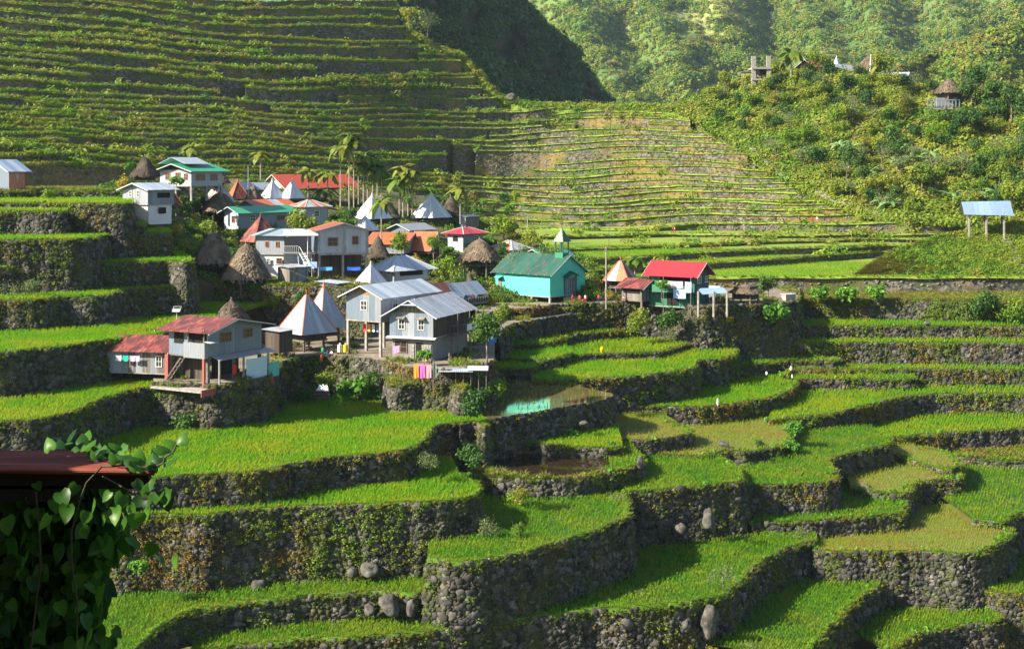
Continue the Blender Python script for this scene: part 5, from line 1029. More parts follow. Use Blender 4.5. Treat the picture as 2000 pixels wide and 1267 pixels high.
cloth('banner', 'teal striped cloth hanging low beside the pale plastic sheet', 'cloth', W(r, A * .97, -1.0, 1.6), W(r, A * 1.2, -1.0, 1.6), 1.5, flat('teal_stripe', (.10, .45, .42), .6), 3)
cloth('laundry', 'red shirt hanging among the posts under the blue house', 'laundry', W(r, A * .30, -1.0, 2.0), W(r, A * .38, -1.0, 2.0), .9, flat('red_shirt', (.55, .03, .03)), 1)
# shed on its left
r, A, B, k, S, zt = house('low_shed', 'low weathered board shed with a dark rusty roof left of the blue house', 322, 729, 140.6, 122, 14, 44, th=78, rise=22, ridge='y', roof=['rust_dark', 'rust_dark', 'maroon', 'rust_dark', 'galv_rusty'], wallL=['palewall', 'wood', 'wood', 'wood', 'wood', 'palewall'], wallR='wood', oh=10, wsheet=True, apex=.9, win=[('L', .10, 12, 13, 22, 'frame_white')])
for i, (u0, cc, nm_) in enumerate(((.80, (.75, .75, .78), 'white'), (.68, (.0, .45, .32), 'sea green'), (.56, (.62, .36, .62), 'lilac'), (.49, (.70, .45, .66), 'pale pink'))):
    cloth('laundry', nm_ + ' washing hanging on the line in front of the low shed', 'laundry', W(r, -.45, B * u0, 1.75), W(r, -.45, B * u0 - .62, 1.75), .55, flat('line_%d' % i, cc), 1)
MB().bar(W(r, -.45, B * .85, 1.76), W(r, -.45, B * .35, 1.76), .012, 4).build('clothes_line', M['trim_dark'], None); tag(bpy.data.objects['clothes_line.001'], 'clothes line in front of the low shed', 'clothes line')
# solar lamp
s = P(345, 640, 150); r = empty('solar_lamp', s, 0, 'small solar panel on a pole behind the red patched roof', 'solar panel')
MB().bar((0, 0, -2), (0, 0, 1.9), .05, 6).build('pole', M['trim_white'], r); MB().slab([(-.4, -.25, 1.75), (.35, -.25, 1.75), (.42, .25, 2.25), (-.33, .25, 2.25)], .05).build('panel', M['glass'], r); MB().slab([(-.44, -.28, 1.73), (.39, -.28, 1.73), (.46, .28, 2.27), (-.37, .28, 2.27)], .03).build('frame', M['trim_white'], r)
# --- tin pyramids and dark spire
pyramid('tin_hut', 'tin pyramid hut with rusty ridges and open posts, nearer of the front pair', 590, 691, 159.5, 63, 62, 36, 572, (('palewall', 'white', 'palewall', 'galv_rusty'), ('galv', 'galv_clean', 'galv')), cap='rust', top=.04)
pyramid('tin_hut', 'tin pyramid hut with a pointed tip, behind the one with rusty ridges', 627, 681, 166.5, 52, 50, 38, 556, (('tin_bright', 'galv', 'galv_rusty'), ('galv', 'galv')), cap='rust')
thatched('steep dark thatched roof with a blunt top behind the blue house', 452, 700, 164, 68, 668, 585, 2, posts=False)
house('stick_lean_to', 'flimsy lean-to of poles and old tin between blue house and tin pyramid', 546, 690, 156, 32, 20, 42, th=60, rise=3, ridge='flat', roof=['galv_rusty'], wallL='wood_dark', oh=6, floor=False, cat='shed')
pyramid('tin_hut', 'bright tin pyramid hut rising behind the long stilt house', 722, 600, 181, 44, 40, 34, 515, ('tin_bright', 'tin_bright'))
house('hip_roof_house', 'pale house with a broad hipped tin roof above the long stilt house', 770, 549, 190, 44, 62, 27, th=45, rise=20, ridge='hip', roof=['galv_clean', 'galv'], wallL='palewall', wallR='white', oh=15, wsheet=False, win=[('L', .62, 12, 8, 11), ('L', .25, 12, 8, 11), ('R', .5, 9, 42, 14, 'open')])
house('rusty_roof_annex', 'low annex with an orange rusty roof behind the two storey house', 812, 592, 178, 18, 66, 20, th=58, rise=12, ridge='x', roof=['rust', 'rust', 'galv_rusty'], wallL='wood', oh=6)
r, A, B, k, S, zt = house('balcony_house', 'grey gabled house with a laundry balcony right of the rusty annex', 884, 606, 190, 32, 56, 24, th=55, stilt=9, rise=17, ridge='x', roof=['galv', 'galv_rusty', 'galv', 'galv'], wallL='palewall', wallR='wood_dark', oh=9, post='timber')
MB().box(0, A, -1.0, 0, S - .1, S).build('balcony_floor', M['timber'], r); rail(r, (0, -1, S), (A, -1, S), .9, 12, 'palewall')
for i in range(5): cloth('laundry', ('white', 'navy', 'grey', 'pink', 'white')[i] + ' garment on the balcony line of the grey gabled house, %s from left' % ('first', 'second', 'third', 'fourth', 'fifth')[i], 'laundry', W(r, .8 + i * .75, -.95, zt - .25), W(r, 1.3 + i * .75, -.95, zt - .25), .6, flat('bal_%d' % i, ((.7, .7, .72), (.03, .05, .15), (.3, .3, .33), (.6, .25, .35), (.75, .75, .76))[i]), 1)
house('white_shed', 'small flat roofed white tin shed behind the pointed tin hut', 659, 592, 178.5, 38, 17, 38, th=62, rise=3, ridge='flat', roof=['galv_clean'], wallL='white', wallR='wood_tan', oh=7, cat='shed')
# --- big white house
r, A, B, k, S, zt = house('white_house', 'large white tin house with a faded red roof on concrete columns', 622, 548, 187, 22, 92, 46, th=21, stilt=53, rise=13, ridge='y', roof=['rust', 'maroon', 'maroon', 'green_old', 'rust', 'galv_clean', 'rust'], roofR=['maroon', 'red'], wallL='bluegrey', wallR=['white'], oh=9, wsheet=True, win=[('R', .29, 14, 19, 17, 'frame_brown'), ('R', .75, 16, 12, 17, 'frame_brown')])
for x in (0, A * .53, A): MB().box(x - .12, x + .12, -.16, -.04, S, zt).build('pilaster', M['concrete'], r)
MB().box(-.1, A + .1, -.2, -.06, S - .25, S).build('edge_beam', M['concrete'], r)
plate('lower_back_wall', r, [[(.2, 3.2, -1), (A, 3.2, -1), (A, 3.2, S), (.2, 3.2, S)]], M['wood_dark'], .08)
r2, A, B, k, S, zt = house('grey_wing', 'grey two level wing joined to the left of the large white house', 556, 530, 189.5, 60, 42, 36, th=76, stilt=34, rise=9, ridge='y', roof=['galv_clean', 'galv', 'green_old'], wallL='palewall', wallR='bluegrey', oh=9, lower='whitewash', win=[('L', .60, 13, 7, 11, 'frame_brown'), ('L', .24, 13, 7, 11, 'frame_brown'), ('L', .55, 0, 8, 11, 'frame_white', 14), ('L', .18, 0, 12, 12, 'frame_brown', 14)])
pz = P(592, 494, 187); pr = empty('entrance_porch', pz, math.radians(8), 'white porch with railing and stairs between wing and large white house', 'porch')
MB().box(-2.6, 1.9, -.6, 1.6, -.15, 0).build('deck', M['timber'], pr); plate('porch_roof', pr, [[(-2.6, -1.2, 2.35), (2.0, -1.2, 2.35), (2.0, 1.6, 3.0), (-2.6, 1.6, 3.0)]], M['galv_clean'], .05)
rail(pr, (-2.6, -.55, 0), (-.6, -.55, 0), .95, 8, 'frame_white'); MB().bar((.6, -.9, -3.2), (.6, -.9, 2.4), .05, 6).build('porch_post', M['frame_white'], pr)
fs = MB().bar((-.5, -.6, 0), (.9, -2.6, -2.4), .07, 4).bar((.2, -.5, 0), (1.6, -2.5, -2.4), .07, 4).bar((-.5, -.6, .9), (.9, -2.6, -1.5), .04, 4); fs.build('stair_rail', M['frame_white'], pr)
for i in range(8): p = Vector((-.15, -.55, 0)).lerp(Vector((1.25, -2.55, -2.4)), (i + .5) / 8); MB().box(p.x - .35, p.x + .35, p.y - .12, p.y + .12, p.z - .03, p.z + .03).build('stair_tread', M['frame_white'], pr)
cloth('banner', 'blue and white banner tied below the porch of the large white house', 'banner', P(592, 510, 185.5), P(619, 511, 185), .85, flat('blue_banner', (.22, .33, .62), .6), 1.2)
for i, x_ in enumerate((635, 690)): cloth('tarp', ('light blue', 'deep blue')[i] + ' plastic sheet spread on a rail under the large white house', 'tarp', P(x_ - 12, 521, 185.5), P(x_ + 14, 521, 185.5), .45, flat('rail_tarp%d' % i, ((.10, .38, .75), (.03, .12, .6))[i], .5), 1)
r, A, B, k, S, zt = house('board_shed', 'grey board outhouse on stilts in front of the porch', 566, 569, 182.5, 28, 29, 33, th=46, stilt=13, rise=3, ridge='flat', roof=['galv_rusty', 'rust_dark'], wallL='wood', wallR='wood_blue', oh=6, post='timber', cat='shed', win=[('R', .35, 16, 7, 11, 'frame_brown')])
# --- thatched
thatched('biggest thatched hut, nearest, beside the grey board outhouse', 481, 558, 183, 47, 543, 475, 0)
thatched('thatched hut left of and behind the biggest thatched hut', 417, 530, 190, 41, 512, 453, 1)
pyramid('tin_hut', 'dark red rusted pyramid roof left of the large white house', 497, 486, 203, 42, 50, 12, 421, ('maroon', ('maroon', 'rust_dark')), cap='rust_dark')
house('green_roof_house', 'small pale house with a bright green gabled roof above the dark red pyramid', 466, 457, 212, 34, 88, 34, th=52, stilt=10, rise=9, ridge='x', roof=['green'], wallL='white', wallR='bluegrey', oh=10, whole=True, win=[('L', .35, 12, 7, 13, 'frame_brown'), ('R', .25, 14, 9, 13), ('R', .78, 14, 14, 10, 'frame_brown')])
thatched('thatched hut with a rounded top left of the bright green roof', 430, 424, 217, 37, 412, 375, 1)
pyramid('tin_hut', 'white and rust tin pyramid with an arched dormer, left of the orange brown pyramid', 421, 410, 225, 38, 35, 10, 352, (('white', 'rust', 'white'), 'tin_bright'), cap='trim_white')
pyramid('tin_hut', 'orange brown rusted pyramid roof behind the white and rust one', 452, 398, 232, 20, 34, 9, 353, ('rust', 'rust_dark'), cap='rust')
house('white_block_house', 'small grey tin house on a white block base at the left end of the village', 289, 427, 184, 60, 37, 30, th=57, stilt=28, rise=11, ridge='x', roof=['galv_clean', 'galv'], wallL=['palewall', 'palewall', 'palewall', 'palewall', 'rustwall'], wallR='bluegrey', oh=9, lower='whitewash', wsheet=True, win=[('L', .68, 13, 7, 14), ('L', .38, 13, 7, 14), ('R', .6, 12, 18, 10, 'open'), ('L', .62, 0, 8, 9, 'open', 11), ('R', .55, 0, 10, 12, 'open', 9)])
pyramid('tin_hut', 'dark rust pyramid roof half hidden behind the white block house', 322, 408, 191, 25, 28, 10, 362, ('rust_dark', 'rust_dark'), cap='rust')
r, A, B, k, S, zt = house('green_and_white_house', 'two tier house with a green lower roof and white upper roof, topmost at left', 374, 377, 211, 74, 46, 31, th=57, stilt=14, rise=12, ridge='x', roof=['green'], wallL='white', wallR='palewall', oh=12, whole=True, gable='wood_dark', win=[('L', .74, 12, 11, 14, 'frame_brown'), ('L', .42, 12, 11, 14, 'frame_brown'), ('L', .17, 12, 8, 12, 'frame_brown'), ('R', .28, 10, 13, 13, 'frame_brown'), ('R', .72, 10, 10, 13, 'frame_brown')])
h = 12 * k
for s_, q in enumerate(([(-.1, B * .2, zt + h * 1.0), (A * .8, B * .2, zt + h * 1.0), (A * .8, B * .62, zt + h * 2.1), (-.1, B * .62, zt + h * 2.1)], [(A * .8, B * 1.05, zt + h * 1.0), (-.1, B * 1.05, zt + h * 1.0), (-.1, B * .62, zt + h * 2.1), (A * .8, B * .62, zt + h * 2.1)])): plate('upper_roof', r, [q], M['galv_clean'], .05)
thatched('leaning thatched roof behind the yellow green bushes at left', 283, 362, 205, 27, 343, 305, 2, posts=False)
thatched('tall thin thatched spire beside the two tier house', 422, 370, 227, 27, 356, 324, 1, posts=False)
house('red_roof_house', 'long white house with an orange red roof among the palms', 557, 391, 243, 46, 120, 29, th=52, rise=21, ridge='x', roof=['orange'], wallL='whitewash', wallR='whitewash', oh=9, whole=True, win=[('R', .3, 8, 12, 12), ('R', .6, 8, 12, 12), ('R', .88, 8, 9, 12)])
house('small_white_house', 'small white roofed house left of the orange red roof', 481, 384, 238, 20, 40, 17, th=50, rise=10, ridge='x', roof=['galv_clean'], wallL='bluegrey', wallR='palewall', oh=6, whole=True)
for i, cx in enumerate((527, 566)): pyramid('dormer_roof_house', ('left', 'right')[i] + ' of two steep white roofed huts in front of the orange red roof', cx, 396, 233, 26, 27, 8, 352, ('tin_bright', 'tin_bright'), cat='hut')
thatched('small thatched cone by the white pole in front of the white roofs', 495, 398, 229, 16, 388, 362, 0, posts=False)
house('rusty_row_house', 'low house with a streaked red and grey roof above the bright green roof', 502, 414, 221, 42, 62, 12, th=50, rise=11, ridge='x', roof=['rust', 'galv_rusty', 'galv'], wallL='palewall', oh=6)
house('pale_rust_house', 'tall grey house with a pale rusty hipped roof behind the leafy tree', 597, 446, 221, 32, 38, 44, th=46, rise=11, ridge='hip', roof=['galv_rusty', 'rust'], wallL='palewall', oh=7, win=[('R', .5, 22, 8, 12), ('R', .5, 4, 8, 12)])
pyramid('tin_hut', 'white tin pyramid below the cluster of palms, above a smaller one', 725, 441, 231, 42, 38, 13, 380, ('tin_bright', 'tin_bright'))
thatched('thatched hut directly right of the white pyramid below the palms', 744, 438, 240, 40, 424, 381, 0)
pyramid('tin_hut', 'smaller white tin pyramid in front of the one below the palms', 713, 464, 221, 32, 26, 13, 422, ('tin_bright', 'tin_bright'))
pyramid('tin_hut', 'large white tin pyramid with a small side dormer, furthest right of the white ones', 845, 441, 236, 47, 36, 15, 378, ('tin_bright', 'tin_bright'))
thatched('dark rounded thatched hut directly right of the large white house', 738, 515, 206, 24, 500, 460, 2, posts=False)
thatched('dark thatched hut behind the white pyramid with the dormer', 880, 428, 248, 22, 418, 383, 2, posts=False)
house('grey_gable_house', 'grey house with a dull white gabled roof right of the smaller pyramid', 800, 470, 222, 44, 42, 22, th=50, rise=10, ridge='x', roof=['palewall'], wallL='bluegrey', wallR='palewall', oh=7, whole=True, win=[('R', .35, 10, 6, 7)])
house('rust_slope_house', 'house with a broad orange rust roof slope right of the large white house', 789, 494, 211, 76, 16, 18, th=76, rise=19, ridge='y', roof=['rust'], wallL='palewall', oh=6, apex=.85)
house('steep_rust_roof', 'steep orange rust lean-to roof between leafy trees', 838, 494, 213, 38, 14, 8, th=66, rise=32, ridge='y', roof=['rust'], wallL='wood_dark', oh=5, apex=.85, cat='shed')
house('red_hip_house', 'narrow two storey grey house with a red roof above the round thatched hut', 905, 498, 222, 32, 38, 44, th=50, rise=9, ridge='hip', roof=['red', 'maroon'], wallL='white', wallR='bluegrey', oh=10, win=[('L', .5, 26, 10, 10, 'open'), ('R', .62, 26, 8, 11), ('R', .3, 2, 9, 18, 'open')])
house('plank_shed', 'tiny pale plank shed on the slope above the red roofed two storey house', 910, 443, 238, 14, 26, 19, th=45, rise=3, ridge='flat', roof=['galv_rusty'], wallL='palewall', wallR='wood', oh=4, cat='shed')
thatched('round topped thatched hut with a bare tree at its right', 937, 527, 210, 42, 506, 466, 0)
house('streaky_roof_house', 'low house with a red and white streaked roof behind the bare tree', 1001, 502, 224, 44, 32, 17, th=50, rise=14, ridge='hip', roof=['galv_rusty', 'rust', 'galv_clean'], wallL='palewall', oh=8)
house('hidden_green_house', 'dark green roofed house partly hidden behind the church roof', 1066, 512, 222, 42, 54, 13, th=46, rise=11, ridge='x', roof=['green_old', 'green'], wallL='wood_dark', wallR='bluegrey', oh=8)
thatched('small dark thatched cone by the yellow bush left of the church', 917, 580, 200, 19, 570, 534, 2, posts=False)
house('edge_house', 'bluish tin house with rusty wall at the left picture edge', 18, 382, 193, 70, 22, 50, th=52, rise=20, ridge='x', roof=['shelter', 'galv'], wallL='bluegrey', wallR='rustwall', oh=9)
# --- church
r, A, B, k, S, zt = house('church', 'turquoise church with a weathered green roof and small bell turret', 1074.5, 592, 199, 108, 73, 45, th=50, stilt=12, rise=34, ridge='y', roof=['green_old'], wallL='turq', wallR='turq', oh=7, roof_w=.8, win=[('L', .91, 5, 7, 30, 'door:wood')])
MB().box(-.06, A + .06, -.06, .0, S, S + .35).build('base_trim', M['turq'], r)
door(r, (A * .40, -.02, S + .05), (1, 0, 0), (0, -1, 0), 1.3, 2.4, 'wood_blue'); door(r, (A * .40 + 1.32, -.02, S + .05), (1, 0, 0), (0, -1, 0), 1.3, 2.4, 'wood_blue')
x0 = A * .40 + 1.3
MB().box(x0 - 1.42, x0 - 1.3, -.12, 0, S, S + 2.6).box(x0 + 1.32, x0 + 1.44, -.12, 0, S, S + 2.6).build('door_frame', M['dkgreen'], r)
for sg in (-1, 1):
    q = [(x0 + sg * 1.75, -.9, S + 2.5), (x0, -.9, S + 3.25), (x0, 0, S + 3.5), (x0 + sg * 1.75, 0, S + 2.75)]; plate('door_canopy', r, [q if sg < 0 else q[::-1]], M['green_old'], .05)
plate('side_awning', r, [[(-.8, B * .91 + .6, S + 2.35), (-.8, B * .91 - .6, S + 2.35), (-.02, B * .91 - .6, S + 2.6), (-.02, B * .91 + .6, S + 2.6)]], M['turq'], .04)
for u in (.68, .45, .19): MB().box(-.03, -.005, B * u - .5, B * u + .4, S + 1.0, S + 1.06).build('wall_vent', M['trim_dark'], r)
for i in range(7): MB().box(-.45, -.0, B * (i + .5) / 7 - .04, B * (i + .5) / 7 + .04, zt - .25, zt - .15).build('rafter_end', M['trim_white'], r)
tc = Vector((A / 2, 1.1, zt + 34 * k)); tw = .72
tb = MB().box(tc.x - tw, tc.x + tw, tc.y - tw, tc.y + tw, tc.z - 1.2, tc.z + .35).build('turret_base', M['midgreen'], r)
for sx in (-1, 1):
    for sy in (-1, 1): MB().box(tc.x + sx * tw * .9 - .07, tc.x + sx * tw * .9 + .07, tc.y + sy * tw * .9 - .07, tc.y + sy * tw * .9 + .07, tc.z + .35, tc.z + 1.9).build('turret_post', M['dkgreen'], tb)
e_ = tw * 1.35; tz = tc.z + 1.9; ap = (tc.x, tc.y, tz + 2.0); cs = [(tc.x - e_, tc.y - e_, tz), (tc.x + e_, tc.y - e_, tz), (tc.x + e_, tc.y + e_, tz), (tc.x - e_, tc.y + e_, tz)]
plate('spire', tb, [[cs[i], cs[(i + 1) % 4], ap] for i in range(4)], M['green_old'], .03)
MB().box(tc.x - .04, tc.x + .04, tc.y - .04, tc.y + .04, tz + 1.9, tz + 3.0).box(tc.x - .30, tc.x + .30, tc.y - .035, tc.y + .035, tz + 2.5, tz + 2.6).build('cross', M['trim_dark'], tb)
MB().box(A * .36, A * .36 + 2.9, -1.3, -.07, -.5, S - .25).build('door_step', M['concrete'], r)
# --- right of the church
pyramid('striped_hut', 'steep hut roof striped in rust and white tin, right of the church', 1228, 583, 207, 50, 24, 33, 505, (('rust', 'white', 'rust', 'palewall'), ('rust_dark', 'white', 'rust_dark', 'white')), cap='rust', top=.10, w=.55)
house('low_rust_roof', 'low dark rusty roof between the striped hut and the red roofed house', 1262, 575, 211, 28, 24, 22, th=50, rise=8, ridge='x', roof=['rust_dark', 'galv_rusty'], wallL='wood_dark', oh=4)
house('board_cottage', 'small plank cottage with a dark rusty roof left of the red roofed house', 1254, 593, 198.5, 38, 34, 28, th=50, stilt=5, rise=13, ridge='y', roof=['rust_dark', 'rust_dark', 'maroon'], wallL='wood', wallR='wood_blue', oh=9, post='timber', win=[('L', .5, 14, 30, 12, 'open')])
r, A, B, k, S, zt = house('dark_green_house', 'dark green two storey house with a bright red roof and washing on its balcony', 1357, 601, 196, 84, 35, 66, th=57, rise=21, ridge='y', roof=['red'], wallL='midgreen', wallR='dkgreen', oh=11, whole=True, win=[('R', .3, 46, 9, 14, 'frame_white'), ('R', .8, 46, 7, 13, 'frame_white')])
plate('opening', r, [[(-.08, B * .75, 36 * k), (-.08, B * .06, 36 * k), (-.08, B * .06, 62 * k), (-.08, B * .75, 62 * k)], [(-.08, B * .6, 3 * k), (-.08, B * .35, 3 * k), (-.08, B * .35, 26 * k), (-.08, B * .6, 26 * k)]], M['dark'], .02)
plate('balcony_awning', r, [[(-1.1, B * .62, 60 * k), (-1.1, -.2, 60 * k), (0, -.2, 64 * k), (0, B * .62, 64 * k)]], M['red'], .05)
MB().box(-1.2, 0, 0, B * .85, 30 * k - .1, 30 * k).build('balcony_floor', M['timber'], r); plate('balcony_rail', r, [[(-1.2, B * .85, 30 * k), (-1.2, 0, 30 * k), (-1.2, 0, 43 * k), (-1.2, B * .85, 43 * k)]], M['midgreen'], .05)
MB().bar((-1.15, .05, -1), (-1.15, .05, 60 * k), .06, 6).bar((-1.15, B * .6, -1), (-1.15, B * .6, 60 * k), .06, 6).build('balcony_post', M['timber'], r)
for i, (u0, wd, dr, cc, nm_) in enumerate(((.34, .34, 1.0, (.35, .34, .36), 'checked grey blanket'), (.24, .27, 1.3, (.30, .45, .68), 'light blue sheet'), (.05, .14, 1.5, (.28, .42, .60), 'blue shirt'), (.62, .14, .45, (.7, .72, .74), 'small white towel'))):
    cloth('laundry', nm_ + ' drying on the balcony of the dark green house', 'laundry', W(r, -1.28 - .04 * i, B * (u0 + wd / 2), 52 * k - (1.5 * k * 10 if i == 1 else 0)), W(r, -1.28 - .04 * i, B * (u0 - wd / 2), 52 * k - (1.5 * k * 10 if i == 1 else 0)), dr, flat('grn_%d' % i, cc), 2)
house('white_roof_annex', 'small annex with a white tin roof right of the dark green house', 1398, 588, 205, 26, 12, 22, th=60, rise=6, ridge='y', roof=['galv_clean'], wallL='palewall', wallR='white', oh=5, cat='shed')
pr = empty('tin_porch', P(1366, 601, 194), 0, 'blue grey tin porch roof on thick posts right of the dark green house', 'porch'); k = 194 / F
plate('porch_roof', pr, [[(4 * k, -.6, 27 * k), (55 * k, -.6, 30 * k), (50 * k, 1.6, 38 * k), (0, 1.6, 36 * k)]], M['shelter'], .04)
for x in (-3, 27, 53): MB().bar((x * k, -.5, -1.2), (x * k, -.5, 33 * k), .16, 6).build('post', M['concrete'], pr)
MB().box(0, 50 * k, -.1, .1, 6 * k, 7 * k).build('bench', M['timber'], pr)
thatched('open sided shelter with a low thatched roof at the right end of the village', 1456, 594, 200, 33, 571, 555, 0)
for i in range(9): MB().bar(P(1512 + i * .6, 592 - i * 1.6, 203 + i * .2), P(1551 - i * 1.2, 589 - i * 1.5, 204), .11, 5).build('timber_plank' if i else 'timber_plank', M['timber'], None)
for i, o in enumerate([o for o in COL.objects if o.name.startswith('timber_plank')]): tag(o, 'grey plank in the pile right of the open thatched shelter', 'plank', 'planks piled right of the thatched shelter')
bx_ = empty('tin_box', P(1540, 588, 204), .5, 'small grey tin box beside the plank pile', 'box'); MB().box(-.9, .9, -.5, .5, 0, 1.0).build('body', M['palewall'] if False else M['concrete'], bx_); MB().box(-1, 1, -.6, .6, 1.0, 1.06).build('lid', M['trim_white'], bx_)
# --- tin roofed shelter on the mound
D_ = 240; r = empty('hill_shelter', P(1884, 460, D_), math.radians(-4), 'open shelter with a blue grey tin roof on posts above the mound', 'shelter'); k = D_ / F
roof_plane(r, [(-2 * k, -.5, 41 * k), (93 * k, -.5, 39 * k), (96 * k, 2.9, 67 * k), (2 * k, 2.9, 65 * k)], [M['shelter']], .9); roof_plane(r, [(96 * k, 5.6, 44 * k), (2 * k, 5.6, 44 * k), (2 * k, 2.9, 65 * k), (96 * k, 2.9, 67 * k)], [M['galv']], .9)
for x, y in ((9, .2), (20, 4.8), (42, .2), (52, 4.8), (76, .2), (86, 4.8)): MB().box(x * k - .13, x * k + .13, y - .13, y + .13, -1.8, 46 * k).build('post', M['concrete'] if y < 1 else M['timber'], r)
# --- hilltop buildings
r = empty('concrete_frame', P(1470, 176, 392), 0, 'unfinished concrete frame with two bare columns on the hill crest', 'building'); k = 392 / F
for x, z1 in ((2, 66), (31, 66)): MB().box(x * k - .55, x * k + .55, -.5, .5, -2, z1 * k).build('column', M['concrete'], r)
for x in (14, 42): MB().box(x * k - .3, x * k + .3, 2, 2.8, -2, 44 * k).build('column', M['concrete'], r)
for z in (22, 44): MB().box(-2 * k, 42 * k, -.8, 5, z * k - .5, z * k).build('floor', M['concrete'], r)
MB().box(-22 * k, 0, 0, 4, 34 * k, 36 * k).build('canopy', M['timber'], r); MB().box(-20 * k, -19 * k, .2, .6, 8 * k, 34 * k).build('canopy_post', M['timber'], r)
plate('back_wall', r, [[(4 * k, 4.5, 0), (40 * k, 4.5, 0), (40 * k, 4.5, 42 * k), (4 * k, 4.5, 42 * k)]], M['wood_dark'], .1)
pyramid('white_hill_hut', 'pointed white tin hut on the hilltop, left of the small grey lodge', 1638, 152, 396, 15, 13, 10, 111, ('tin_bright', 'tin_bright'))
house('hill_lodge', 'small grey lodge with a pale roof on the hilltop beside the pointed white hut', 1640, 150, 393, 12, 32, 16, th=35, rise=9, ridge='x', roof=['galv_rusty', 'white'], wallL='palewall', wallR='bluegrey', oh=5, whole=True)
thatched('hilltop thatched hut with a white pole in front', 1698, 152, 396, 27, 138, 110, 1)
MB().bar(P(1698, 160, 392), P(1701, 107, 392), .18, 6).build('flag_pole', M['trim_white'], None); tag(bpy.data.objects['flag_pole'], 'white pole in front of the hilltop thatched hut', 'pole')
house('hill_white_house', 'white house half hidden by trees on the hill crest, right of the hilltop thatch', 1770, 170, 384, 28, 8, 24, th=60, rise=5, ridge='y', roof=['galv_clean', 'trim_white'], wallL='whitewash', oh=5, whole=True)
thatched('tan thatched roof over a blue railed deck among trees at upper right', 1853, 205, 356, 30, 182, 156, 1)
dk = empty('view_deck', P(1812, 214, 353), 0, 'blue railed concrete deck below the tan thatched roof at upper right', 'deck'); k = 353 / F
MB().box(0, 62 * k, 0, 3, 0, .4).build('deck_floor', M['concrete'], dk); rail(dk, (0, 0, .4), (62 * k, 0, .4), 2.0, 9, 'palewall', .12); MB().box(20 * k, 60 * k, 1, 2, .4, 3.0).build('deck_wall', M['palewall'], dk)
for x in (2, 30, 58): MB().box(x * k - .3, x * k + .3, .2, .8, -7, 0).build('column', M['concrete'], dk)
house('red_hill_roof', 'orange roofed building barely showing among the hilltop trees', 1590, 150, 400, 26, 40, 22, th=45, rise=12, ridge='x', roof=['orange'], wallL='wood_dark', oh=6, whole=True)
# --- poles, wires
def pole(label, px, py, D, top_y, m='concrete', r=.12, cross=True):
    a = P(px, py, D); rt = empty('utility_pole', a, .3, label, 'utility pole'); h = (py - top_y) * D / F
    MB().bar((0, 0, -1), (0, 0, h), r, 7, r * .8).build('pole', M[m], rt)
    if cross: MB().box(-.6, .6, -.05, .05, h - .35, h - .25).build('crossarm', M['timber'], rt)
    return a + Vector((0, 0, h - .2))
def wire(label, a, b, sag, n=16, r=.016):
    f = MB(); a, b = Vector(a), Vector(b); pr_ = a
    for i in range(1, n + 1): t = i / n; p = a.lerp(b, t) - Vector((0, 0, sag * 4 * t * (1 - t))); f.bar(pr_, p, r, 3); pr_ = p
    tag(f.build('power_cable', M['trim_dark'], None), label, 'cable')
p1 = pole('grey concrete pole standing right of the church', 1184, 590, 199, 482, r=.13)
p2 = pole('white pole among the roofs in front of the orange red roof', 485, 395, 228, 326, r=.11)
p3 = pole('short white pole beside the palms above the village', 1030, 446, 262, 424, 'trim_white', .07, False)
wire('cable from the pole by the church towards the red hipped house', p1, P(905, 484, 219), 1.4); wire('thin cable from the church pole up to the far terraces', p1, p3, 1.5); wire('cable from the far white pole to the large white pyramid', p3, P(838, 425, 233), 1.2)
wire('cable across the upper village roofs', p2, P(720, 424, 229), 1.8); wire('cable sagging from the white house to the long stilt house', P(500, 480, 188), P(668, 560, 158), 1.0)
wire('thin vertical cable hanging down the sky gap to the terraces', P(1196, -60, 330), P(1189, 486, 262), 0.0, 30, .045)
MB().bar(P(582, 500, 186), P(586, 552, 185), .05, 5).build('thin_pole', M['trim_white'], None); tag(bpy.data.objects['thin_pole'], 'thin white pole beside the porch stairs', 'pole')
# ---------------------------------------------------------------- trees, palms, bananas, shrubs
def merge(parts):
    V = np.concatenate([p[0] for p in parts]); Q = []; b = 0
    for v, q in parts: Q.append(q + b); b += len(v)
    return V, np.concatenate(Q)
def crown_mesh(name, m, seed, clumps=9, leaves=120, ls=.085, flat=.8, spread=.62):
    r = np.random.default_rng(seed); P_ = []
    for i in range(clumps):
        me = leafball('t', leaves, r.uniform(.34, .52), ls, m, flat=.85, seed=seed * 31 + i, hollow=.35)
        v = np.empty(len(me.vertices) * 3, np.float32); me.vertices.foreach_get('co', v); v = v.reshape(-1, 3); bpy.data.meshes.remove(me)
        a = r.uniform(0, 6.283); d = spread * r.random() ** .5; v = v + [math.cos(a) * d, math.sin(a) * d, r.uniform(-.45, .5) * flat]
        P_.append((v, np.arange(len(v)).reshape(-1, 4)))
    V, Q = merge(P_); return fast_mesh(name, V, Q, m)
CROWN = {k: [crown_mesh('crown', M[m], 100 + i * 7 + j, c, l, s, f, sp) for j in range(n)] for i, (k, m, n, c, l, s, f, sp) in enumerate((
    ('mid', 'leaf', 4, 9, 130, .085, .8, .62), ('dark', 'leaf_dark', 3, 9, 130, .085, .8, .6), ('grey', 'leaf_grey', 3, 8, 110, .055, .65, .65), ('bright', 'grass', 2, 8, 130, .08, .7, .6), ('yellow', 'leaf_yellow', 1, 6, 110, .09, .8, .5), ('airy', 'leaf_grey', 2, 11, 40, .05, .9, .75), ('broad', 'leaf_broad', 2, 7, 70, .15, .5, .6)))}
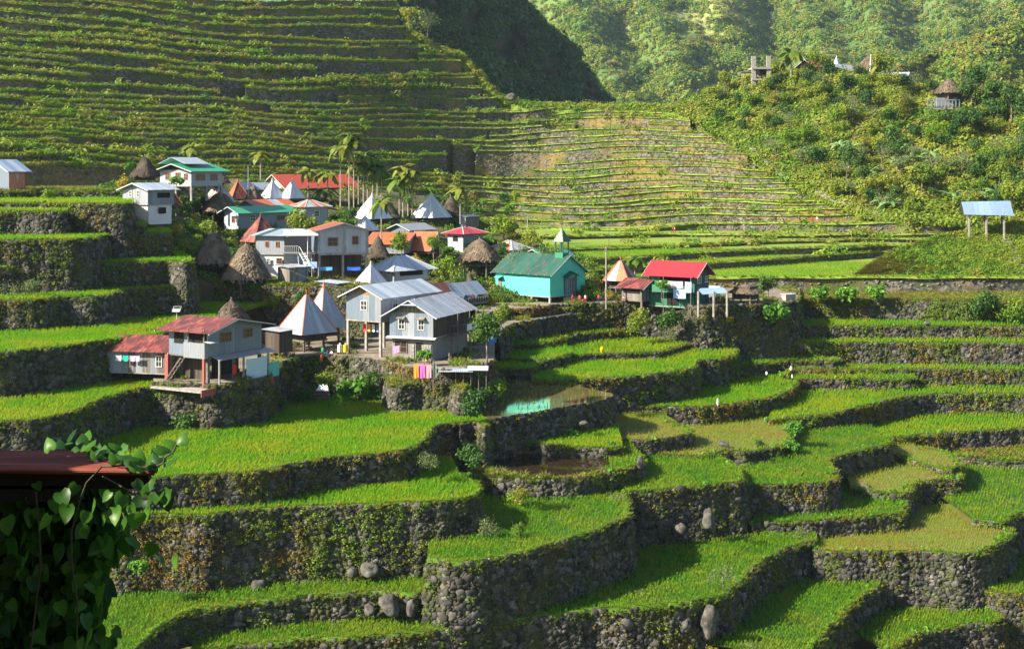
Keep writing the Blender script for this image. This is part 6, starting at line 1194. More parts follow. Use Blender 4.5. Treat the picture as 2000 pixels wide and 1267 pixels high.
def trunk_mesh(seed, m='bark', limbs=4):
    r = random.Random(seed); f = MB(); p = Vector((0, 0, 0)); q = p
    for i in range(4): q = p + Vector((r.uniform(-.05, .05), r.uniform(-.05, .05), .25)); f.bar(p, q, .055 - .010 * i, 6, .055 - .010 * (i + 1)); p = q
    for i in range(limbs):
        a = r.uniform(0, 6.28); s = Vector((0, 0, .55 + .4 * i / limbs)); e = s + Vector((math.cos(a) * .45, math.sin(a) * .45, .38)); f.bar(s, e, .025, 5, .010)
        e2 = e + Vector((r.uniform(-.2, .2), r.uniform(-.2, .2), .2)); f.bar(e, e2, .012, 4, .004)
    return f.mesh('trunk', M[m], True)
TRUNK = [trunk_mesh(i) for i in range(4)]
_ti = [0]
def tree(label, x, yc, r, yb, D, kind='mid', cat='tree', name=None, group=None, flat=1.0, gz=0):
    k = D / F; o = P(x, yb, D); root = empty(name or cat.replace(' ', '_'), o, random.uniform(0, 6.28), label, cat, group); R = r * k; low = cat in ('bush', 'vine', 'plant', 'crops'); hc = R * .42 * flat if low else max((yb - yc) * k, R * .35); _ti[0] += 1
    ms = CROWN[kind]; c = link('foliage' if low else 'crown', ms[_ti[0] % len(ms)], root); c.location = (0, 0, hc); c.scale = (R, R * random.uniform(.85, 1.1), R * flat)
    if low: return root
    t = link('trunk', TRUNK[_ti[0] % 4], root); t.scale = (max(R * .9, .8) * (1.4 if hc > 2 * R else 1),) * 2 + (hc + R * .15,); t.location = (0, 0, -.25 * 0); return root
def dense(x, y): return Dv(np.array([x * 1.0]), np.array([y * 1.0]))[0]
for a in [
 ('tall dark leafy tree right of the two storey house', 950, 640, 44, 715, 150.5, 'dark', 'tree'), ('lower leafy tree in front of the footpath wall, beside the blue tarp', 975, 612, 27, 650, 160, 'mid', 'tree'),
 ('large dark brownish bush right of the laundry poles', 925, 768, 40, 803, 140.5, 'dark', 'bush'), ('bush at the foot of the dark brownish bush by the flooded paddy', 965, 735, 26, 768, 148, 'mid', 'bush'),
 ('low mound of bright green pumpkin vine on the rice field edge', 700, 755, 46, 775, 154, 'broad', 'vine'), ('trailing green creeper left of the rounded dry stone wall', 752, 768, 26, 784, 153, 'broad', 'vine'),
 ('bushes on the rough wall under the grey board outhouse', 590, 572, 22, 590, 178, 'dark', 'bush'), ('climbing green on the rough wall left of the tin pyramids', 530, 580, 20, 596, 180, 'mid', 'vine'), ('dark shrub at the foot of the rough wall under the thatched huts', 395, 572, 20, 586, 184, 'dark', 'bush'),
 ('scraggly yellow green bush between blue house and tin pyramids', 538, 682, 22, 722, 150, 'bright', 'bush'), ('small leafy papaya tree in front of the two storey house', 829, 692, 19, 720, 150, 'broad', 'tree'),
 ('leafy tree hiding the left of the pale rust roofed house', 590, 430, 33, 470, 209, 'mid', 'tree'), ('dark shrub right of the pale rust roofed house', 655, 425, 26, 452, 214, 'mid', 'bush'), ('shrub right of the tall grey house below the palms', 684, 402, 22, 428, 223, 'dark', 'bush'),
 ('round dark tree right of the thatched hut under the bright green roof', 412, 446, 29, 478, 202, 'mid', 'tree'), ('broad light green bush left of the two thatched huts', 368, 470, 40, 500, 190, 'bright', 'bush'), ('small garden tree under the white block house', 345, 437, 18, 455, 190, 'yellow', 'bush'),
 ('yellow green bush beside the leaning thatched roof', 240, 350, 21, 366, 196, 'yellow', 'bush'), ('green bush on the hedge bank at upper left', 95, 378, 17, 386, 188, 'bright', 'bush'), ('papaya like tree right of the leaning thatched roof', 255, 325, 15, 350, 201, 'broad', 'tree'),
 ('papaya in front of the two tier house', 345, 352, 17, 377, 208, 'broad', 'tree'), ('round green tree between orange slope roof and steep rust roof', 785, 472, 28, 508, 208, 'mid', 'tree'), ('leafy tree right of the hipped roof house', 868, 520, 34, 560, 204, 'bright', 'tree'), ('lower tree below the round topped thatched hut', 890, 556, 28, 588, 199, 'mid', 'tree'),
 ('slim green tree right of the steep rust roof', 846, 472, 22, 520, 207, 'bright', 'tree'), ('yellow green shrub left of the steep rust roof', 815, 503, 20, 520, 206, 'yellow', 'bush'), ('bushy tree above the red and white streaked roof', 985, 440, 36, 478, 232, 'bright', 'tree'), ('round tree behind the streaked roof house, beside the church turret', 1040, 462, 25, 494, 228, 'mid', 'tree'),
 ('bare grey tree in front of the streaked roof', 1008, 500, 30, 560, 208, 'airy', 'tree'), ('yellow flowering bush at the left corner of the church', 962, 572, 16, 596, 197, 'yellow', 'bush'), ('clipped green hedge left of the church yard', 975, 548, 18, 590, 200, 'mid', 'bush'), ('yellow croton bush in front of the biggest thatched hut', 440, 550, 17, 561, 183.5, 'yellow', 'bush'),
 ('round bright bush on the stones below the biggest thatched hut', 497, 556, 12, 563, 181.5, 'bright', 'bush'), ('round bright bush below the grey board outhouse', 532, 556, 12, 564, 181.5, 'bright', 'bush'), ('green bush behind the thin white pole', 672, 545, 20, 566, 184, 'bright', 'bush'),
 ('tall reed clump between church and striped hut', 1162, 546, 24, 585, 203, 'bright', 'bush'), ('yellow bush beside the pole right of the church', 1190, 562, 12, 580, 202, 'yellow', 'bush'), ('papaya tree in front of the red roof between the houses', 1292, 557, 17, 590, 196, 'broad', 'tree'), ('round dark green tree behind the thatched shelter', 1500, 556, 26, 585, 207, 'dark', 'tree'),
 ('large leafy bush below the right end of the village', 1515, 606, 33, 626, 198, 'broad', 'bush'), ('dark climber on the wall below the dark green house', 1310, 618, 36, 640, 195, 'dark', 'vine'), ('climber on the wall left of the white concrete post', 1240, 622, 34, 642, 194, 'mid', 'vine'), ('small shrub with orange leaves on the village wall', 1425, 612, 15, 630, 196, 'yellow', 'bush'),
 ('low row of leafy crops on the bank left end', 1600, 576, 26, 584, 212, 'broad', 'crops'), ('low row of leafy crops on the bank middle', 1655, 575, 28, 584, 212, 'broad', 'crops'), ('low row of leafy crops on the bank right end', 1710, 572, 28, 584, 212, 'broad', 'crops'), ('big round bush at the right under the mound', 1925, 590, 42, 612, 209, 'dark', 'bush'), ('second round bush at the far right edge under the mound', 1975, 606, 36, 622, 207, 'mid', 'bush'),
 ('overgrown grey green bush at the right tip of the biggest rice field', 838, 872, 34, 915, 125.5, 'grey', 'bush'), ('ivy hanging down the corner of the biggest rice field', 915, 850, 36, 905, 126, 'dark', 'vine'), ('small feathery tree in the paddy, left of a smaller one', 955, 1030, 31, 1074, 119, 'grey', 'tree'), ('little dark tree in the paddy right of the feathery one', 1012, 1034, 18, 1074, 119, 'mid', 'tree'),
 ('grey bush at the wall corner below the brown pond', 1205, 950, 28, 990, 133, 'grey', 'bush'), ('grey green bush lower left of the wall corner bush', 1178, 996, 25, 1018, 128, 'grey', 'bush'), ('round bright bush on the wall below the brown pond', 1012, 950, 26, 978, 130, 'bright', 'bush'), ('large leaved plant left of the brown pond', 908, 922, 20, 942, 130, 'broad', 'plant'),
 ('sparse small tree on the grass edge of the lower paddy', 1412, 1122, 36, 1166, 120.5, 'airy', 'tree'), ('thin pale bush in the middle of the lower paddy', 1250, 1140, 14, 1165, 119.5, 'airy', 'bush'), ('lone dark shrub in the golden paddy', 1487, 858, 14, 872, 156, 'dark', 'bush'), ('grey bush on the stones above the wide golden paddy', 1560, 1030, 26, 1056, 138, 'grey', 'bush'),
 ('small dark shrub on the edge of the biggest rice field, right of two', 536, 906, 14, 922, 118.5, 'grey', 'bush'), ('small dark shrub on the edge of the biggest rice field, left of two', 468, 908, 14, 924, 118.5, 'grey', 'bush'), ('broad leaved bluish plant in front of the fern covered wall', 272, 1085, 26, 1115, 110, 'broad', 'plant'),
 ('feathery grey green trees group at the left edge, nearer one', 28, 565, 30, 592, 154, 'airy', 'tree'), ('feathery small tree at the left edge, further right one', 66, 560, 26, 588, 154, 'grey', 'tree'), ('leafy plants above the golden paddy end', 1555, 812, 26, 850, 161, 'broad', 'plant'), ('green plants tumbling over the corner wall right of the golden paddy', 1545, 850, 22, 880, 157, 'broad', 'plant'),
 ('weedy tree on the corner of the two big walls', 1460, 1235, 22, 1275, 116, 'airy', 'bush'), ('red leaved plant at the bottom edge', 1392, 1262, 16, 1280, 113, 'yellow', 'plant'), ('leafy plant on the stone spur above the brown pond', 1110, 838, 24, 860, 150, 'broad', 'plant'), ('taro row behind the brown pond', 1190, 868, 26, 884, 145, 'broad', 'plant'),
 ('dark hanging bush on the wall corner under the blue house', 545, 745, 24, 790, 146, 'dark', 'bush'), ('climbing plants on the wall under the blue house slab', 360, 790, 34, 840, 137, 'dark', 'vine'), ('bush at the foot of the village wall, left of the pumpkin vine', 590, 745, 26, 782, 152, 'dark', 'bush'), ('bush on the village wall above the pumpkin vine', 640, 722, 26, 750, 152, 'mid', 'bush'), ('bush on the village wall right of the pumpkin vine', 730, 722, 24, 750, 152, 'dark', 'bush')]:
    tree(*a)
# garden growth packed between the houses
random.seed(11); gp_ = 0
while gp_ < 115:
    x = random.uniform(330, 1010); y = random.uniform(390, 575)
    if x > 900 and y > 540 or x < 480 and y < 400: continue
    D = dense(x, y) - 1.2; r = random.uniform(9, 19); kd = random.choice(['mid', 'dark', 'mid', 'dark', 'bright', 'broad'])
    tree({'mid': 'leafy garden bush between the village houses', 'dark': 'dark green garden bush between the village houses', 'bright': 'yellow green garden bush between the village houses', 'broad': 'broad leaved garden plant between the village houses'}[kd], x, y - r * .6, r, y, D, kd, 'bush', 'garden_bush', {'mid': 'leafy garden bushes', 'dark': 'dark garden bushes', 'bright': 'yellow green garden bushes', 'broad': 'broad leaved garden plants'}[kd] + ' between the village houses'); gp_ += 1
# the jungle hill
random.seed(21)
jn = 0; placed = []
KIND = {'mid': ('leafy green tree on the jungle hillside', 'leafy trees on the jungle hillside'), 'dark': ('dark crowned tree on the jungle hillside', 'dark trees on the jungle hillside'), 'grey': ('greyish feathery tree on the jungle hillside', 'greyish trees on the jungle hillside'), 'bright': ('bright yellow green tree on the jungle hillside', 'bright trees on the jungle hillside'), 'airy': ('thin half bare tree on the jungle hillside', 'thin trees on the jungle hillside')}
while jn < 150:
    x = random.uniform(1365, 2030) if jn > 45 else random.uniform(1480, 2030); yt_ = float(jtop(x)); yb_ = float(ytop(x)); f = random.random() ** 1.15; y = yt_ + (yb_ - yt_) * f + 4
    if x < 1500 and random.random() < .6: continue
    if any((x - a) ** 2 + ((y - b) * 1.4) ** 2 < 19 ** 2 for a, b in placed): continue
    if y < yt_ + 14 and any(abs(x - c) < 22 for c in (1485, 1640, 1700, 1765)): continue
    if abs(x - 1850) < 42 and yt_ - 10 < y < yt_ + 62: continue
    placed.append((x, y)); right = (x - 1365) / 650; r = random.uniform(13, 22) + 20 * right * random.random() ** .8; kd = random.choices(['mid', 'dark', 'grey', 'bright', 'airy'], [5, 3 + 6 * right, 1.5, 3, 1])[0]
    lab, grp = KIND[kd]; tree(lab, x, y - r * random.uniform(.7, 1.7), r, y, float(Dm(x, y)) - 1.5, kd, 'tree', 'hillside_tree', grp, flat=random.uniform(.75, 1.1)); jn += 1
for a in [('grey brown half bare tree standing above the hillside bushes', 1668, 200, 26, 255, 360, 'airy', 'tree'), ('round bushy tree between the concrete frame and the orange roof', 1520, 130, 18, 160, 390, 'mid', 'tree'), ('leafy tree with orange flowers in front of the orange roof', 1595, 112, 24, 152, 389, 'mid', 'tree'), ('tall thin trunked tree below the hilltop palm', 1602, 150, 20, 206, 376, 'airy', 'tree'),
          ('dark umbrella shaped tree at upper right, above the tan thatch', 1905, 150, 34, 205, 352, 'dark', 'tree'), ('dark tree left of the tan thatch', 1820, 165, 18, 200, 362, 'dark', 'tree'), ('tall tree at the right edge of the hill crest', 1975, 185, 34, 240, 338, 'dark', 'tree'), ('tree in front of the white house on the hill crest', 1752, 155, 18, 190, 372, 'mid', 'tree'),
          ('bushy tree hiding the shelter frame', 1490, 168, 14, 190, 388, 'dark', 'tree'), ('big pale tree on the crest of the terraced mountain', 835, 38, 34, 75, 395, 'grey', 'tree'), ('tree at the corner of the highest terraces', 800, 25, 24, 60, 396, 'bright', 'tree')]: tree(*a)
for i in range(26):   # big tree clumps along the shaded spur crest and shoulder
    x = 1010 + i * 7.2 + random.uniform(-3, 3); tree('dark tree on the crest of the shaded spur', x, float(ctop(x)) - 1, random.uniform(5, 10), float(ctop(x)) + 10, 700, 'dark', 'tree', 'ridge_tree', 'trees on the crest of the shaded spur')
# palms
def frond_mesh(seed, m='frond', n=7, droop=.9, wid=.22):
    r = random.Random(seed); V, Fc = [], []; pr = []
    for i in range(n + 1): t = i / n; pr.append(Vector((t * (1 - .15 * t), 0, .55 * t - droop * t * t)))
    for i in range(n):
        a, b = pr[i], pr[i + 1]; t0, t1 = i / n, (i + 1) / n; w0 = wid * math.sin(math.pi * min(1, t0 * .9 + .1)) ** .6; w1 = wid * math.sin(math.pi * min(1, t1 * .9 + .1)) ** .6 if i < n - 1 else .02
        for s in (-1, 1):
            k = len(V); j = r.uniform(.8, 1.2); V += [tuple(a), tuple(b), (b.x + .05, s * w1 * j, b.z - w1 * .45), (a.x + .05, s * w0 * j, a.z - w0 * .45)]; Fc.append((k, k + 1, k + 2, k + 3) if s > 0 else (k + 3, k + 2, k + 1, k))
    return mesh('frond', V, Fc, M[m])
FR = [frond_mesh(i, droop=d) for i, d in enumerate((.7, 1.0, 1.3))]; FRB = [frond_mesh(9 + i, 'banana', 5, d, .15) for i, d in enumerate((.5, .9))]
PT = MB().bar((0, 0, -.02), (0, 0, 1), 1, 7, .7).mesh('trunk', M['palm_bark'], True)
def palm(label, x, yc, yb, D, L=2.3, nf=11, name='betel_palm', cat='palm tree', fr=None, rt=.12, group=None):
    k = D / F; root = empty(name, P(x, yb, D), random.uniform(0, 6), label, cat, group); h = (yb - yc) * k; t = link('trunk', PT, root); t.scale = (rt, rt, h)
    fr = fr or FR
    for i in range(nf):
        f = link('frond', fr[i % len(fr)], root); a = 6.283 * i / nf + random.uniform(-.25, .25); s = L * random.uniform(.8, 1.1); f.scale = (s, s, s * random.uniform(.8, 1.4)); f.location = (0, 0, h); f.rotation_euler = (0, random.uniform(-.55, .35), a)
    return root
random.seed(5)
for i, (x, yc, yb, lab) in enumerate([(682, 268, 408, 'tallest slender palm above the upper village'), (691, 276, 405, 'slender palm directly right of the tallest one'), (665, 286, 403, 'slender palm with drooping crown left of the tallest one'), (602, 336, 385, 'palm in front of the orange red roof, left one'), (640, 342, 385, 'palm in front of the orange red roof, right one'), (632, 372, 398, 'small palm below the orange red roof'),
    (700, 322, 398, 'leftmost palm of the dense cluster right of the red roof'), (710, 304, 397, 'highest palm of the dense cluster'), (718, 330, 398, 'low palm in the middle of the dense cluster'), (728, 312, 396, 'palm right of the highest one in the dense cluster'), (737, 326, 395, 'palm near the right side of the dense cluster'), (745, 338, 394, 'rightmost dark palm of the dense cluster'),
    (780, 352, 420, 'leftmost palm of the four behind the dormered pyramid'), (787, 330, 421, 'tallest palm of the four behind the dormered pyramid'), (797, 344, 420, 'third palm of the four behind the dormered pyramid'), (805, 338, 419, 'rightmost palm of the four behind the dormered pyramid'), (745, 396, 500, 'single thin palm beside the smaller white pyramid'), (899, 372, 436, 'dark palm right of the dark thatched hut'),
    (375, 288, 320, 'palm above the two tier house'), (509, 304, 350, 'palm left of the orange red roof'), (1240, 508, 560, 'young palm behind the striped hut')]):
    D = 240 if yb < 402 else 236
    if x == 745 and yb == 500: D = 208
    if x < 520: D = 235
    if x == 1240: D = 213
    palm(lab, x, yc, yb, D, random.uniform(2.3, 2.8), 15)
palm('coconut palm on the hilltop beside the orange roof', 1545, 104, 150, 390, 5.0, 12, 'coconut_palm', rt=.25); palm('small yellowish palm among the hilltop trees', 1720, 130, 165, 380, 4.0, 11, 'coconut_palm', rt=.2)
for i, (x, y) in enumerate([(1752, 330), (1785, 318), (1818, 312), (1840, 335), (1862, 392), (1905, 388), (1948, 386), (1985, 380), (1722, 402), (1742, 408), (1640, 292), (1562, 268), (1700, 345), (1800, 350), (1770, 300), (1660, 300)]):
    palm('banana plant with big drooping leaves on the jungle hillside', x, y - 10, y + 6, float(Dm(x, y)) - 4, 3.8, 9, 'banana_plant', 'banana plant', FRB, .22, 'banana plants on the jungle hillside')
palm('banana plant behind the large white pyramid with the dormer', 850, 384, 425, 243, 2.6, 6, 'banana_plant', 'banana plant', FRB, .2)
# step path climbing along the edge of the jungle hill
sp = empty('stone_stairs', (0, 0, 0), 0, 'narrow stone step path climbing the edge between terraces and jungle hill', 'steps')
SM = MB().box(-.8, .8, -.5, .5, -.5, 0).mesh('step', M['concrete'])
xs = np.linspace(1452, 1722, 58)
for x in xs:
    y = float(ytop(x)) + 2 + 3 * math.sin(x / 17); o = link('step', SM, sp); o.location = pt(x, y, float(Dm(x, y)) - 2.5); o.rotation_euler = (0, 0, random.uniform(-.5, .2))
sp = empty('mound_stairs', (0, 0, 0), 0, 'old stone steps at the right edge of the mound', 'steps')
for i in range(16): x = 1962 + i * 2.6; y = 462 + i * 4.5; o = link('step', SM, sp); o.location = pt(x, y, 228.3 + (538 - y) * .17 - .6); o.scale = (1, .6, .5)
# ---------------------------------------------------------------- people
def person(label, x, yb, D, hpx, pose='stand', shirt=(.6, .05, .04), legs=(.05, .05, .08), face=0.0, hair=(.01, .009, .008)):
    H = hpx * D / F; s = H / 1.7
    if pose == 'stand': J = [(0, 0, .95), (0, 0, 1.2), (0, 0, 1.42), (0, 0, 1.50), (0, -.01, 1.62), (.19, 0, 1.38), (.24, -.02, 1.12), (.22, -.12, .90), (-.19, 0, 1.38), (-.25, .0, 1.12), (-.23, -.08, .88), (.10, 0, .90), (.11, -.03, .48), (.12, .02, .06), (.12, -.12, .03), (-.10, 0, .90), (-.11, .03, .48), (-.12, .06, .06), (-.12, -.08, .03)]
    elif pose == 'walk': J = [(0, 0, .95), (0, -.02, 1.2), (0, -.04, 1.42), (0, -.05, 1.50), (0, -.07, 1.62), (.19, -.03, 1.38), (.23, .12, 1.14), (.22, .10, .90), (-.19, -.03, 1.38), (-.23, -.15, 1.14), (-.21, -.28, .95), (.10, 0, .90), (.11, -.18, .50), (.12, -.16, .06), (.12, -.30, .03), (-.10, 0, .90), (-.11, .10, .48), (-.12, .30, .10), (-.12, .20, .03)]
    else: J = [(0, 0, .35), (0, -.02, .60), (0, -.05, .82), (0, -.06, .90), (0, -.08, 1.02), (.19, -.03, .78), (.24, -.15, .55), (.14, -.33, .50), (-.19, -.03, .78), (-.24, -.15, .55), (-.12, -.34, .48), (.10, 0, .30), (.14, -.42, .45), (.13, -.40, .06), (.13, -.52, .03), (-.10, 0, .30), (-.14, -.40, .45), (-.13, -.42, .06), (-.13, -.54, .03)]
    Ed = [(0, 1), (1, 2), (2, 3), (3, 4), (2, 5), (5, 6), (6, 7), (2, 8), (8, 9), (9, 10), (0, 11), (11, 12), (12, 13), (13, 14), (0, 15), (15, 16), (16, 17), (17, 18)]
    Rd = [.135, .14, .12, .05, .095, .065, .045, .035, .065, .045, .035, .10, .065, .045, .04, .10, .065, .045, .04]
    me = bpy.data.meshes.new('person'); me.from_pydata(J, Ed, []); tmp = bpy.data.objects.new('tmp', me); COL.objects.link(tmp)
    md = tmp.modifiers.new('s', 'SKIN'); sv = me.skin_vertices[0].data
    for i, v in enumerate(sv): v.radius = (Rd[i], Rd[i] * .85); v.use_root = i == 0
    tmp.modifiers.new('u', 'SUBSURF').levels = 1
    dg = bpy.context.evaluated_depsgraph_get(); ev = tmp.evaluated_get(dg); body = bpy.data.meshes.new_from_object(ev); bpy.data.objects.remove(tmp); body.name = 'person'
    body.materials.clear()
    for m in (flat('skin', (.22, .115, .07)), flat('shirt', shirt), flat('trousers', legs)): body.materials.append(m)
    zs = .90 if pose != 'sit' else .38; zt_ = 1.46 if pose != 'sit' else .87
    for p in body.polygons:
        z = p.center.z; r_ = abs(p.center.x)
        if z > zt_: p.material_index = 0
        elif pose == 'sit': p.material_index = 2 if (z < .50 and p.center.y < -.02 and r_ < .22 or z < .36) else (1 if z > .5 or p.center.y > -.2 else 0)
        else: p.material_index = (0 if (r_ > .2 and z < 1.15) else (1 if z > zs else (2 if z > .12 else 0)))
        p.use_smooth = True
    o = link('person', body, None, P(x, yb, D)); o.rotation_euler = (0, 0, face); o.scale = (s, s, s); tag(o, label, 'person')
    hd = Vector(J[4]); hm = leafball('hair', 1, 1, 1, M['dark']) if False else None
    V, Fc = [], []
    for i in range(5):
        for j in range(8):
            a = 6.283 * j / 8; e = math.pi / 2 * (1 - i / 4 * 1.25); V.append((hd.x + .105 * math.cos(e) * math.cos(a), hd.y + .02 + .115 * math.cos(e) * math.sin(a), hd.z + .02 + .125 * math.sin(e)))
    for i in range(4):
        for j in range(8): q = (j + 1) % 8; Fc.append((i * 8 + j, (i + 1) * 8 + j, (i + 1) * 8 + q, i * 8 + q))
    link('hair', mesh('hair', V, Fc, flat('hair', hair), True), o)
    fc = MB()
    for sx in (-.035, .035): fc.box(hd.x + sx - .012, hd.x + sx + .012, hd.y - .103, hd.y - .09, hd.z + .0, hd.z + .015, 0)
    fc.box(hd.x - .012, hd.x + .012, hd.y - .118, hd.y - .09, hd.z - .045, hd.z - .005, 1); fc.box(hd.x - .028, hd.x + .028, hd.y - .100, hd.y - .085, hd.z - .075, hd.z - .062, 2); fc.build('face', [flat('eyes', (.01, .01, .01)), flat('nose', (.24, .125, .075)), flat('mouth', (.2, .05, .04))], o)
    return o
hV = lambda y: 19.0 * F / (y - YH)
person('child in red with a pale scarf, leftmost of the group by the church door', 1118.5, 592.5, 196.5, 18, 'walk', (.65, .05, .06), (.35, .02, .02), .3); person('child in a red vest and shorts, second from left by the church door', 1132, 591, 198, 16, 'stand', (.60, .10, .08), (.5, .03, .03), -.3)
person('child in white shirt and red shorts by the church door', 1143.5, 591.5, 197.5, 17, 'stand', (.75, .75, .76), (.6, .03, .04), .1); person('child in red jacket and dark trousers standing apart right of the church', 1169, 591, 198, 17, 'stand', (.55, .04, .05), (.04, .04, .06), 2.4)
person('seated person in white by the plank cottage wall', 1218, 587, 200, 17, 'sit', (.7, .7, .72), (.5, .05, .05), .6); person('seated woman in an orange shirt on the terrace of the two storey house', 834, 711, 150, 26, 'sit', (.75, .28, .02), (.15, .05, .05), .5); person('seated person in pink behind the woman in orange', 843, 712, 151, 24, 'sit', (.6, .25, .3), (.1, .1, .12), -.4)
person('child in a green shirt under the edge of the tin pyramid', 630, 698, 156.3, 22, 'stand', (.0, .35, .16), (.03, .05, .1), 2.8); person('toddler in red in front of the child in green', 628, 705, 154, 14, 'stand', (.6, .05, .06), (.3, .03, .04), .2)
person('seated person in dark blue beside the tin pyramid', 640, 697, 157, 22, 'sit', (.04, .06, .2), (.03, .03, .05), .9); person('seated person in a white shirt beside the tin pyramid', 648, 697, 157, 22, 'sit', (.72, .72, .75), (.05, .07, .2), -.6)
person('walker in red with a bag on the far terrace path, left one', 1313.5, 456, 280, 15, 'walk', (.6, .03, .04), (.04, .03, .04), 1.2); person('walker in red and white on the far terrace path, right one', 1317.5, 456, 280, 14, 'walk', (.7, .5, .5), (.6, .03, .04), 1.2)
person('distant walker in red on a far terrace, left of one in white', 1586, 436, 290, 14, 'stand', (.6, .03, .04), (.35, .02, .02), 0); person('distant walker in white on a far terrace', 1596, 436, 290, 14, 'stand', (.75, .73, .74), (.5, .1, .1), 0)
person('child in orange under the blue grey tin porch', 1405, 592, 198.5, 13, 'sit', (.8, .15, .02), (.05, .1, .35), 0)
# ---------------------------------------------------------------- bags on sticks, laundry, odds and ends
def bag(label, x, y, h, s=.8, c=(.72, .73, .74)):
    D = h * F / (y - YH); r = empty('scarecrow_bag', P(x, y, D), random.uniform(0, 3), label, 'plastic bag'); MB().bar((0, 0, -.2), (.05, 0, 1.5 * s), .025, 5).build('stick', M['timber'], r)
    V, Fc = [], []; rr = random.Random(int(x))
    for i in range(6):
        for j in range(9): a = 6.283 * j / 9; t = i / 5; w_ = s * (.15 + .55 * math.sin(math.pi * min(1, t * .8 + .12))) * rr.uniform(.75, 1.2) * .6; V.append((w_ * math.cos(a), w_ * .5 * math.sin(a), s * (1.75 - 1.35 * t + rr.uniform(-.06, .06))))
    for i in range(5):
        for j in range(9): q = (j + 1) % 9; Fc.append((i * 9 + j, (i + 1) * 9 + j, (i + 1) * 9 + q, i * 9 + q))
    Fc.append(tuple(range(9))); link('bag', mesh('bag', V, Fc, flat('bag', c, .45)), r)
bag('crumpled white bag on sticks in the first paddy under the footpath', 1281, 644, 22.9, 0.56); bag('thin white bag at the end of the paddy with the yellow bag', 1347, 668, 24.1, 0.52); bag('bright yellow bag on the stone edge of a paddy', 1176, 693, 24.1, 0.64, (.85, .60, .01)); bag('white bag hanging on a stick in the middle paddies', 1402, 796, 28.6, 0.64)
bag('white bag at the stepped corner of the right paddies, upper one', 1545, 726, 28, 0.45); bag('white bag at the stepped corner of the right paddies, lower one', 1547, 742, 28.7, 0.45); bag('pale bag at the tip of the long curved paddy', 1151, 744, 25.5, 0.38); bag('narrow white bag left of the stepped corner', 1497, 735, 28.5, 0.38); bag('tiny white bag beside the right hand rice field', 1678, 858, 32.9, 0.34)
# laundry poles below the two storey house
a, b, c = P(771, 716, 151), P(846, 742, 145.5), P(768, 740, 146)
lp = empty('laundry_poles', P(846, 752, 145.5), 0, 'bent poles carrying the laundry line below the two storey house', 'clothes line'); o_ = lp.location
MB().bar((0, 0, -.3), Vector((.1, 0, 2.6)), .06, 6).bar(P(790, 752, 146) - o_, P(784, 716, 146) - o_, .05, 5).bar(P(784, 717, 146) - o_, P(848, 712, 145.5) - o_, .015, 4).build('pole', M['timber'], lp)
for i, (x0, x1, cc, nm_) in enumerate(((808, 817, (.85, .25, .02), 'orange patterned'), (818, 829, (.75, .12, .55), 'magenta and white'), (830, 842, (.80, .30, .36), 'salmon pink'), (846, 852, (.30, .50, .42), 'pale green'))):
    cloth('blanket', nm_ + ' blanket hanging on the line below the two storey house', 'blanket', P(x0, 713, 145.6), P(x1, 712, 145.5), 1.35, flat('blanket_%d' % i, cc), 1.5, sag=.02)
cloth('laundry', 'purple and orange clothes hanging at the window of the two storey house', 'laundry', P(768, 676, 153), P(780, 674, 152.5), .75, flat('win_wash', (.6, .2, .35)), 2)
r = empty('stick_platform', P(905, 738, 147), 0, 'platform of sticks and white tin sheets right of the laundry', 'platform')
for i in range(7): MB().bar((-2.4 + i * .8, 0, -2), (-2.4 + i * .8, 0, .7), .05, 5).build('stick', M['timber'], r)
plate('tin_sheet', r, [[(-2.6, -.5, .72), (1.0, -.5, .72), (1.0, 1, .9), (-2.6, 1, .9)]], M['galv_clean'], .03); plate('tin_sheet', r, [[(0.4, -.3, .86), (2.6, -.5, .86), (2.6, 1, 1.15), (.4, 1, 1.15)]], M['white'], .03)
r = empty('animal_pen', P(608, 778, 154), 0, 'low pen of rusty sheets and sticks with a white tarp at the rice field edge', 'pen')
for z in (.25, .6, .95): MB().bar((-2.1, -.8, z), (2.1, -.9, z), .06, 5).build('rail', M['timber'], r)
plate('sheet', r, [[(-2, -.75, 0), (2, -.85, 0), (2, -.85, .9), (-2, -.75, .9)]], M['rust_dark'], .04)
for x in (-2, -.7, .6, 2): MB().bar((x, -.85, -.2), (x, -.85, 1.4), .06, 5).build('post', M['timber'], r)
plate('tarp', r, [[(.6, -.7, .95), (2, -.7, .95), (1.7, .4, 1.5), (.9, .4, 1.5)]], flat('white_tarp', (.6, .65, .7)), .03)
# drums, jugs and firewood under the tin pyramids
for i, (x, y, cc, lab) in enumerate(((675, 683, (.75, .5, .03), 'yellow jug on the ground under the long stilt house'), (664, 683, (.6, .6, .62), 'white jug left of the yellow jug'), (560, 692, (.6, .65, .68), 'white sack beside the lean-to'))):
    D = 21 * F / (y - YH) if False else 158; q = empty('jug', P(x, y + 4, 158), 0, lab, 'jug' if i < 2 else 'sack'); V = MB().bar((0, 0, 0), (0, 0, .8), .3, 8, .26).bar((0, 0, .8), (0, 0, .95), .10, 6); V.build('body', flat('jug_%d' % i, cc), q); MB().bar((0, 0, .95), (0, 0, 1.0), .12, 6).build('cap', M['trim_white'], q)
for i in range(14): p_ = P(548 + i * 4.2 + random.uniform(-1, 1), 678 + (i % 4) * 4, 162); tag(MB().bar(p_ - Vector((.6, 0, 0)), p_ + Vector((.6, .1, .02)), .10, 6).build('firewood_log', M['wood_tan'] if i % 3 else M['timber']), 'split log in the firewood stack under the tin pyramid', 'firewood', 'firewood stacked under the tin pyramids')
M['boulder'] = mat_noise('boulder_rock', [(.3, (.03, .029, .026)), (.5, (.08, .077, .07)), (.7, (.15, .145, .135))], 1.8, bump=.7, bscale=6, dist=.08, detail=8)
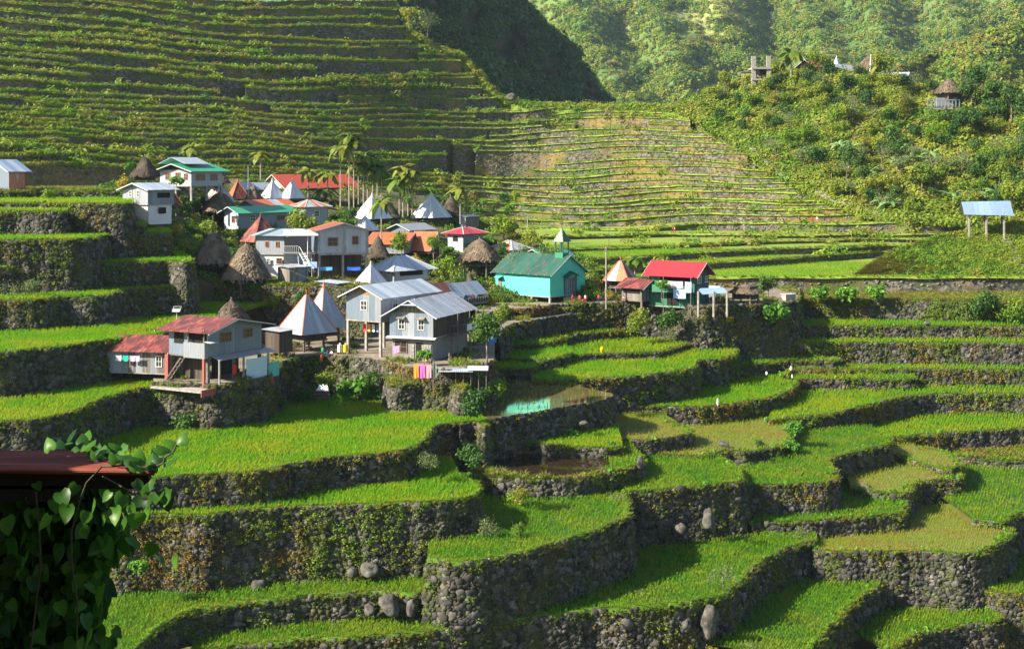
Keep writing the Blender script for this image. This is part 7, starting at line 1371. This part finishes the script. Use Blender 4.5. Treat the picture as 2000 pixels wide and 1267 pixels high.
# solitary boulders set in the walls
def rock_mesh(seed):
    from mathutils import noise
    import bmesh
    b = bmesh.new(); bmesh.ops.create_icosphere(b, subdivisions=3, radius=.5)
    for v in b.verts:
        p = v.co.normalized(); q = p + Vector((seed * 3.7, seed, 0)); n_ = max(abs(p.x), abs(p.y), abs(p.z)); v.co = p * .5 * (1 / n_ ** .35) * (1 + .35 * noise.noise(q * 1.3) + .14 * noise.noise(q * 3.5) + .06 * noise.noise(q * 8))
    me = bpy.data.meshes.new('boulder'); b.to_mesh(me); b.free(); me.materials.append(M['boulder']); me.polygons.foreach_set('use_smooth', [True] * len(me.polygons)); return me
def boulder(label, x, y, D, w_, h_, seed):
    k = D / F; bm_ = rock_mesh(seed); o = link('boulder', bm_, None, P(x, y, D)); o.scale = (w_ * k * .75, w_ * k * .85, h_ * k * .85); o.rotation_euler = (random.uniform(-.2, .2), random.uniform(-.3, .3), random.uniform(-.4, .4)); tag(o, label, 'boulder')
for i, a in enumerate([('largest pale boulder on the lowest left wall', 762, 1180, 112.4, 44, 50), ('boulder left of the largest pale one in the lowest left wall', 722, 1190, 112.6, 28, 30), ('boulder right of the largest pale one', 803, 1188, 112.2, 24, 38), ('tall upright slab of rock in the bottom wall', 1385, 1215, 117.4, 38, 76), ('rounded boulder left of the upright slab', 1340, 1222, 117, 24, 30),
    ('pale boulder at the foot of the fern covered wall', 722, 1112, 116.3, 42, 32), ('rusty boulder left of the pale one at the foot of the fern covered wall', 688, 1118, 116, 24, 22), ('flat dark boulder low in the fern covered wall', 505, 1143, 114.6, 38, 24), ('large boulder in the wall of the flooded paddy', 1098, 818, 152, 28, 20), ('flat pale stone on the spur below the flooded paddy', 1140, 826, 149, 24, 10),
    ('upright stone on the corner of the pond wall', 1250, 902, 131, 16, 28), ('slanting dark slab in the tall wall below the central paddy', 1384, 1015, 136, 32, 46), ('dark block at the foot of the tall wall below the central paddy', 1330, 1034, 135, 26, 26), ('grey rock group on the corner of the round wall', 1690, 950, 152, 30, 14), ('flat stone on the edge of the long right terrace', 1811, 632, 203, 16, 9),
    ('flat rock in the golden paddy', 1412, 866, 155, 30, 6), ('first boulder of the line at the lower right edge', 1898, 1146, 136, 18, 14), ('second boulder of the line at the lower right edge', 1919, 1150, 136, 22, 16), ('third boulder of the line at the lower right edge', 1945, 1158, 135.5, 20, 15), ('rock outcrop in the crest of the terraced mountain', 998, 190, 398, 26, 18)]): boulder(*a, i)
# ---------------------------------------------------------------- foreground: tin roof with a climbing vine
fr = empty('near_shed', P(60, 900, 7.0), 0, 'rusty tin roof corner of a vine covered shed in the near left corner', 'shed'); L0 = fr.location
V, Fc = [], []; nx, ny = 2, 120
c00, c10, c11, c01 = P(-900, 905, 7.0), P(307, 921, 7.0), P(150, 884, 8.1), P(-900, 880, 8.1)
for i in range(ny + 1):
    f = i / ny; A_, B_ = c00.lerp(c01, f), c10.lerp(c11, f)
    for j in range(9): p = A_.lerp(B_, j / 8) - L0; V.append((p.x, p.y, p.z + .016 * math.sin(f * 6.283 * 22)))
for i in range(ny):
    for j in range(8): q = i * 9 + j; Fc.append((q, q + 1, q + 10, q + 9))
rm = NT('near_rust'); n1 = rm.noise(9, 6, rm.scaled(rm.pos(), (.25, 1.5, 1))); rm.base(rm.ramp(n1, [(.25, (.07, .015, .010)), (.5, (.17, .04, .025)), (.75, (.26, .07, .045))]), .6, .3); rm.bump(rm.noise(60, 4), .3, .004)
n = len(V); V += [(a, b_, c_ - .006) for a, b_, c_ in V]; Fc += [tuple(n + t for t in reversed(f_)) for f_ in Fc]
link('roof', mesh('roof', V, Fc, rm.m, True), fr)
for x, y, D in ((133, 901, 7.7), (188, 910, 7.35)): q = P(x, y, D) - L0; MB().bar(q - Vector((0, 0, .01)), q + Vector((0, 0, .03)), .028, 10, .006).build('screw_cap', M['galv_clean'], fr)
for x0, x1, y0 in ((-900, 150, 960), (-900, 290, 935)): a_, b_ = P(x0, y0, 7.1) - L0, P(x1, y0, 7.1) - L0; MB().box(a_.x, b_.x, a_.y, a_.y + .06, a_.z - .05, a_.z + .03).build('roof_beam', M['wood_dark'], fr)
wl0 = P(-900, 930, 7.9) - L0; wr0 = P(120, 930, 7.9) - L0; nb = 12
for i in range(nb): x0 = wl0.x + (wr0.x - wl0.x) * i / nb; x1 = wl0.x + (wr0.x - wl0.x) * (i + .93) / nb; MB().box(x0, x1, .9, .94, -3.2, -.42).build('plank', M['timber'], fr)
MB().bar(P(60, 950, 8.0) - L0, P(60, 950, 8.0) - L0 - Vector((0, 0, 3.2)), .06, 7).build('post', M['timber'], fr)
nh = empty('vine_shade_block', (-6.6, 5.0, CAMZ - 6), 0, 'unseen plank block added left of the near tin roof to shade the vine', 'house')  # added out of view, tall enough to keep sun off the vine
MB().box(-1.6, 1.6, -3.2, 3.4, 0, 6.45).build('wall', M['timber'], nh); plate('roof', nh, [[(-2, -3.6, 6.47), (1.7, -3.6, 6.47), (1.7, 3.8, 6.49), (-2, 3.8, 6.49)]], M['rust_dark'], .05)
g = MB(); g.quad([(-14, -4, CAMZ - 4.6), (-1.75, -4, CAMZ - 4.6), (-1.75, 9.5, CAMZ - 4.6), (-14, 9.5, CAMZ - 4.6)]); g.quad([(-1.75, -4, CAMZ - 4.6), (2, -6, CAMZ - 30), (2, 12, CAMZ - 30), (-1.75, 9.5, CAMZ - 4.6)]); g.quad([(-1.75, 9.5, CAMZ - 4.6), (2, 12, CAMZ - 30), (-18, 14, CAMZ - 30), (-14, 9.5, CAMZ - 4.6)])
tag(g.build('viewpoint_ground', M['slope']), 'ground of the viewpoint hill below the near shed', kind='structure')
vl = empty('sky_block', (-2, -4, CAMZ - 4.6), 0, 'unseen timber wall and deep roof added behind the camera to block skylight', 'house')  # added behind the camera to cut the skylight falling on the vine
MB().box(-9, 9, -3, -2.8, 0, 6.5).build('wall', M['timber'], vl); MB().box(-9, 9, -3, 2.4, -.1, 0).build('floor', M['timber'], vl); plate('roof', vl, [[(-10, -4, 7.4), (10, -4, 7.4), (10, 4.6, 6.2), (-10, 4.6, 6.2)]], M['rust_dark'], .06)
M['vine'] = mat_leaf('vine_leaf', (0.012, 0.05, 0.008), (0.075, 0.20, 0.02), trans=.45, rough=.4)
def vleaf(seed):
    r = random.Random(seed); V = [(0, 0, 0)]; ol = [(.0, .0), (.30, -.10), (.48, .12), (.46, .42), (.28, .78), (0, 1.12), (-.28, .78), (-.46, .42), (-.48, .12), (-.30, -.10)]; Fc = []
    mid = [(0, .1, .02), (0, .45, .05), (0, .8, .0)]; V = [(x, y, -.16 * abs(x) * 2 * .5 - .12 * y * y + r.uniform(-.02, .02)) for x, y in ol] + [(m[0], m[1], m[2] - .12 * m[1] ** 2 + .05) for m in mid]
    a, b, c = 10, 11, 12; Fc = [(0, 1, a), (1, 2, a), (2, b, a), (2, 3, b), (3, 4, c), (3, c, b), (4, 5, c), (5, 6, c), (6, 7, c), (7, b, c), (7, 8, b), (8, a, b), (8, 9, a), (9, 0, a)]
    return mesh('leaf', V, Fc, M['vine'], True)
VL_ = [vleaf(i) for i in range(4)]
vn = empty('climbing_vine', P(150, 950, 6.9), 0, 'climbing vine with heart shaped leaves hanging over the near tin roof corner', 'vine'); L1 = vn.location
random.seed(3)
def put_leaf(p, s, yaw=None, lit_=False):
    o = link('leaf', VL_[random.randrange(4)], vn); o.location = p - L1; o.scale = (s, s, s); o.rotation_euler = (random.uniform(.1, 1.2), random.uniform(-.6, .2), random.uniform(-1.2, 1.2)) if lit_ else (random.uniform(-2.4, -.9), random.uniform(-.7, .7), random.uniform(-1.4, 1.4))
lit = [(150, 872), (165, 880), (128, 868), (112, 876), (178, 878), (190, 886), (205, 883), (160, 868), (222, 890), (236, 888), (243, 902), (215, 900), (200, 896), (228, 905), (262, 903), (275, 908), (290, 905), (283, 915), (310, 898), (325, 885), (343, 872), (300, 918), (268, 920), (250, 915), (316, 905), (232, 880), (182, 890), (143, 880)]
for x, y in lit + [(x + random.uniform(-14, 14), y + random.uniform(-8, 5)) for x, y in lit]: put_leaf(P(x, y, random.uniform(6.6, 7.8)), random.uniform(.055, .085), lit_=True)
edge = [(300, 935), (285, 945), (262, 940), (310, 960), (296, 970), (330, 955), (322, 968), (280, 975), (255, 985), (240, 965), (270, 1000), (290, 990), (225, 990), (215, 960), (248, 1015), (205, 1010), (300, 1060), (342, 1085), (308, 1085), (150, 945), (118, 960), (132, 985), (95, 1005), (170, 1000), (185, 975), (160, 1030), (12, 1010), (20, 1050), (105, 975)]
for x, y in edge: put_leaf(P(x, y, random.uniform(6.4, 6.7)), random.uniform(.05, .09))
cnt = 0
while cnt < 235:
    y = random.uniform(935, 1285); x = random.uniform(-40, 265 - .05 * (y - 930)) if y < 1080 else random.uniform(-40, 215 - 18 * math.sin((y - 1080) / 40))
    put_leaf(P(x, y, random.uniform(7.05, 7.7)), random.uniform(.045, .095)); cnt += 1
pts = []
for _ in range(3800):
    y = random.uniform(930, 1300); x = random.uniform(-60, (250 if y < 1080 else 205) - 20 * random.random()); pts.append((P(x, y, random.uniform(7.3, 8.3)) - L1))
T_V = [tmpl('vine_leaf', m) for m in VL_]
n_ = len(pts); rz_ = np.zeros(n_); so_ = scatter('inner_leaves', pts, RNG.uniform(.06, .11, n_), T_V, parent=vn)
att = so_.data.attributes['rt']; rr = np.column_stack([RNG.uniform(-2.4, -1.0, n_), RNG.uniform(-.6, .6, n_), RNG.uniform(-1.2, 1.2, n_)]).astype(np.float32); att.data.foreach_set('vector', rr.ravel())
del so_['kind']; so_['kind'] = 'stuff'
for pth in ([(150, 1250), (140, 1100), (155, 980), (200, 910), (260, 905), (300, 912), (322, 893), (345, 868)], [(200, 930), (260, 965), (300, 975), (330, 952)], [(60, 1270), (80, 1100), (70, 960)], [(240, 1000), (280, 1040), (330, 1075)]):
    f = MB(); q = [P(x, y, 6.8) - L1 for x, y in pth]
    for a_, b_ in zip(q, q[1:]): mid_ = a_.lerp(b_, .5) + Vector((random.uniform(-.03, .03), random.uniform(-.03, .03), 0)); f.bar(a_, mid_, .005, 5); f.bar(mid_, b_, .005, 5)
    f.build('stem', flat('vine_stem', (.035, .03, .015)), vn)
